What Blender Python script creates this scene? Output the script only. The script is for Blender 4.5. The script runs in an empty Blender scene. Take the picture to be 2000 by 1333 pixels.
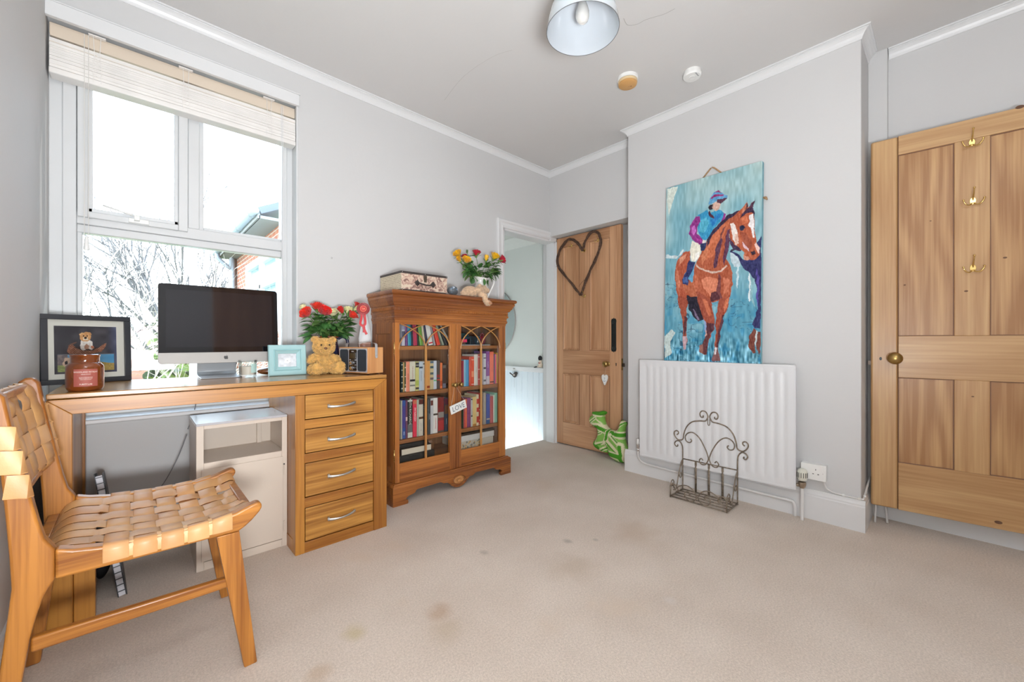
import bpy, bmesh, math, random
import numpy as np
from mathutils import Vector, Matrix, noise as mnoise

random.seed(7)
SC = bpy.context.scene
COL = SC.collection
PI = math.pi
R = math.radians

# ------------------------------------------------------------------ camera
CAMZ = 1.0
cam_data = bpy.data.cameras.new('camera')
cam = bpy.data.objects.new('camera', cam_data)
COL.objects.link(cam)
TH = math.atan2(845.0, 789.0)                 # heading of the camera from the window wall's direction
cam.location = (0, 0, CAMZ)
cam.rotation_euler = (R(90), 0, TH - R(90))
cam_data.sensor_width = 36.0
cam_data.lens = 36.0 * 789.0 / 2000.0
cam_data.shift_y = 1.5 / 2000.0
cam_data.clip_start = 0.02
cam_data.clip_end = 300
SC.camera = cam

# ------------------------------------------------------------------ view, world, sun, daylight
SC.view_settings.view_transform = 'Standard'
SC.view_settings.look = 'None'
SC.view_settings.exposure = 0.50
SC.view_settings.gamma = 1.0
SC.view_settings.use_curve_mapping = False

world = bpy.data.worlds.new('world')
SC.world = world
world.use_nodes = True
wn = world.node_tree
wn.nodes.clear()
w_out = wn.nodes.new('ShaderNodeOutputWorld')
w_bg = wn.nodes.new('ShaderNodeBackground')
w_tc = wn.nodes.new('ShaderNodeTexCoord')
w_sep = wn.nodes.new('ShaderNodeSeparateXYZ')
w_ramp = wn.nodes.new('ShaderNodeValToRGB')
w_ramp.color_ramp.elements[0].position = 0.0
w_ramp.color_ramp.elements[0].color = (0.88, 0.95, 1.0, 1)
w_ramp.color_ramp.elements[1].position = 0.7
w_ramp.color_ramp.elements[1].color = (0.55, 0.75, 1.0, 1)
wn.links.new(w_tc.outputs['Generated'], w_sep.inputs[0])
wn.links.new(w_sep.outputs['Z'], w_ramp.inputs[0])
wn.links.new(w_ramp.outputs[0], w_bg.inputs[0])
w_bg.inputs[1].default_value = 6.5
wn.links.new(w_bg.outputs[0], w_out.inputs[0])

def lamp(name, kind, loc, rot, energy, color=(1, 1, 1), **kw):
    d = bpy.data.lights.new(name, kind)
    d.energy = energy
    d.color = color
    for k, v in kw.items():
        setattr(d, k, v)
    o = bpy.data.objects.new(name, d)
    o.location = loc
    o.rotation_euler = rot
    COL.objects.link(o)
    return o

def aim(o, target):
    o.rotation_euler = (Vector(target) - Vector(o.location)).to_track_quat('-Z', 'Y').to_euler()

sun = lamp('sun', 'SUN', (6, 4, 6), (0, 0, 0), 3.0, (1.0, 0.95, 0.86), angle=R(0.6))
sun.rotation_euler = Vector((-1.0, -0.32, -0.62)).to_track_quat('-Z', 'Y').to_euler()
# added soft area fill high behind the camera, to even out the room
rear_fill = lamp('rear_fill_light', 'AREA', (0.25, -0.75, 2.58), (R(20), 0, 0), 6.0, (0.95, 0.975, 1.0), shape='RECTANGLE', size=0.9, size_y=0.5)
# upward fill behind the camera, added to brighten the dark ceiling
bounce = lamp('bounce_fill', 'AREA', (0.05, -0.35, 0.8), (R(180 - 32), 0, R(-10)), 48.0, (0.93, 0.965, 1.0), shape='RECTANGLE', size=0.5, size_y=0.4)
# the photographer's small soft flash beside the camera
flash = lamp('camera_flash', 'AREA', (-0.02, -0.25, 0.80), (0, 0, 0), 10.5, (0.96, 0.98, 1.0), shape='DISK', size=0.22)
aim(flash, (1.0, 2.4, 1.5))
# second added fill at the same spot, turned towards the landing doorway
landing_fill = lamp('rear_fill_light', 'AREA', (0.25, -0.75, 2.58), (R(20), 0, 0), 6.0, (0.95, 0.975, 1.0), shape='RECTANGLE', size=0.9, size_y=0.5)
aim(landing_fill, (3.0, 2.7, 1.6))

SC.cycles.max_bounces = 8
SC.cycles.diffuse_bounces = 5
SC.cycles.glossy_bounces = 4
SC.cycles.transmission_bounces = 8
SC.cycles.transparent_max_bounces = 16
SC.cycles.caustics_reflective = False
SC.cycles.caustics_refractive = False
SC.cycles.sample_clamp_indirect = 6.0
SC.cycles.use_denoising = True

# ------------------------------------------------------------------ helpers
_fw = Vector((math.cos(TH), math.sin(TH)))
_rt = Vector((math.sin(TH), -math.cos(TH)))

def _ray(px, py):
    u = (px - 1000.0) / 789.0
    return Vector((_fw.x + u * _rt.x, _fw.y + u * _rt.y, (668.0 - py) / 789.0))

def at(px, py, X=None, Y=None, Z=None):
    """the point of the plane X=, Y= or Z= that was measured at this place of the photograph"""
    r = _ray(px, py)
    t = X / r.x if X is not None else (Y / r.y if Y is not None else (Z - CAMZ) / r.z)
    return Vector((r.x * t, r.y * t, CAMZ + r.z * t))

def lin(c):
    """sRGB 0..255 -> linear"""
    out = []
    for v in c:
        v = v / 255.0
        out.append(v / 12.92 if v <= 0.04045 else ((v + 0.055) / 1.055) ** 2.4)
    return tuple(out)

def thing(name, label, cat, loc=(0, 0, 0), rotz=0.0, group=None):
    o = bpy.data.objects.new(name, None)
    o.empty_display_size = 0.05
    COL.objects.link(o)
    o.location = loc
    o.rotation_euler = (0, 0, rotz)
    tag(o, label, cat, group)
    return o

def tag(o, label=None, cat=None, group=None, kind=None):
    if label: o['label'] = label
    if cat: o['category'] = cat
    if group: o['group'] = group
    if kind: o['kind'] = kind
    return o

def obj(name, bm, mat, parent=None, smooth=False, bevel=0.0, local=False, recalc=True, seg=2, angle=40, merge=False):
    """link a bmesh as ONE mesh object. Vertices are in world coordinates unless local=True (then in the parent's)."""
    if merge:
        bmesh.ops.remove_doubles(bm, verts=bm.verts, dist=1e-5)
    if recalc:
        bmesh.ops.recalc_face_normals(bm, faces=bm.faces)
    me = bpy.data.meshes.new(name)
    bm.to_mesh(me)
    bm.free()
    o = bpy.data.objects.new(name, me)
    COL.objects.link(o)
    mats = mat if isinstance(mat, (list, tuple)) else [mat]
    for m in mats:
        me.materials.append(m)
    if smooth:
        for p in me.polygons:
            p.use_smooth = True
        if smooth == 'auto':
            me.set_sharp_from_angle(angle=R(angle))
    if bevel > 0:
        md = o.modifiers.new('bevel', 'BEVEL')
        md.width = bevel
        md.segments = seg
        md.limit_method = 'ANGLE'
        md.angle_limit = R(35)
        md.harden_normals = False
        for p in me.polygons:
            p.use_smooth = True
        me.set_sharp_from_angle(angle=R(30))
    if parent is not None:
        o.parent = parent
        if not local:
            root = parent
            while root.parent is not None:
                root = root.parent
            if parent.type == 'EMPTY' or parent.parent is None:
                o.location = -Vector(parent.location)
            # children of parts that already sit at -root.location need no offset of their own
            if parent.parent is not None:
                o.location = (0, 0, 0)
    return o

def struct(name, bm, mat, parent=None, **kw):
    o = obj(name, bm, mat, parent, **kw)
    if parent is None:
        o['kind'] = 'structure'
    return o

def B():
    return bmesh.new()

def box(bm, x0, x1, y0, y1, z0, z1, mi=0, M=None):
    vs = [bm.verts.new((x, y, z)) for z in (z0, z1) for y in (y0, y1) for x in (x0, x1)]
    if M is not None:
        for v in vs: v.co = M @ v.co
    for f in ((0, 2, 3, 1), (4, 5, 7, 6), (0, 1, 5, 4), (2, 6, 7, 3), (0, 4, 6, 2), (1, 3, 7, 5)):
        fc = bm.faces.new([vs[i] for i in f])
        fc.material_index = mi
    return vs

def cbox(bm, c, s, M=None, mi=0):
    return box(bm, c[0] - s[0] / 2, c[0] + s[0] / 2, c[1] - s[1] / 2, c[1] + s[1] / 2, c[2] - s[2] / 2, c[2] + s[2] / 2, mi, M)

def prism(bm, pts, a0, a1, axis='Y', mi=0, M=None):
    """extrude a polygon. axis Y: pts are (x,z); axis X: (y,z); axis Z: (x,y)"""
    def P(p, a):
        v = {'Y': (p[0], a, p[1]), 'X': (a, p[0], p[1]), 'Z': (p[0], p[1], a)}[axis]
        v = Vector(v)
        return M @ v if M is not None else v
    A = [bm.verts.new(P(p, a0)) for p in pts]
    Bv = [bm.verts.new(P(p, a1)) for p in pts]
    n = len(pts)
    fs = [bm.faces.new(A), bm.faces.new(list(reversed(Bv)))]
    for i in range(n):
        fs.append(bm.faces.new((A[i], Bv[i], Bv[(i + 1) % n], A[(i + 1) % n])))
    for f in fs: f.material_index = mi
    return fs

def tube(bm, pts, r, seg=8, closed=False, mi=0, flat=None, cap=True):
    """sweep a circle (or an ellipse flat=(a,b)) along points; r may be a list"""
    pts = [Vector(p) for p in pts]
    n = len(pts)
    rs = r if isinstance(r, (list, tuple)) else [r] * n
    rings = []
    up = None
    for i, p in enumerate(pts):
        if closed:
            d = pts[(i + 1) % n] - pts[i - 1]
        else:
            d = pts[min(i + 1, n - 1)] - pts[max(i - 1, 0)]
        if d.length < 1e-9: d = Vector((0, 0, 1))
        d.normalize()
        if up is None:
            up = Vector((0, 0, 1)) if abs(d.z) < 0.9 else Vector((1, 0, 0))
        s = d.cross(up)
        if s.length < 1e-6:
            s = d.orthogonal()
        s.normalize()
        up = s.cross(d).normalized()
        a, b = (rs[i], rs[i]) if flat is None else (rs[i] * flat[0], rs[i] * flat[1])
        rings.append([bm.verts.new(p + s * (a * math.cos(2 * PI * k / seg)) + up * (b * math.sin(2 * PI * k / seg))) for k in range(seg)])
    m = n if closed else n - 1
    for i in range(m):
        A, Bq = rings[i], rings[(i + 1) % n]
        for k in range(seg):
            f = bm.faces.new((A[k], A[(k + 1) % seg], Bq[(k + 1) % seg], Bq[k]))
            f.material_index = mi
    if not closed and cap:
        for ring in (rings[0], rings[-1]):
            f = bm.faces.new(ring)
            f.material_index = mi

def lathe(bm, prof, c=(0, 0, 0), seg=32, mi=0, M=None, cap=False):
    """prof: list of (r,z)"""
    rings = []
    for r, z in prof:
        if r < 1e-6:
            v = Vector((c[0], c[1], c[2] + z))
            rings.append([bm.verts.new(M @ v if M is not None else v)])
        else:
            row = []
            for k in range(seg):
                a = 2 * PI * k / seg
                v = Vector((c[0] + r * math.cos(a), c[1] + r * math.sin(a), c[2] + z))
                row.append(bm.verts.new(M @ v if M is not None else v))
            rings.append(row)
    for A, Bq in zip(rings, rings[1:]):
        if len(A) == 1 and len(Bq) == 1: continue
        for k in range(seg):
            k2 = (k + 1) % seg
            if len(A) == 1: f = bm.faces.new((A[0], Bq[k], Bq[k2]))
            elif len(Bq) == 1: f = bm.faces.new((A[k], Bq[0], A[k2]))
            else: f = bm.faces.new((A[k], Bq[k], Bq[k2], A[k2]))
            f.material_index = mi

def ball(bm, c, r, seg=20, rings=12, M=None, mi=0):
    """ellipsoid, r a number or (rx,ry,rz)"""
    if not isinstance(r, (tuple, list)): r = (r, r, r)
    prev = None
    rows = []
    for i in range(rings + 1):
        t = PI * i / rings
        z = math.cos(t); q = math.sin(t)
        if i in (0, rings):
            v = Vector((0, 0, z * r[2]))
            v = (M @ v if M is not None else v) + Vector(c)
            rows.append([bm.verts.new(v)])
        else:
            row = []
            for k in range(seg):
                a = 2 * PI * k / seg
                v = Vector((q * math.cos(a) * r[0], q * math.sin(a) * r[1], z * r[2]))
                v = (M @ v if M is not None else v) + Vector(c)
                row.append(bm.verts.new(v))
            rows.append(row)
    for A, Bq in zip(rows, rows[1:]):
        for k in range(seg):
            k2 = (k + 1) % seg
            if len(A) == 1: f = bm.faces.new((A[0], Bq[k], Bq[k2]))
            elif len(Bq) == 1: f = bm.faces.new((A[k], Bq[0], A[k2]))
            else: f = bm.faces.new((A[k], Bq[k], Bq[k2], A[k2]))
            f.material_index = mi

def smooth_path(pts, n=6, closed=False):
    """Catmull-Rom"""
    P = [Vector(p) for p in pts]
    out = []
    m = len(P)
    rng = range(m if closed else m - 1)
    for i in rng:
        p0 = P[(i - 1) % m] if closed or i > 0 else P[0]
        p1 = P[i]
        p2 = P[(i + 1) % m]
        p3 = P[(i + 2) % m] if closed or i + 2 < m else P[-1]
        for k in range(n):
            t = k / n
            out.append(0.5 * ((2 * p1) + (-p0 + p2) * t + (2 * p0 - 5 * p1 + 4 * p2 - p3) * t * t + (-p0 + 3 * p1 - 3 * p2 + p3) * t ** 3))
    if not closed:
        out.append(P[-1])
    return out

def text_bm(s, size, M, depth=0.0004, font_scale=(1, 1), align='CENTER', mi=0, bm=None):
    """letters as real, slightly raised geometry"""
    cu = bpy.data.curves.new('t', 'FONT')
    cu.body = s
    cu.size = size
    cu.align_x = align
    cu.align_y = 'CENTER'
    cu.extrude = depth
    cu.resolution_u = 2
    tmp = bpy.data.objects.new('t', cu)
    COL.objects.link(tmp)
    dg = bpy.context.evaluated_depsgraph_get()
    me = bpy.data.meshes.new_from_object(tmp.evaluated_get(dg))
    bm = bm or B()
    start = len(bm.verts)
    b2 = B(); b2.from_mesh(me)
    S = Matrix.Diagonal((font_scale[0], font_scale[1], 1, 1))
    mp = {}
    for v in b2.verts:
        mp[v] = bm.verts.new(M @ (S @ v.co))
    for f in b2.faces:
        try:
            nf = bm.faces.new([mp[v] for v in f.verts])
            nf.material_index = mi
        except ValueError:
            pass
    b2.free()
    bpy.data.objects.remove(tmp)
    bpy.data.curves.remove(cu)
    bpy.data.meshes.remove(me)
    return bm

def frame_M(origin, ex, ey):
    """matrix whose local x,y go along ex,ey from origin"""
    ex = Vector(ex).normalized(); ey = Vector(ey).normalized()
    ez = ex.cross(ey).normalized()
    m = Matrix((ex, ey, ez)).transposed().to_4x4()
    m.translation = Vector(origin)
    return m

def copy_tree(o, parent=None):
    c = o.copy()
    COL.objects.link(c)
    if parent is not None: c.parent = parent
    for ch in o.children:
        copy_tree(ch, c)
    return c

# ------------------------------------------------------------------ materials
_MC = {}
def _new(name):
    m = bpy.data.materials.new(name)
    m.use_nodes = True
    return m, m.node_tree, m.node_tree.nodes['Principled BSDF']

def plain(name, c, rough=0.5, metal=0.0, spec=0.5, bump=0.0, bscale=60.0, coat=0.0, vary=0.0, vscale=4.0, sheen=0.0, ior=1.45):
    if name in _MC: return _MC[name]
    m, nt, p = _new(name)
    p.inputs['Base Color'].default_value = (*c, 1)
    p.inputs['Roughness'].default_value = rough
    p.inputs['Metallic'].default_value = metal
    p.inputs['Specular IOR Level'].default_value = spec
    p.inputs['Coat Weight'].default_value = coat
    p.inputs['Coat Roughness'].default_value = 0.1
    p.inputs['Sheen Weight'].default_value = sheen
    tc = nt.nodes.new('ShaderNodeTexCoord')
    n = nt.nodes.new('ShaderNodeTexNoise')
    n.inputs['Scale'].default_value = bscale if bump else vscale
    n.inputs['Detail'].default_value = 4
    nt.links.new(tc.outputs['Object'], n.inputs['Vector'])
    if bump:
        b = nt.nodes.new('ShaderNodeBump')
        b.inputs['Strength'].default_value = bump
        b.inputs['Distance'].default_value = 0.002
        nt.links.new(n.outputs['Fac'], b.inputs['Height'])
        nt.links.new(b.outputs[0], p.inputs['Normal'])
    v = vary if vary else 0.02
    n2 = nt.nodes.new('ShaderNodeTexNoise')
    n2.inputs['Scale'].default_value = vscale
    n2.inputs['Detail'].default_value = 3
    nt.links.new(tc.outputs['Object'], n2.inputs['Vector'])
    rp = nt.nodes.new('ShaderNodeValToRGB')
    rp.color_ramp.elements[0].position = 0.3
    rp.color_ramp.elements[1].position = 0.7
    rp.color_ramp.elements[0].color = tuple(x * (1 - v) for x in c) + (1,)
    rp.color_ramp.elements[1].color = tuple(min(1, x * (1 + v)) for x in c) + (1,)
    nt.links.new(n2.outputs['Fac'], rp.inputs[0])
    nt.links.new(rp.outputs[0], p.inputs['Base Color'])
    _MC[name] = m
    return m

def wood(name, light, dark, axis='X', scale=1.0, rough=0.42, rings=5.0, knots=False, gap=0.0, coat=0.15, offset=(0, 0, 0), contrast=1.0, boards=None):
    """procedural timber whose grain runs along axis"""
    if name in _MC: return _MC[name]
    m, nt, p = _new(name)
    L = nt.links
    tc = nt.nodes.new('ShaderNodeTexCoord')
    mp = nt.nodes.new('ShaderNodeMapping')
    mp.inputs['Location'].default_value = offset
    k = {'X': (0.12, 1, 1), 'Y': (1, 0.12, 1), 'Z': (1, 1, 0.12)}[axis]
    mp.inputs['Scale'].default_value = tuple(s * scale for s in k)
    L.new(tc.outputs['Object'], mp.inputs['Vector'])
    # broad cathedral figure
    n1 = nt.nodes.new('ShaderNodeTexNoise')
    n1.inputs['Scale'].default_value = 3.2
    n1.inputs['Detail'].default_value = 2.0
    n1.inputs['Roughness'].default_value = 0.45
    n1.inputs['Distortion'].default_value = 0.35
    L.new(mp.outputs[0], n1.inputs['Vector'])
    mu = nt.nodes.new('ShaderNodeMath'); mu.operation = 'MULTIPLY'
    mu.inputs[1].default_value = rings * 6.28
    L.new(n1.outputs['Fac'], mu.inputs[0])
    si = nt.nodes.new('ShaderNodeMath'); si.operation = 'SINE'
    L.new(mu.outputs[0], si.inputs[0])
    # fine fibres
    mp2 = nt.nodes.new('ShaderNodeMapping')
    k2 = {'X': (2.5, 90, 90), 'Y': (90, 2.5, 90), 'Z': (90, 90, 2.5)}[axis]
    mp2.inputs['Scale'].default_value = tuple(s * scale for s in k2)
    L.new(tc.outputs['Object'], mp2.inputs['Vector'])
    n2 = nt.nodes.new('ShaderNodeTexNoise')
    n2.inputs['Scale'].default_value = 1.0
    n2.inputs['Detail'].default_value = 3.0
    L.new(mp2.outputs[0], n2.inputs['Vector'])
    # mix: 0.5 + a*sine + b*(fibre-0.5) + c*(broad-0.5)
    a1 = nt.nodes.new('ShaderNodeMath'); a1.operation = 'MULTIPLY_ADD'
    a1.inputs[1].default_value = 0.20 * contrast; a1.inputs[2].default_value = 0.5
    L.new(si.outputs[0], a1.inputs[0])
    s2 = nt.nodes.new('ShaderNodeMath'); s2.operation = 'SUBTRACT'; s2.inputs[1].default_value = 0.5
    L.new(n2.outputs['Fac'], s2.inputs[0])
    a2 = nt.nodes.new('ShaderNodeMath'); a2.operation = 'MULTIPLY_ADD'
    a2.inputs[1].default_value = 1.5 * contrast
    L.new(s2.outputs[0], a2.inputs[0]); L.new(a1.outputs[0], a2.inputs[2])
    n3 = nt.nodes.new('ShaderNodeTexNoise')
    n3.inputs['Scale'].default_value = 1.6
    n3.inputs['Detail'].default_value = 1.0
    L.new(mp.outputs[0], n3.inputs['Vector'])
    s3 = nt.nodes.new('ShaderNodeMath'); s3.operation = 'SUBTRACT'; s3.inputs[1].default_value = 0.5
    L.new(n3.outputs['Fac'], s3.inputs[0])
    a3 = nt.nodes.new('ShaderNodeMath'); a3.operation = 'MULTIPLY_ADD'
    a3.inputs[1].default_value = 0.9
    L.new(s3.outputs[0], a3.inputs[0]); L.new(a2.outputs[0], a3.inputs[2])
    rp = nt.nodes.new('ShaderNodeValToRGB')
    rp.color_ramp.elements[0].position = 0.12
    rp.color_ramp.elements[1].position = 0.85
    rp.color_ramp.elements[0].color = (*dark, 1)
    rp.color_ramp.elements[1].color = (*light, 1)
    L.new(a3.outputs[0], rp.inputs[0])
    out = rp.outputs[0]
    if boards:
        # staves of slightly different tone: boards = (axis index, width, amount)
        sp = nt.nodes.new('ShaderNodeSeparateXYZ')
        L.new(tc.outputs['Object'], sp.inputs[0])
        dv = nt.nodes.new('ShaderNodeMath'); dv.operation = 'DIVIDE'; dv.inputs[1].default_value = boards[1]
        L.new(sp.outputs[boards[0]], dv.inputs[0])
        fl = nt.nodes.new('ShaderNodeMath'); fl.operation = 'FLOOR'
        L.new(dv.outputs[0], fl.inputs[0])
        wn_ = nt.nodes.new('ShaderNodeTexWhiteNoise'); wn_.noise_dimensions = '1D'
        L.new(fl.outputs[0], wn_.inputs['W'])
        mr = nt.nodes.new('ShaderNodeMapRange')
        mr.inputs['To Min'].default_value = 1 - boards[2]; mr.inputs['To Max'].default_value = 1 + boards[2] * 0.6
        L.new(wn_.outputs['Value'], mr.inputs['Value'])
        hv = nt.nodes.new('ShaderNodeHueSaturation')
        L.new(out, hv.inputs['Color']); L.new(mr.outputs[0], hv.inputs['Value'])
        out = hv.outputs[0]
    if knots:
        mk = nt.nodes.new('ShaderNodeMapping')
        kk = {'X': (0.55, 1, 1), 'Y': (1, 0.55, 1), 'Z': (1, 1, 0.55)}[axis]
        mk.inputs['Scale'].default_value = kk
        mk.inputs['Location'].default_value = (3.3 + offset[0], 1.7, 0.4)
        L.new(tc.outputs['Object'], mk.inputs['Vector'])
        vo = nt.nodes.new('ShaderNodeTexVoronoi')
        vo.inputs['Scale'].default_value = 4.2 if knots is True else knots
        L.new(mk.outputs[0], vo.inputs['Vector'])
        kr = nt.nodes.new('ShaderNodeValToRGB')
        kr.color_ramp.elements[0].position = 0.035
        kr.color_ramp.elements[1].position = 0.075
        kr.color_ramp.elements[0].color = (1, 1, 1, 1)
        kr.color_ramp.elements[1].color = (0, 0, 0, 1)
        L.new(vo.outputs['Distance'], kr.inputs[0])
        mx = nt.nodes.new('ShaderNodeMix'); mx.data_type = 'RGBA'
        mx.inputs[7].default_value = (dark[0] * 0.38, dark[1] * 0.30, dark[2] * 0.28, 1)
        L.new(kr.outputs[0], mx.inputs[0]); L.new(out, mx.inputs[6])
        out = mx.outputs[2]
    L.new(out, p.inputs['Base Color'])
    p.inputs['Roughness'].default_value = rough
    p.inputs['Coat Weight'].default_value = coat
    p.inputs['Coat Roughness'].default_value = 0.22
    bp = nt.nodes.new('ShaderNodeBump')
    bp.inputs['Strength'].default_value = 0.12
    bp.inputs['Distance'].default_value = 0.001
    L.new(n2.outputs['Fac'], bp.inputs['Height'])
    L.new(bp.outputs[0], p.inputs['Normal'])
    _MC[name] = m
    return m

def glass_mat(name, tint=(1, 1, 1), refl=1.0, rough=0.0):
    """thin clear pane: transparent with a mirror coat that grows at grazing angles"""
    if name in _MC: return _MC[name]
    m, nt, p = _new(name)
    nt.nodes.remove(p)
    out = nt.nodes['Material Output']
    t = nt.nodes.new('ShaderNodeBsdfTransparent'); t.inputs[0].default_value = (*tint, 1)
    g = nt.nodes.new('ShaderNodeBsdfGlossy'); g.inputs['Roughness'].default_value = rough
    fr = nt.nodes.new('ShaderNodeFresnel'); fr.inputs[0].default_value = 1.45
    mu = nt.nodes.new('ShaderNodeMath'); mu.operation = 'MULTIPLY'; mu.inputs[1].default_value = refl
    mx = nt.nodes.new('ShaderNodeMixShader')
    nt.links.new(fr.outputs[0], mu.inputs[0]); nt.links.new(mu.outputs[0], mx.inputs[0])
    nt.links.new(t.outputs[0], mx.inputs[1]); nt.links.new(g.outputs[0], mx.inputs[2])
    nt.links.new(mx.outputs[0], out.inputs[0])
    _MC[name] = m
    return m

def vcol_mat(name, rough=0.6, bump=0.0, spec=0.3):
    if name in _MC: return _MC[name]
    m, nt, p = _new(name)
    a = nt.nodes.new('ShaderNodeVertexColor'); a.layer_name = 'Col'
    nt.links.new(a.outputs[0], p.inputs['Base Color'])
    p.inputs['Roughness'].default_value = rough
    p.inputs['Specular IOR Level'].default_value = spec
    if bump:
        tc = nt.nodes.new('ShaderNodeTexCoord')
        n = nt.nodes.new('ShaderNodeTexNoise'); n.inputs['Scale'].default_value = 140
        nt.links.new(tc.outputs['Object'], n.inputs['Vector'])
        b = nt.nodes.new('ShaderNodeBump'); b.inputs['Strength'].default_value = bump; b.inputs['Distance'].default_value = 0.001
        nt.links.new(n.outputs['Fac'], b.inputs['Height']); nt.links.new(b.outputs[0], p.inputs['Normal'])
    _MC[name] = m
    return m

def _inpoly(U, V, poly):
    ins = np.zeros(U.shape, bool)
    n = len(poly)
    j = n - 1
    for i in range(n):
        xi, yi = poly[i]; xj, yj = poly[j]
        if yi != yj:
            c = ((yi > V) != (yj > V)) & (U < (xj - xi) * (V - yi) / (yj - yi) + xi)
            ins ^= c
        j = i
    return ins

def vnoise(U, V, f, seed=0):
    """smooth value noise on arrays"""
    rs = np.random.RandomState(seed)
    G = rs.rand(128, 128)
    x = U * f; y = V * f
    xi = np.floor(x).astype(int); yi = np.floor(y).astype(int)
    fx = x - xi; fy = y - yi
    fx = fx * fx * (3 - 2 * fx); fy = fy * fy * (3 - 2 * fy)
    g = lambda a, b: G[a % 128, b % 128]
    return (g(xi, yi) * (1 - fx) + g(xi + 1, yi) * fx) * (1 - fy) + (g(xi, yi + 1) * (1 - fx) + g(xi + 1, yi + 1) * fx) * fy

def picture(name, w, h, nu, nv, colour, mat, M, parent):
    """a flat printed or painted picture: a fine grid whose vertices carry the pigment. colour(U,V)->rgb 0..255, V down"""
    us = np.linspace(0, 1, nu); vs = np.linspace(0, 1, nv)
    U, V = np.meshgrid(us, vs)
    rgb = colour(U, V) / 255.0
    rgb = np.clip(rgb, 0, 1)
    rgb = np.where(rgb <= 0.04045, rgb / 12.92, ((rgb + 0.055) / 1.055) ** 2.4)
    co = np.zeros((nv * nu, 3))
    co[:, 0] = (U.ravel() - 0.5) * w
    co[:, 1] = (0.5 - V.ravel()) * h
    idx = np.arange(nu * nv).reshape(nv, nu)
    f = np.stack([idx[:-1, :-1], idx[1:, :-1], idx[1:, 1:], idx[:-1, 1:]], -1).reshape(-1, 4)
    me = bpy.data.meshes.new(name)
    me.from_pydata(co.tolist(), [], f.tolist())
    at_ = me.color_attributes.new('Col', 'FLOAT_COLOR', 'POINT')
    col = np.ones((nu * nv, 4), np.float32)
    col[:, :3] = rgb.reshape(-1, 3)
    at_.data.foreach_set('color', col.ravel())
    me.transform(M)
    me.materials.append(mat)
    o = bpy.data.objects.new(name, me)
    COL.objects.link(o)
    if parent is not None:
        o.parent = parent
        o.location = -Vector(parent.location) if parent.parent is None else (0, 0, 0)
    return o

# ------------------------------------------------------------------ shared materials
M_wall = plain('wall_paint', (0.615, 0.612, 0.61), 0.85, bump=0.25, bscale=45, vary=0.015, vscale=1.3, spec=0.2)
M_ceil = plain('ceiling_paint', (0.65, 0.64, 0.63), 0.9, bump=0.35, bscale=30, vary=0.02, vscale=1.0, spec=0.2)
M_trim = plain('white_gloss', (0.73, 0.735, 0.74), 0.35, vary=0.01)
M_upvc = plain('white_upvc', (0.66, 0.67, 0.675), 0.3, vary=0.02, vscale=3)
M_landwall = plain('landing_paint', (0.74, 0.77, 0.74), 0.8, vary=0.01)
M_landpanel = plain('panel_paint', (0.70, 0.77, 0.82), 0.5, vary=0.01)
M_black = plain('black', (0.012, 0.012, 0.014), 0.4)
M_white = plain('white_plastic', (0.82, 0.82, 0.80), 0.35)
M_grey = plain('grey_line', (0.35, 0.35, 0.36), 0.7)
M_glass = glass_mat('window_glass', (0.97, 0.985, 0.98), 0.8)
M_cabglass = glass_mat('cabinet_glass', (0.96, 0.96, 0.95), 0.45)
M_brass = plain('brass', (0.78, 0.55, 0.20), 0.22, metal=1.0, vary=0.12, vscale=30)
M_agedbrass = plain('aged_brass', (0.42, 0.28, 0.10), 0.3, metal=1.0, vary=0.25, vscale=40)
M_chrome = plain('chrome', (0.75, 0.75, 0.76), 0.15, metal=1.0)
M_steel = plain('brushed_metal', (0.55, 0.54, 0.52), 0.35, metal=1.0, vary=0.1, vscale=30)
M_silver = plain('silver_alu', (0.62, 0.60, 0.58), 0.38, metal=0.85, vary=0.02)

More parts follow.
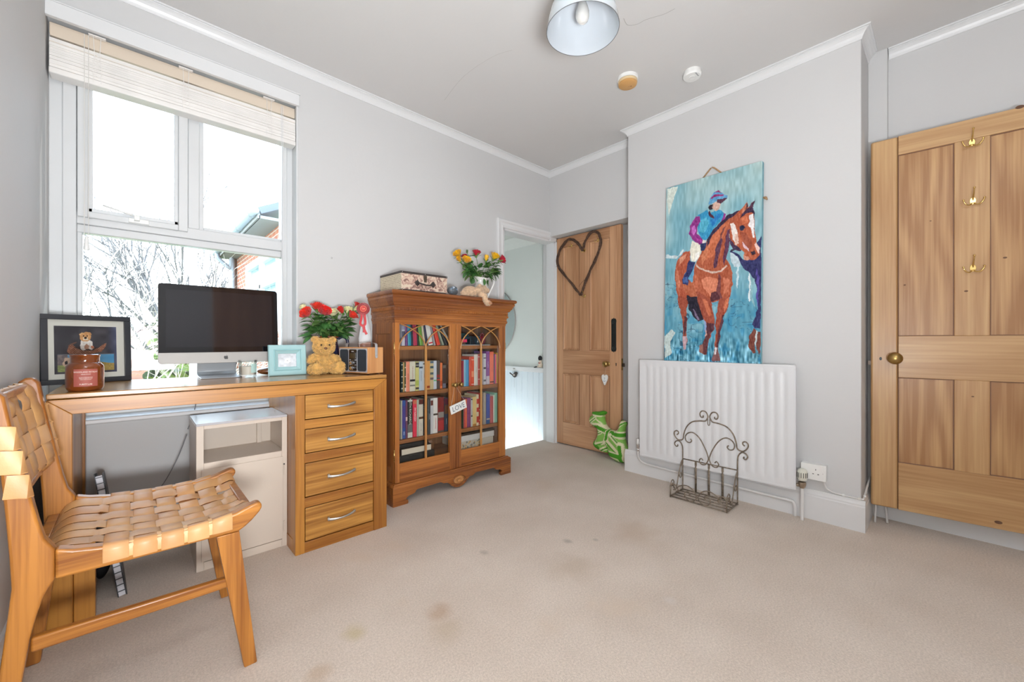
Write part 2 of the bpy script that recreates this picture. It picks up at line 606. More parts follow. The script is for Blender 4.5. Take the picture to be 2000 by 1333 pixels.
def carpet_mat():
    m, nt, p = _new('carpet')
    L = nt.links
    tc = nt.nodes.new('ShaderNodeTexCoord')
    def noise(scale, detail=3, rough=0.5):
        n = nt.nodes.new('ShaderNodeTexNoise')
        n.inputs['Scale'].default_value = scale; n.inputs['Detail'].default_value = detail; n.inputs['Roughness'].default_value = rough
        L.new(tc.outputs['Object'], n.inputs['Vector'])
        return n
    def ramp(n, p0, c0, p1, c1):
        r = nt.nodes.new('ShaderNodeValToRGB')
        r.color_ramp.elements[0].position = p0; r.color_ramp.elements[1].position = p1
        r.color_ramp.elements[0].color = (*c0, 1); r.color_ramp.elements[1].color = (*c1, 1)
        L.new(n.outputs['Fac'] if 'Fac' in n.outputs else n.outputs[0], r.inputs[0])
        return r
    def mix(fac, a, b, blend='MIX'):
        x = nt.nodes.new('ShaderNodeMix'); x.data_type = 'RGBA'; x.blend_type = blend
        if isinstance(fac, float): x.inputs[0].default_value = fac
        else: L.new(fac, x.inputs[0])
        L.new(a, x.inputs[6])
        if isinstance(b, tuple): x.inputs[7].default_value = (*b, 1)
        else: L.new(b, x.inputs[7])
        return x.outputs[2]
    base = ramp(noise(3.0, 5), 0.3, (0.72, 0.615, 0.525), 0.7, (0.81, 0.71, 0.62))
    tuft = ramp(noise(420, 2), 0.25, (0.62, 0.61, 0.60), 0.75, (1.0, 1.0, 1.0))
    c = mix(0.55, base.outputs[0], tuft.outputs[0], 'MULTIPLY')
    tuft2 = ramp(noise(150, 3), 0.3, (0.78, 0.77, 0.76), 0.7, (1.06, 1.06, 1.06))
    c = mix(0.8, c, tuft2.outputs[0], 'MULTIPLY')
    # wear and a few stains that belong to the carpet
    st = ramp(noise(1.7, 4, 0.6), 0.60, (0, 0, 0), 0.78, (1, 1, 1))
    c = mix(st.outputs[0], c, (0.64, 0.52, 0.41))
    def stain(x, y, r, col, amt):
        vm = nt.nodes.new('ShaderNodeVectorMath'); vm.operation = 'DISTANCE'
        dn = nt.nodes.new('ShaderNodeVectorMath'); dn.operation = 'ADD'
        nz = noise(9.0, 3)
        sc = nt.nodes.new('ShaderNodeVectorMath'); sc.operation = 'SCALE'; sc.inputs['Scale'].default_value = r * 1.3
        L.new(nz.outputs['Color'], sc.inputs[0])
        L.new(tc.outputs['Object'], dn.inputs[0]); L.new(sc.outputs[0], dn.inputs[1])
        L.new(dn.outputs[0], vm.inputs[0]); vm.inputs[1].default_value = (x + r * .65, y + r * .65, r * .65)
        mr = nt.nodes.new('ShaderNodeMapRange'); mr.inputs['From Min'].default_value = r; mr.inputs['From Max'].default_value = r * 0.3
        mr.inputs['To Min'].default_value = 0; mr.inputs['To Max'].default_value = amt
        L.new(vm.outputs['Value'], mr.inputs['Value'])
        return mix(mr.outputs[0], c, col)
    for px, py, r, col, amt in ((695, 1235, .055, (0.50, 0.41, 0.20), .55), (855, 1195, .06, (0.42, 0.28, 0.18), .6),
                                (870, 1235, .08, (0.46, 0.36, 0.24), .4), (1108, 1058, .028, (0.30, 0.26, 0.22), .6),
                                (1165, 1055, .02, (0.32, 0.28, 0.24), .5), (945, 1080, .03, (0.36, 0.31, 0.26), .5),
                                (1240, 1040, .16, (0.47, 0.35, 0.25), .45), (1120, 1105, .14, (0.47, 0.37, 0.27), .4),
                                (1310, 1175, .03, (0.66, 0.60, 0.55), .6), (620, 1320, .05, (0.50, 0.36, 0.24), .5)):
        q = at(px, py, Z=0)
        c = stain(q.x, q.y, r, col, amt)
    L.new(c, p.inputs['Base Color'])
    p.inputs['Roughness'].default_value = 1.0
    p.inputs['Specular IOR Level'].default_value = 0.05
    p.inputs['Sheen Weight'].default_value = 0.15
    b = nt.nodes.new('ShaderNodeBump'); b.inputs['Strength'].default_value = 0.6; b.inputs['Distance'].default_value = 0.004
    nb = noise(260, 3)
    L.new(nb.outputs['Fac'], b.inputs['Height']); L.new(b.outputs[0], p.inputs['Normal'])
    return m
M_carpet = carpet_mat()

# ------------------------------------------------------------------ room shell
WX0, WX1 = -0.28, 3.12        # left wall, back of the alcoves
WY = 2.63                     # window wall
ZC = 2.645                    # ceiling
YB = -1.35                    # rear wall (behind the camera)
CHX = 2.80                    # face of the chimney breast
CHY0, CHY1 = 0.30, 1.68
BKX = 2.954                   # face of the wall over the door recess
BKZ = 2.02
WINX1 = 0.713                 # right edge of the window opening
WINZ0, WINZ1 = 0.63, 2.43
DX0, DX1, DZ = 2.345, 3.04, 1.995   # doorway in the window wall
LWX = 3.124                   # landing wall

bm = B(); box(bm, WX0 - .1, WX1 + .1, YB - .1, 2.79, -0.12, 0.0); struct('floor', bm, M_carpet)
bm = B(); box(bm, WX0 - .1, WX1 + .1, YB - .1, WY + .16, ZC, ZC + .1); ceil = struct('ceiling', bm, M_ceil)
bm = B(); box(bm, WX0 - .12, WX0, YB - .1, WY + .3, 0, ZC); struct('wall_left', bm, M_wall)
bm = B()
box(bm, WX0, WINX1, WY, WY + .16, WINZ1, ZC)
box(bm, WX0, WINX1, WY, WY + .16, -.0, WINZ0)
box(bm, WINX1, DX0, WY, WY + .16, 0, ZC)
box(bm, DX0, DX1, WY, WY + .16, DZ, ZC)
box(bm, DX1, WX1 + .1, WY, WY + .16, 0, ZC)
struct('wall_window', bm, M_wall, merge=True)
# right-hand wall: alcove backs, chimney breast, bulkhead over the recess
bm = B()
box(bm, WX1, WX1 + .12, YB - .1, WY, 0, ZC)
struct('wall_right', bm, M_wall)
bm = B()
box(bm, CHX, WX1, CHY0, CHY1, 0, ZC)
struct('wall_chimney_breast', bm, M_wall, bevel=0.004)
bm = B()
box(bm, BKX, WX1, CHY1, WY, BKZ, ZC)
struct('wall_bulkhead', bm, M_wall)
# rear wall
bm = B(); box(bm, WX0, WX1, YB - .12, YB, 0, ZC); struct('wall_rear', bm, M_wall)

# ceiling hairline crack (raised filler seam)
pts = [at(x, y, Z=ZC - .0006) for x, y in ((1218, 36), (1226, 49), (1245, 47), (1258, 40), (1272, 35), (1296, 28), (1318, 17))]
bm = B(); tube(bm, smooth_path(pts, 5), 0.0016, 5, flat=(1, .4))
struct('ceiling_crack', bm, plain('crack', (0.42, 0.41, 0.39), 0.9), ceil, recalc=True)
pts = [at(x, y, Z=ZC - .0006) for x, y in ((868, 196), (905, 150), (960, 112), (1000, 98))]
bm = B(); tube(bm, smooth_path(pts, 5), 0.0012, 5, flat=(1, .4))
struct('ceiling_crack', bm, plain('crack2', (0.52, 0.51, 0.49), 0.9), ceil)
# small picture hook hole on the window wall
q = at(648, 504, Y=WY - .003)
bm = B(); ball(bm, q, (.006, .004, .006)); o = obj('wall_plug', bm, plain('wallplug', (0.5, .5, .5), .6), smooth=True)
tag(o, 'small painted-over wall plug on the bare wall right of the window', 'wall plug')

# cornice: concave cove with a small lip; runs as mitred rings
def cornice(path, name):
    """path: list of (x,y, nx,ny) corner points with the inward offset directions summed"""
    prof = [(0.0, -0.050), (0.004, -0.050), (0.0045, -0.045), (0.008, -0.036), (0.014, -0.026), (0.022, -0.018), (0.030, -0.013), (0.0335, -0.012), (0.0335, -0.008), (0.042, -0.0075), (0.042, 0.0), (0, 0)]
    bm = B()
    rows = []
    for x, y, nx, ny in path:
        rows.append([bm.verts.new((x + nx * a, y + ny * a, ZC + z)) for a, z in prof])
    for A, Bq in zip(rows, rows[1:]):
        for i in range(len(prof) - 1):
            bm.faces.new((A[i], A[i + 1], Bq[i + 1], Bq[i]))
    for r_ in (rows[0], rows[-1]):
        bm.faces.new(r_)
    return struct(name, bm, M_trim)
cornice([(WX0, YB, 1, 0), (WX0, WY, 1, -1), (BKX, WY, -1, -1), (BKX, CHY1, -1, 1), (CHX, CHY1, -1, 1), (CHX, CHY0, -1, -1), (WX1 - .03, CHY0, -1, -1), (WX1 - .03, CHY0 - .02, 0, 0)], 'trim_cornice_main')
cornice([(WX1, CHY0 - .085, -1, 0), (WX1, YB, -1, 0)], 'trim_cornice_alcove')

# skirting boards
def skirt(x0, y0, x1, y1, nx, ny, name, h=0.165, mat=M_trim):
    prof = [(0, 0), (0.018, 0), (0.018, h - .035), (0.015, h - .030), (0.015, h - .022), (0.010, h - .012), (0.008, h), (0, h)]
    bm = B(); rows = []
    for x, y in ((x0, y0), (x1, y1)):
        rows.append([bm.verts.new((x + nx * a, y + ny * a, z)) for a, z in prof])
    A, Bq = rows
    n = len(prof)
    for i in range(n):
        bm.faces.new((A[i], A[(i + 1) % n], Bq[(i + 1) % n], Bq[i]))
    bm.faces.new(A); bm.faces.new(Bq)
    return struct(name, bm, mat)
skirt(CHX, CHY1 + .018, CHX, CHY0 - .018, -1, 0, 'baseboard_chimney')
skirt(CHX, CHY0, WX1, CHY0, 0, -1, 'baseboard_chimney_return')
skirt(WX1, CHY0, WX1, YB, -1, 0, 'baseboard_alcove', h=.19)
skirt(WX1, WY - .03, WX1, CHY1, -1, 0, 'baseboard_recess')
skirt(WX0, YB, WX0, WY, 1, 0, 'baseboard_left')
skirt(WX0, WY, 2.274, WY, 0, -1, 'baseboard_window', h=.14)

# door casing of the landing doorway
def casing():
    bm = B()
    prof = [(0.0, 0), (0.0, 0.012), (0.012, 0.016), (0.022, 0.012), (0.040, 0.014), (0.050, 0.022), (0.066, 0.024), (0.071, 0.018), (0.071, 0)]
    rows = []
    for x, z, dx, dz in ((DX0, 0.0, -1, 0), (DX0, DZ, -1, 1), (BKX + .0, DZ, 0, 1)):
        rows.append([bm.verts.new((x + dx * a, WY - b, z + dz * a)) for a, b in prof])
    for A, Bq in zip(rows, rows[1:]):
        for i in range(len(prof) - 1):
            bm.faces.new((A[i], A[i + 1], Bq[i + 1], Bq[i]))
    for r_ in (rows[0], rows[-1]): bm.faces.new(r_)
    # the right-hand casing is cut narrow against the recess
    box(bm, DX1, DX1 + .045, WY - .018, WY, 0, BKZ)
    box(bm, BKX, DX1 + .045, WY - .018, WY, DZ - .012, BKZ)
    # lining
    box(bm, DX1 - .018, DX1, WY, WY + .10, 0, DZ)
    box(bm, DX0, DX0 + .018, WY, WY + .16, 0, DZ)
    box(bm, DX0, DX1, WY, WY + .12, DZ - .018, DZ)
    struct('trim_door_casing', bm, M_trim, smooth=False)
casing()

# ------------------------------------------------------------------ landing beyond the doorway
bm = B(); box(bm, LWX, LWX + .1, WY + .16, 4.8, -1.2, 2.6); struct('wall_landing', bm, M_landwall)
bm = B(); box(bm, LWX - .006, LWX, WY + .161, 4.8, -1.2, .70)
for i in range(26):
    y = WY + .20 + i * .085
    if y > 4.7: break
    box(bm, LWX - .0115, LWX - .006, y + .006, y + .079, -1.2, .70)
struct('wall_landing_panelling', bm, M_landpanel)
bm = B(); box(bm, LWX - .035, LWX, WY + .16, 4.8, .70, .728); box(bm, LWX - .022, LWX, WY + .16, 4.8, .675, .70)
struct('trim_landing_dado', bm, M_trim, bevel=0.003)
bm = B()
box(bm, 1.9, LWX, WY + .16, 4.8, 2.14, 2.2)
prism(bm, [(LWX, 2.045), (LWX, 2.14), (LWX - .105, 2.14), (LWX - .105, 2.13), (LWX - .05, 2.09), (LWX - .02, 2.055)], WY + .16, 4.8, 'Y')
struct('ceiling_landing', bm, plain('landing_ceiling', (0.72, 0.74, 0.71), .9))
bm = B(); box(bm, 1.9, 2.0, WY + .16, 4.8, -1.2, 2.2); struct('wall_landing_far', bm, M_landwall)
bm = B(); box(bm, 2.0, LWX, 4.7, 4.8, -1.2, 2.2); struct('wall_landing_end', bm, M_landwall)
bm = B(); box(bm, 2.0, LWX, 2.79, 4.7, -1.3, -1.2); struct('floor_stairs', bm, M_carpet)

# ------------------------------------------------------------------ window_1
FY = 2.715   # face of the frame
gl = B()
# frame: one thing of the setting, with its sash, handle, glass
win = bpy.data.objects.new('window_1', None); COL.objects.link(win); win['kind'] = 'structure'
def wbox(name, boxes, bevel=.003, parent=None, mat=M_upvc):
    bm = B()
    for b in boxes: box(bm, *b)
    return obj(name, bm, mat, parent or win, bevel=bevel)
wbox('window_frame', [(WX0, -.238, FY, FY + .07, .655, WINZ1), (-.238, -.195, FY - .008, FY + .07, .655, WINZ1),
      (-.195, -.178, FY + .018, FY + .07, .655, WINZ1),
      (.672, WINX1, FY + .004, FY + .07, .655, WINZ1), (.645, .672, FY - .004, FY + .07, .655, WINZ1),
      (-.195, .66, FY + .0, FY + .07, 1.545, 1.600), (-.195, .645, FY + .014, FY + .07, 1.508, 1.545),
      (.205, .252, FY, FY + .07, 1.60, WINZ1), (.252, .272, FY + .016, FY + .07, 1.60, WINZ1), (.272, .645, FY + .016, FY + .07, 1.60, 1.618),
      (-.178, .645, FY + .004, FY + .07, .655, .705), (WX0, WINX1, FY + .01, FY + .07, 2.38, WINZ1)])
wbox('sash', [(-.192, -.158, FY - .018, FY + .05, 1.575, 2.40), (-.158, -.143, FY - .006, FY + .05, 1.575, 2.40), (.165, .203, FY - .018, FY + .05, 1.575, 2.40), (.148, .165, FY - .006, FY + .05, 1.575, 2.40),
              (-.158, .165, FY - .018, FY + .05, 1.575, 1.603), (-.158, .165, FY - .006, FY + .05, 1.603, 1.622), (-.158, .165, FY - .018, FY + .05, 2.36, 2.40)])
hd = wbox('window_handle', [(-.022, .052, FY - .030, FY - .018, 1.578, 1.600), (-.002, .018, FY - .048, FY - .018, 1.588, 1.614)], .002, mat=M_white)
bm = B(); tube(bm, [(-.005, FY - .035, 1.612), (-.055, FY - .03, 1.626), (-.11, FY - .022, 1.640)], [.006, .005, .004], 8); obj('casement_stay', bm, M_white, win, smooth=True)
wbox('pane', [(-.143, .148, FY + .020, FY + .024, 1.62, 2.37)], 0, mat=M_glass)
wbox('pane', [(.272, .645, FY + .030, FY + .034, 1.616, 2.38)], 0, mat=M_glass)
wbox('pane', [(-.178, .645, FY + .030, FY + .034, .70, 1.51)], 0, mat=M_glass)
# reveal lining on the right and at the top
wbox('reveal', [(WINX1 - .012, WINX1, WY - .002, FY + .01, WINZ0 + .02, WINZ1 - .025), (WX0, WINX1, WY - .0, FY + .02, WINZ1 - .012, WINZ1)], .002)
# fascia board in front of the opening and window sill
wbox('fascia_board', [(WX0, WINX1, WY - .022, WY, 2.398, 2.462), (WX0, WINX1 + .004, WY - .026, WY, 2.462, 2.468)], .002, mat=M_trim)
wbox('window_sill', [(WX0, WINX1 + .01, 2.575, FY + .02, .632, .655)], .006, mat=M_trim)

# ------------------------------------------------------------------ venetian blind drawn up under the fascia
bl = thing('venetian_blind', 'cream slatted wooden venetian blind pulled up under the board over the window', 'blind', (0.2, 2.665, 2.39))
M_bl = plain('blind_slat', (0.80, 0.775, 0.745), 0.45, vary=.05, vscale=8)
M_bl2 = plain('blind_rail', (0.68, 0.58, 0.47), 0.5)
bm = B(); box(bm, -.272, .700, 2.655, 2.70, 2.345, 2.395); obj('head_rail', bm, M_bl2, bl, bevel=.002)
bm = B(); box(bm, -.270, .698, 2.634, 2.655, 2.300, 2.302); 
box(bm, -.270, .698, 2.652, 2.660, 2.335, 2.385)
obj('valance', bm, M_bl2, bl, bevel=.001)
rs = random.Random(3)
z = 2.196
k = 0
while z < 2.318:
    bm = B()
    dy = rs.uniform(-.0025, .0025); tz = rs.uniform(-.003, .003)
    pr = [(2.636 + dy, z - .0030), (2.6385 + dy, z - .0034), (2.675, z + .0030), (2.700 + dy, z), (2.700 + dy, z + .0028), (2.675, z + .0058), (2.640, z + .0046), (2.636 + dy, z + .0030)]
    prism(bm, pr, -.270, .698, 'X')
    obj('slat', bm, M_bl, bl, smooth='auto')
    z += .0068 + rs.uniform(-.0006, .001)
    k += 1
bm = B(); box(bm, -.272, .700, 2.632, 2.702, 2.166, 2.192); obj('bottom_rail', bm, M_bl, bl, bevel=.004)
for cx in (-.125, .19, .56):
    bm = B()
    for s in (-.012, .012):
        tube(bm, [(cx + s, 2.630, 2.385), (cx + s * .7, 2.629, 2.30), (cx + s * 1.2, 2.628, 2.25), (cx + s, 2.629, 2.18)], .0012, 6)
    for kk in range(9):
        a = rs.uniform(-.02, .02)
        tube(bm, [(cx + a, 2.629, 2.20 + kk * .013), (cx - a * .6, 2.626, 2.207 + kk * .013)], .0012, 5)
    box(bm, cx - .028, cx + .028, 2.632, 2.650, 2.388, 2.393)
    obj('ladder_cord', bm, M_bl, bl)
bm = B()
tube(bm, [(-.165, 2.628, 2.38), (-.165, 2.625, 1.475)], .0013, 6)
tube(bm, [(-.152, 2.628, 2.38), (-.152, 2.625, 1.47)], .0013, 6)
obj('pull_cord', bm, plain('cord', (.7, .68, .64), .6), bl)
bm = B(); lathe(bm, [(0, .062), (.004, .062), (.006, .055), (.0105, .004), (.009, 0), (0, 0)], (-.158, 2.625, 1.412), 16); obj('cord_tassel', bm, M_white, bl, smooth='auto')
bm = B(); tube(bm, [(.622, 2.627, 2.37), (.622, 2.622, 1.6), (.620, 2.624, .86)], .0012, 6); tube(bm, [(.629, 2.627, 2.37), (.629, 2.622, 1.6), (.627, 2.624, .86)], .0012, 6)
obj('tilt_cord', bm, plain('cord2', (.75, .76, .78), .6), bl)

# ------------------------------------------------------------------ plastic box trunking in the right alcove corner
bm = B(); box(bm, WX1 - .045, WX1, .218, CHY0, .20, ZC)
struct('trim_pipe_boxing', bm, M_wall, bevel=.002)

# ------------------------------------------------------------------ oak desk
M_oakX = wood('oak_x', (0.496, 0.216, 0.037), (0.264, 0.092, 0.012), 'X', 1.0, .38, rings=4, coat=.2, offset=(1, 2, 3))
M_oakZ = wood('oak_z', (0.496, 0.216, 0.037), (0.264, 0.092, 0.012), 'Z', 1.0, .38, rings=4, coat=.2, offset=(4, 1, 7))
M_oakTop = wood('oak_top', (0.496, 0.248, 0.072), (0.320, 0.144, 0.033), 'X', 1.0, .26, rings=5, coat=.35, offset=(2, 9, 1), boards=(1, .09, .10))
M_gap = plain('joint_shadow', (0.10, 0.045, 0.018), .8)
DT = .822
FYD = 2.061
dk = thing('desk', 'oak pedestal desk with a column of four drawers standing under the window', 'desk', (.39, 2.33, 0))
bm = B(); box(bm, -.219, .997, FYD, 2.60, .804, DT); obj('desk_top', bm, M_oakTop, dk, bevel=.003)
# top rail mitred into the left leg and the right stile
bm = B(); prism(bm, [(-.219, .8015), (.997, .8015), (.924, .7485), (-.158, .7485)], FYD + .001, FYD + .05)
obj('apron', bm, M_oakX, dk, bevel=.0015)
bm = B(); prism(bm, [(-.219, .801), (-.219, 0), (-.158, 0), (-.158, .748)], FYD + .001, FYD + .05)
obj('leg', bm, M_oakZ, dk, bevel=.002)
bm = B(); box(bm, -.219, -.158, 2.55, 2.60, 0, .801); obj('leg', bm, M_oakZ, dk, bevel=.002)
bm = B(); box(bm, -.212, -.166, FYD + .05, 2.55, 0.001, .801); obj('side_panel', bm, M_oakZ, dk)
bm = B(); box(bm, -.1575, -.104, 2.088, 2.14, 0, .40); obj('foot_board', bm, M_oakZ, dk, bevel=.002)
# pedestal
bm = B(); box(bm, .546, .587, FYD + .001, FYD + .045, 0, .7475); obj('stile', bm, M_oakZ, dk, bevel=.002)
bm = B(); prism(bm, [(.997, .801), (.924, .748), (.924, 0.0), (.997, 0)], FYD, FYD + .045); obj('stile', bm, M_oakZ, dk, bevel=.002)
bm = B(); box(bm, .549, .566, FYD + .045, 2.59, .015, .802); box(bm, .546, .566, FYD + .045, 2.59, .0, .06); obj('side_panel', bm, M_oakZ, dk, bevel=.001)
bm = B(); box(bm, .975, .994, FYD + .045, 2.59, .0, .802); obj('side_panel', bm, M_oakZ, dk)
bm = B(); box(bm, .566, .975, 2.575, 2.59, .0, .802); obj('back_panel', bm, M_oakX, dk)
rails = [(0.0, .050), (.213, .259), (.425, .468), (.586, .628)]
bm = B()
for a, b in rails: box(bm, .587, .924, FYD + .003, FYD + .03, a, b)
obj('drawer_rail', bm, M_oakX, dk, bevel=.001)
draw = [(.052, .212), (.261, .424), (.469, .585), (.630, .7475)]
M_dr = [wood('oak_drawer%d' % i, (0.528, 0.256, 0.053), (0.264, 0.100, 0.016), 'X', 1.15, .36, rings=7, coat=.2, offset=(i * 3.1, i * 1.7, i)) for i in range(4)]
for i, (a, b) in enumerate(draw):
    bm = B(); box(bm, .5905, .9215, FYD + .004, FYD + .024, a + .003, b - .003)
    d = obj('drawer', bm, M_dr[i], dk, bevel=.0012)
    bm = B(); box(bm, .588, .923, FYD + .024, FYD + .028, a, b)
    obj('drawer_gap_shade', bm, M_gap, dk)  # dark sheet; its colour paints the shade in the drawer gaps
    zc = (a + b) / 2 + (0.004 if i < 2 else 0)
    if i == 0: zc = .136
    pts = [(.690 + .133 * t, FYD - .004 - .020 * math.sin(PI * t) ** .7, zc - .002 + .008 * (t - .5) - .004 * math.sin(PI * t)) for t in [k / 12 for k in range(13)]]
    bm = B(); tube(bm, pts, [.0075 - .003 * math.sin(PI * k / 12) for k in range(13)], 10, flat=(.55, 1.0))
    for s in (.694, .819): box(bm, s - .004, s + .004, FYD - .006, FYD + .005, zc - .005, zc + .005)
    obj('handle', bm, M_steel, d, smooth='auto')

# ------------------------------------------------------------------ painted bedside cabinet under the desk
M_cream = plain('cream_paint', (0.68, 0.59, 0.50), .38, vary=.02)
M_creamtop = plain('cream_gloss_top', (0.55, 0.55, 0.58), .22, vary=.02)
M_creamin = plain('cream_inside', (0.66, 0.57, 0.48), .55)
cb = thing('bedside_cabinet', 'small cream painted cabinet with an open niche over a door, tucked under the desk', 'cabinet', (.37, 2.35, 0))
cy = 2.207
bm = B()
box(bm, .194, .548, cy, 2.50, .632, .642)
obj('cabinet_top', bm, M_creamtop, cb, bevel=.001)
bm = B()
box(bm, .194, .220, cy, cy + .018, 0, .632); box(bm, .525, .548, cy, cy + .018, 0, .632)
box(bm, .220, .525, cy, cy + .018, .616, .632); box(bm, .220, .525, cy, cy + .018, .440, .468); box(bm, .220, .525, cy, cy + .018, 0, .036)
box(bm, .194, .206, cy + .018, 2.50, 0, .632); box(bm, .536, .548, cy + .018, 2.50, 0, .632)
box(bm, .206, .536, 2.488, 2.50, 0, .632); box(bm, .206, .536, cy + .018, 2.488, .452, .468)
box(bm, .470, .490, 2.470, 2.488, .468, .632)
box(bm, .206, .536, cy + .018, 2.488, .02, .036)
obj('carcass', bm, M_cream, cb, bevel=.0015)
bm = B(); box(bm, .212, .529, cy - .004, cy - .0005, .040, .441); box(bm, .2215, .5235, cy - .0005, cy + .014, .040, .439)
d = obj('cabinet_door', bm, M_cream, cb, bevel=.001)
for zc in (.375, .10):
    bm = B(); tube(bm, [(.533, cy - .003, zc - .025), (.533, cy - .003, zc + .025)], .0028, 8)
    obj('hinge', bm, M_cream, d)
bm = B(); ball(bm, (.5335, cy - .003, .402), .0035); obj('hinge_screw', bm, M_black, d)

# ------------------------------------------------------------------ computer cables hanging behind the desk
bm = B(); tube(bm, smooth_path([(.235, 2.604, .80), (.232, 2.602, .72), (.215, 2.60, .62), (.195, 2.60, .56)], 6), .0022, 8)
tube(bm, smooth_path([(.188, 2.56, .54), (.15, 2.57, .42), (.09, 2.57, .30), (.02, 2.58, .24)], 6), .0022, 8)
tag(obj('computer_cable', bm, plain('cable_grey', (.22, .22, .23), .5), smooth=True), 'thin grey computer cable hanging down the wall behind the desk', 'cable')

# ------------------------------------------------------------------ album and black bag leaning by the left desk leg
al = thing('photo_album', 'tall black bound album with pale page edges leaning on the floor behind the chair', 'album', (-.08, 2.30, 0))
p0 = at(238, 1166, Z=0.0)
p1 = at(190, 925, Y=p0.y + .10)
ex = (p1 - p0); L_ = ex.length
side = Vector((0.05, -.998, 0)).normalized()
Mx = frame_M(p0, ex, side.cross(ex.normalized()))     # x up the album, y across its thickness, z into depth
def albox(name, x0, x1, y0, y1, z0, z1, mat, par, bev=.001):
    bm = B(); box(bm, x0, x1, y0, y1, z0, z1, M=Mx); return obj(name, bm, mat, par, bevel=bev)
M_alb = plain('album_black', (.022, .022, .026), .45)
albox('cover', 0, L_, .008, .011, -.27, .0, M_alb, al)
albox('cover', 0, L_, -.016, -.013, -.27, .0, M_alb, al)
albox('page_block', .003, L_ - .012, -.012, .008, -.262, -.004, plain('album_pages', (.62, .62, .66), .7), al)
bm = B()
for k in range(20):
    x = .02 + k * (L_ - .04) / 19
    box(bm, x, x + .003, -.014, .009, -.006, .0006, M=Mx)
obj('binding', bm, M_alb, al)
o = thing('black_bag', 'black fabric bag slumped on the floor beside the left desk leg', 'bag', (-.10, 2.36, 0))
bm = B(); ball(bm, (-.105, 2.43, .14), (.04, .09, .135), 24, 16)
for v in bm.verts:
    n = mnoise.noise(v.co * 14); v.co += Vector((n * .008, n * .012, n * .01)); v.co.z = max(v.co.z, .002)
obj('bag_body', bm, plain('bag_cloth', (.013, .012, .014), .8, bump=.3, bscale=200), o, smooth=True)
bm = B(); tube(bm, smooth_path([(-.11, 2.37, .23), (-.108, 2.39, .31), (-.105, 2.45, .32), (-.103, 2.48, .24)], 6), .006, 8)
obj('bag_handle', bm, plain('bag_strap', (.02, .018, .018), .7), o, smooth=True)

# ------------------------------------------------------------------ woven leather chair
M_ch = wood('chair_teak', (0.496, 0.200, 0.033), (0.240, 0.076, 0.010), 'X', 1.3, .36, rings=5, coat=.25, offset=(5, 5, 2), knots=2.2)
M_chZ = wood('chair_teak_z', (0.480, 0.192, 0.033), (0.232, 0.072, 0.010), 'Z', 1.3, .36, rings=5, coat=.25, offset=(8, 3, 2), knots=2.2)
def leather():
    m, nt, p = _new('leather')
    L = nt.links
    tc = nt.nodes.new('ShaderNodeTexCoord')
    n = nt.nodes.new('ShaderNodeTexNoise'); n.inputs['Scale'].default_value = 9; n.inputs['Detail'].default_value = 4
    L.new(tc.outputs['Object'], n.inputs['Vector'])
    r = nt.nodes.new('ShaderNodeValToRGB')
    r.color_ramp.elements[0].position = .3; r.color_ramp.elements[1].position = .7
    r.color_ramp.elements[0].color = (.58, .29, .112, 1); r.color_ramp.elements[1].color = (.72, .415, .180, 1)
    L.new(n.outputs['Fac'], r.inputs[0])
    a = nt.nodes.new('ShaderNodeVertexColor'); a.layer_name = 'Col'
    mx = nt.nodes.new('ShaderNodeMix'); mx.data_type = 'RGBA'; mx.blend_type = 'MULTIPLY'; mx.inputs[0].default_value = 1
    L.new(r.outputs[0], mx.inputs[6]); L.new(a.outputs[0], mx.inputs[7])
    L.new(mx.outputs[2], p.inputs['Base Color'])
    p.inputs['Roughness'].default_value = .42
    n2 = nt.nodes.new('ShaderNodeTexNoise'); n2.inputs['Scale'].default_value = 350
    L.new(tc.outputs['Object'], n2.inputs['Vector'])
    b = nt.nodes.new('ShaderNodeBump'); b.inputs['Strength'].default_value = .15; b.inputs['Distance'].default_value = .001
    L.new(n2.outputs['Fac'], b.inputs['Height']); L.new(b.outputs[0], p.inputs['Normal'])
    return m
M_leather = leather()

def strap(verts_faces, path, width_dir, w, t, tone):
    """a flat leather strap: path points, width direction per point, half thickness along normal"""
    V, F, T = verts_faces
    base = len(V)
    n = len(path)
    for i, p in enumerate(path):
        d = (path[min(i + 1, n - 1)] - path[max(i - 1, 0)]).normalized()
        wdir = width_dir(p) if callable(width_dir) else width_dir
        wd = (wdir - d * wdir.dot(d)).normalized()
        nn = wd.cross(d).normalized()
        for a, b in ((-1, -.6), (-.92, 1), (.92, 1), (1, -.6), (.9, -1), (-.9, -1)):
            V.append(p + wd * (a * w / 2) + nn * (b * t / 2)); T.append(tone)
    for i in range(n - 1):
        for k in range(6):
            a = base + i * 6 + k; b = base + i * 6 + (k + 1) % 6
            F.append((a, b, b + 6, a + 6))
    F.append(tuple(base + k for k in range(6)))
    F.append(tuple(base + (n - 1) * 6 + k for k in range(5, -1, -1)))

def strap_obj(name, vf, parent):
    V, F, T = vf
    me = bpy.data.meshes.new(name)
    me.from_pydata([tuple(v) for v in V], [], F)
    ca = me.color_attributes.new('Col', 'FLOAT_COLOR', 'POINT')
    ca.data.foreach_set('color', [c for t in T for c in (*t, 1)])
    for p in me.polygons: p.use_smooth = True
    me.set_sharp_from_angle(angle=R(50))
    me.materials.append(M_leather)
    o = bpy.data.objects.new(name, me); COL.objects.link(o)
    o.parent = parent; o.location = -Vector(parent.location)
    bmx = B(); bmx.from_mesh(me); bmesh.ops.recalc_face_normals(bmx, faces=bmx.faces); bmx.to_mesh(me); bmx.free()
    return o

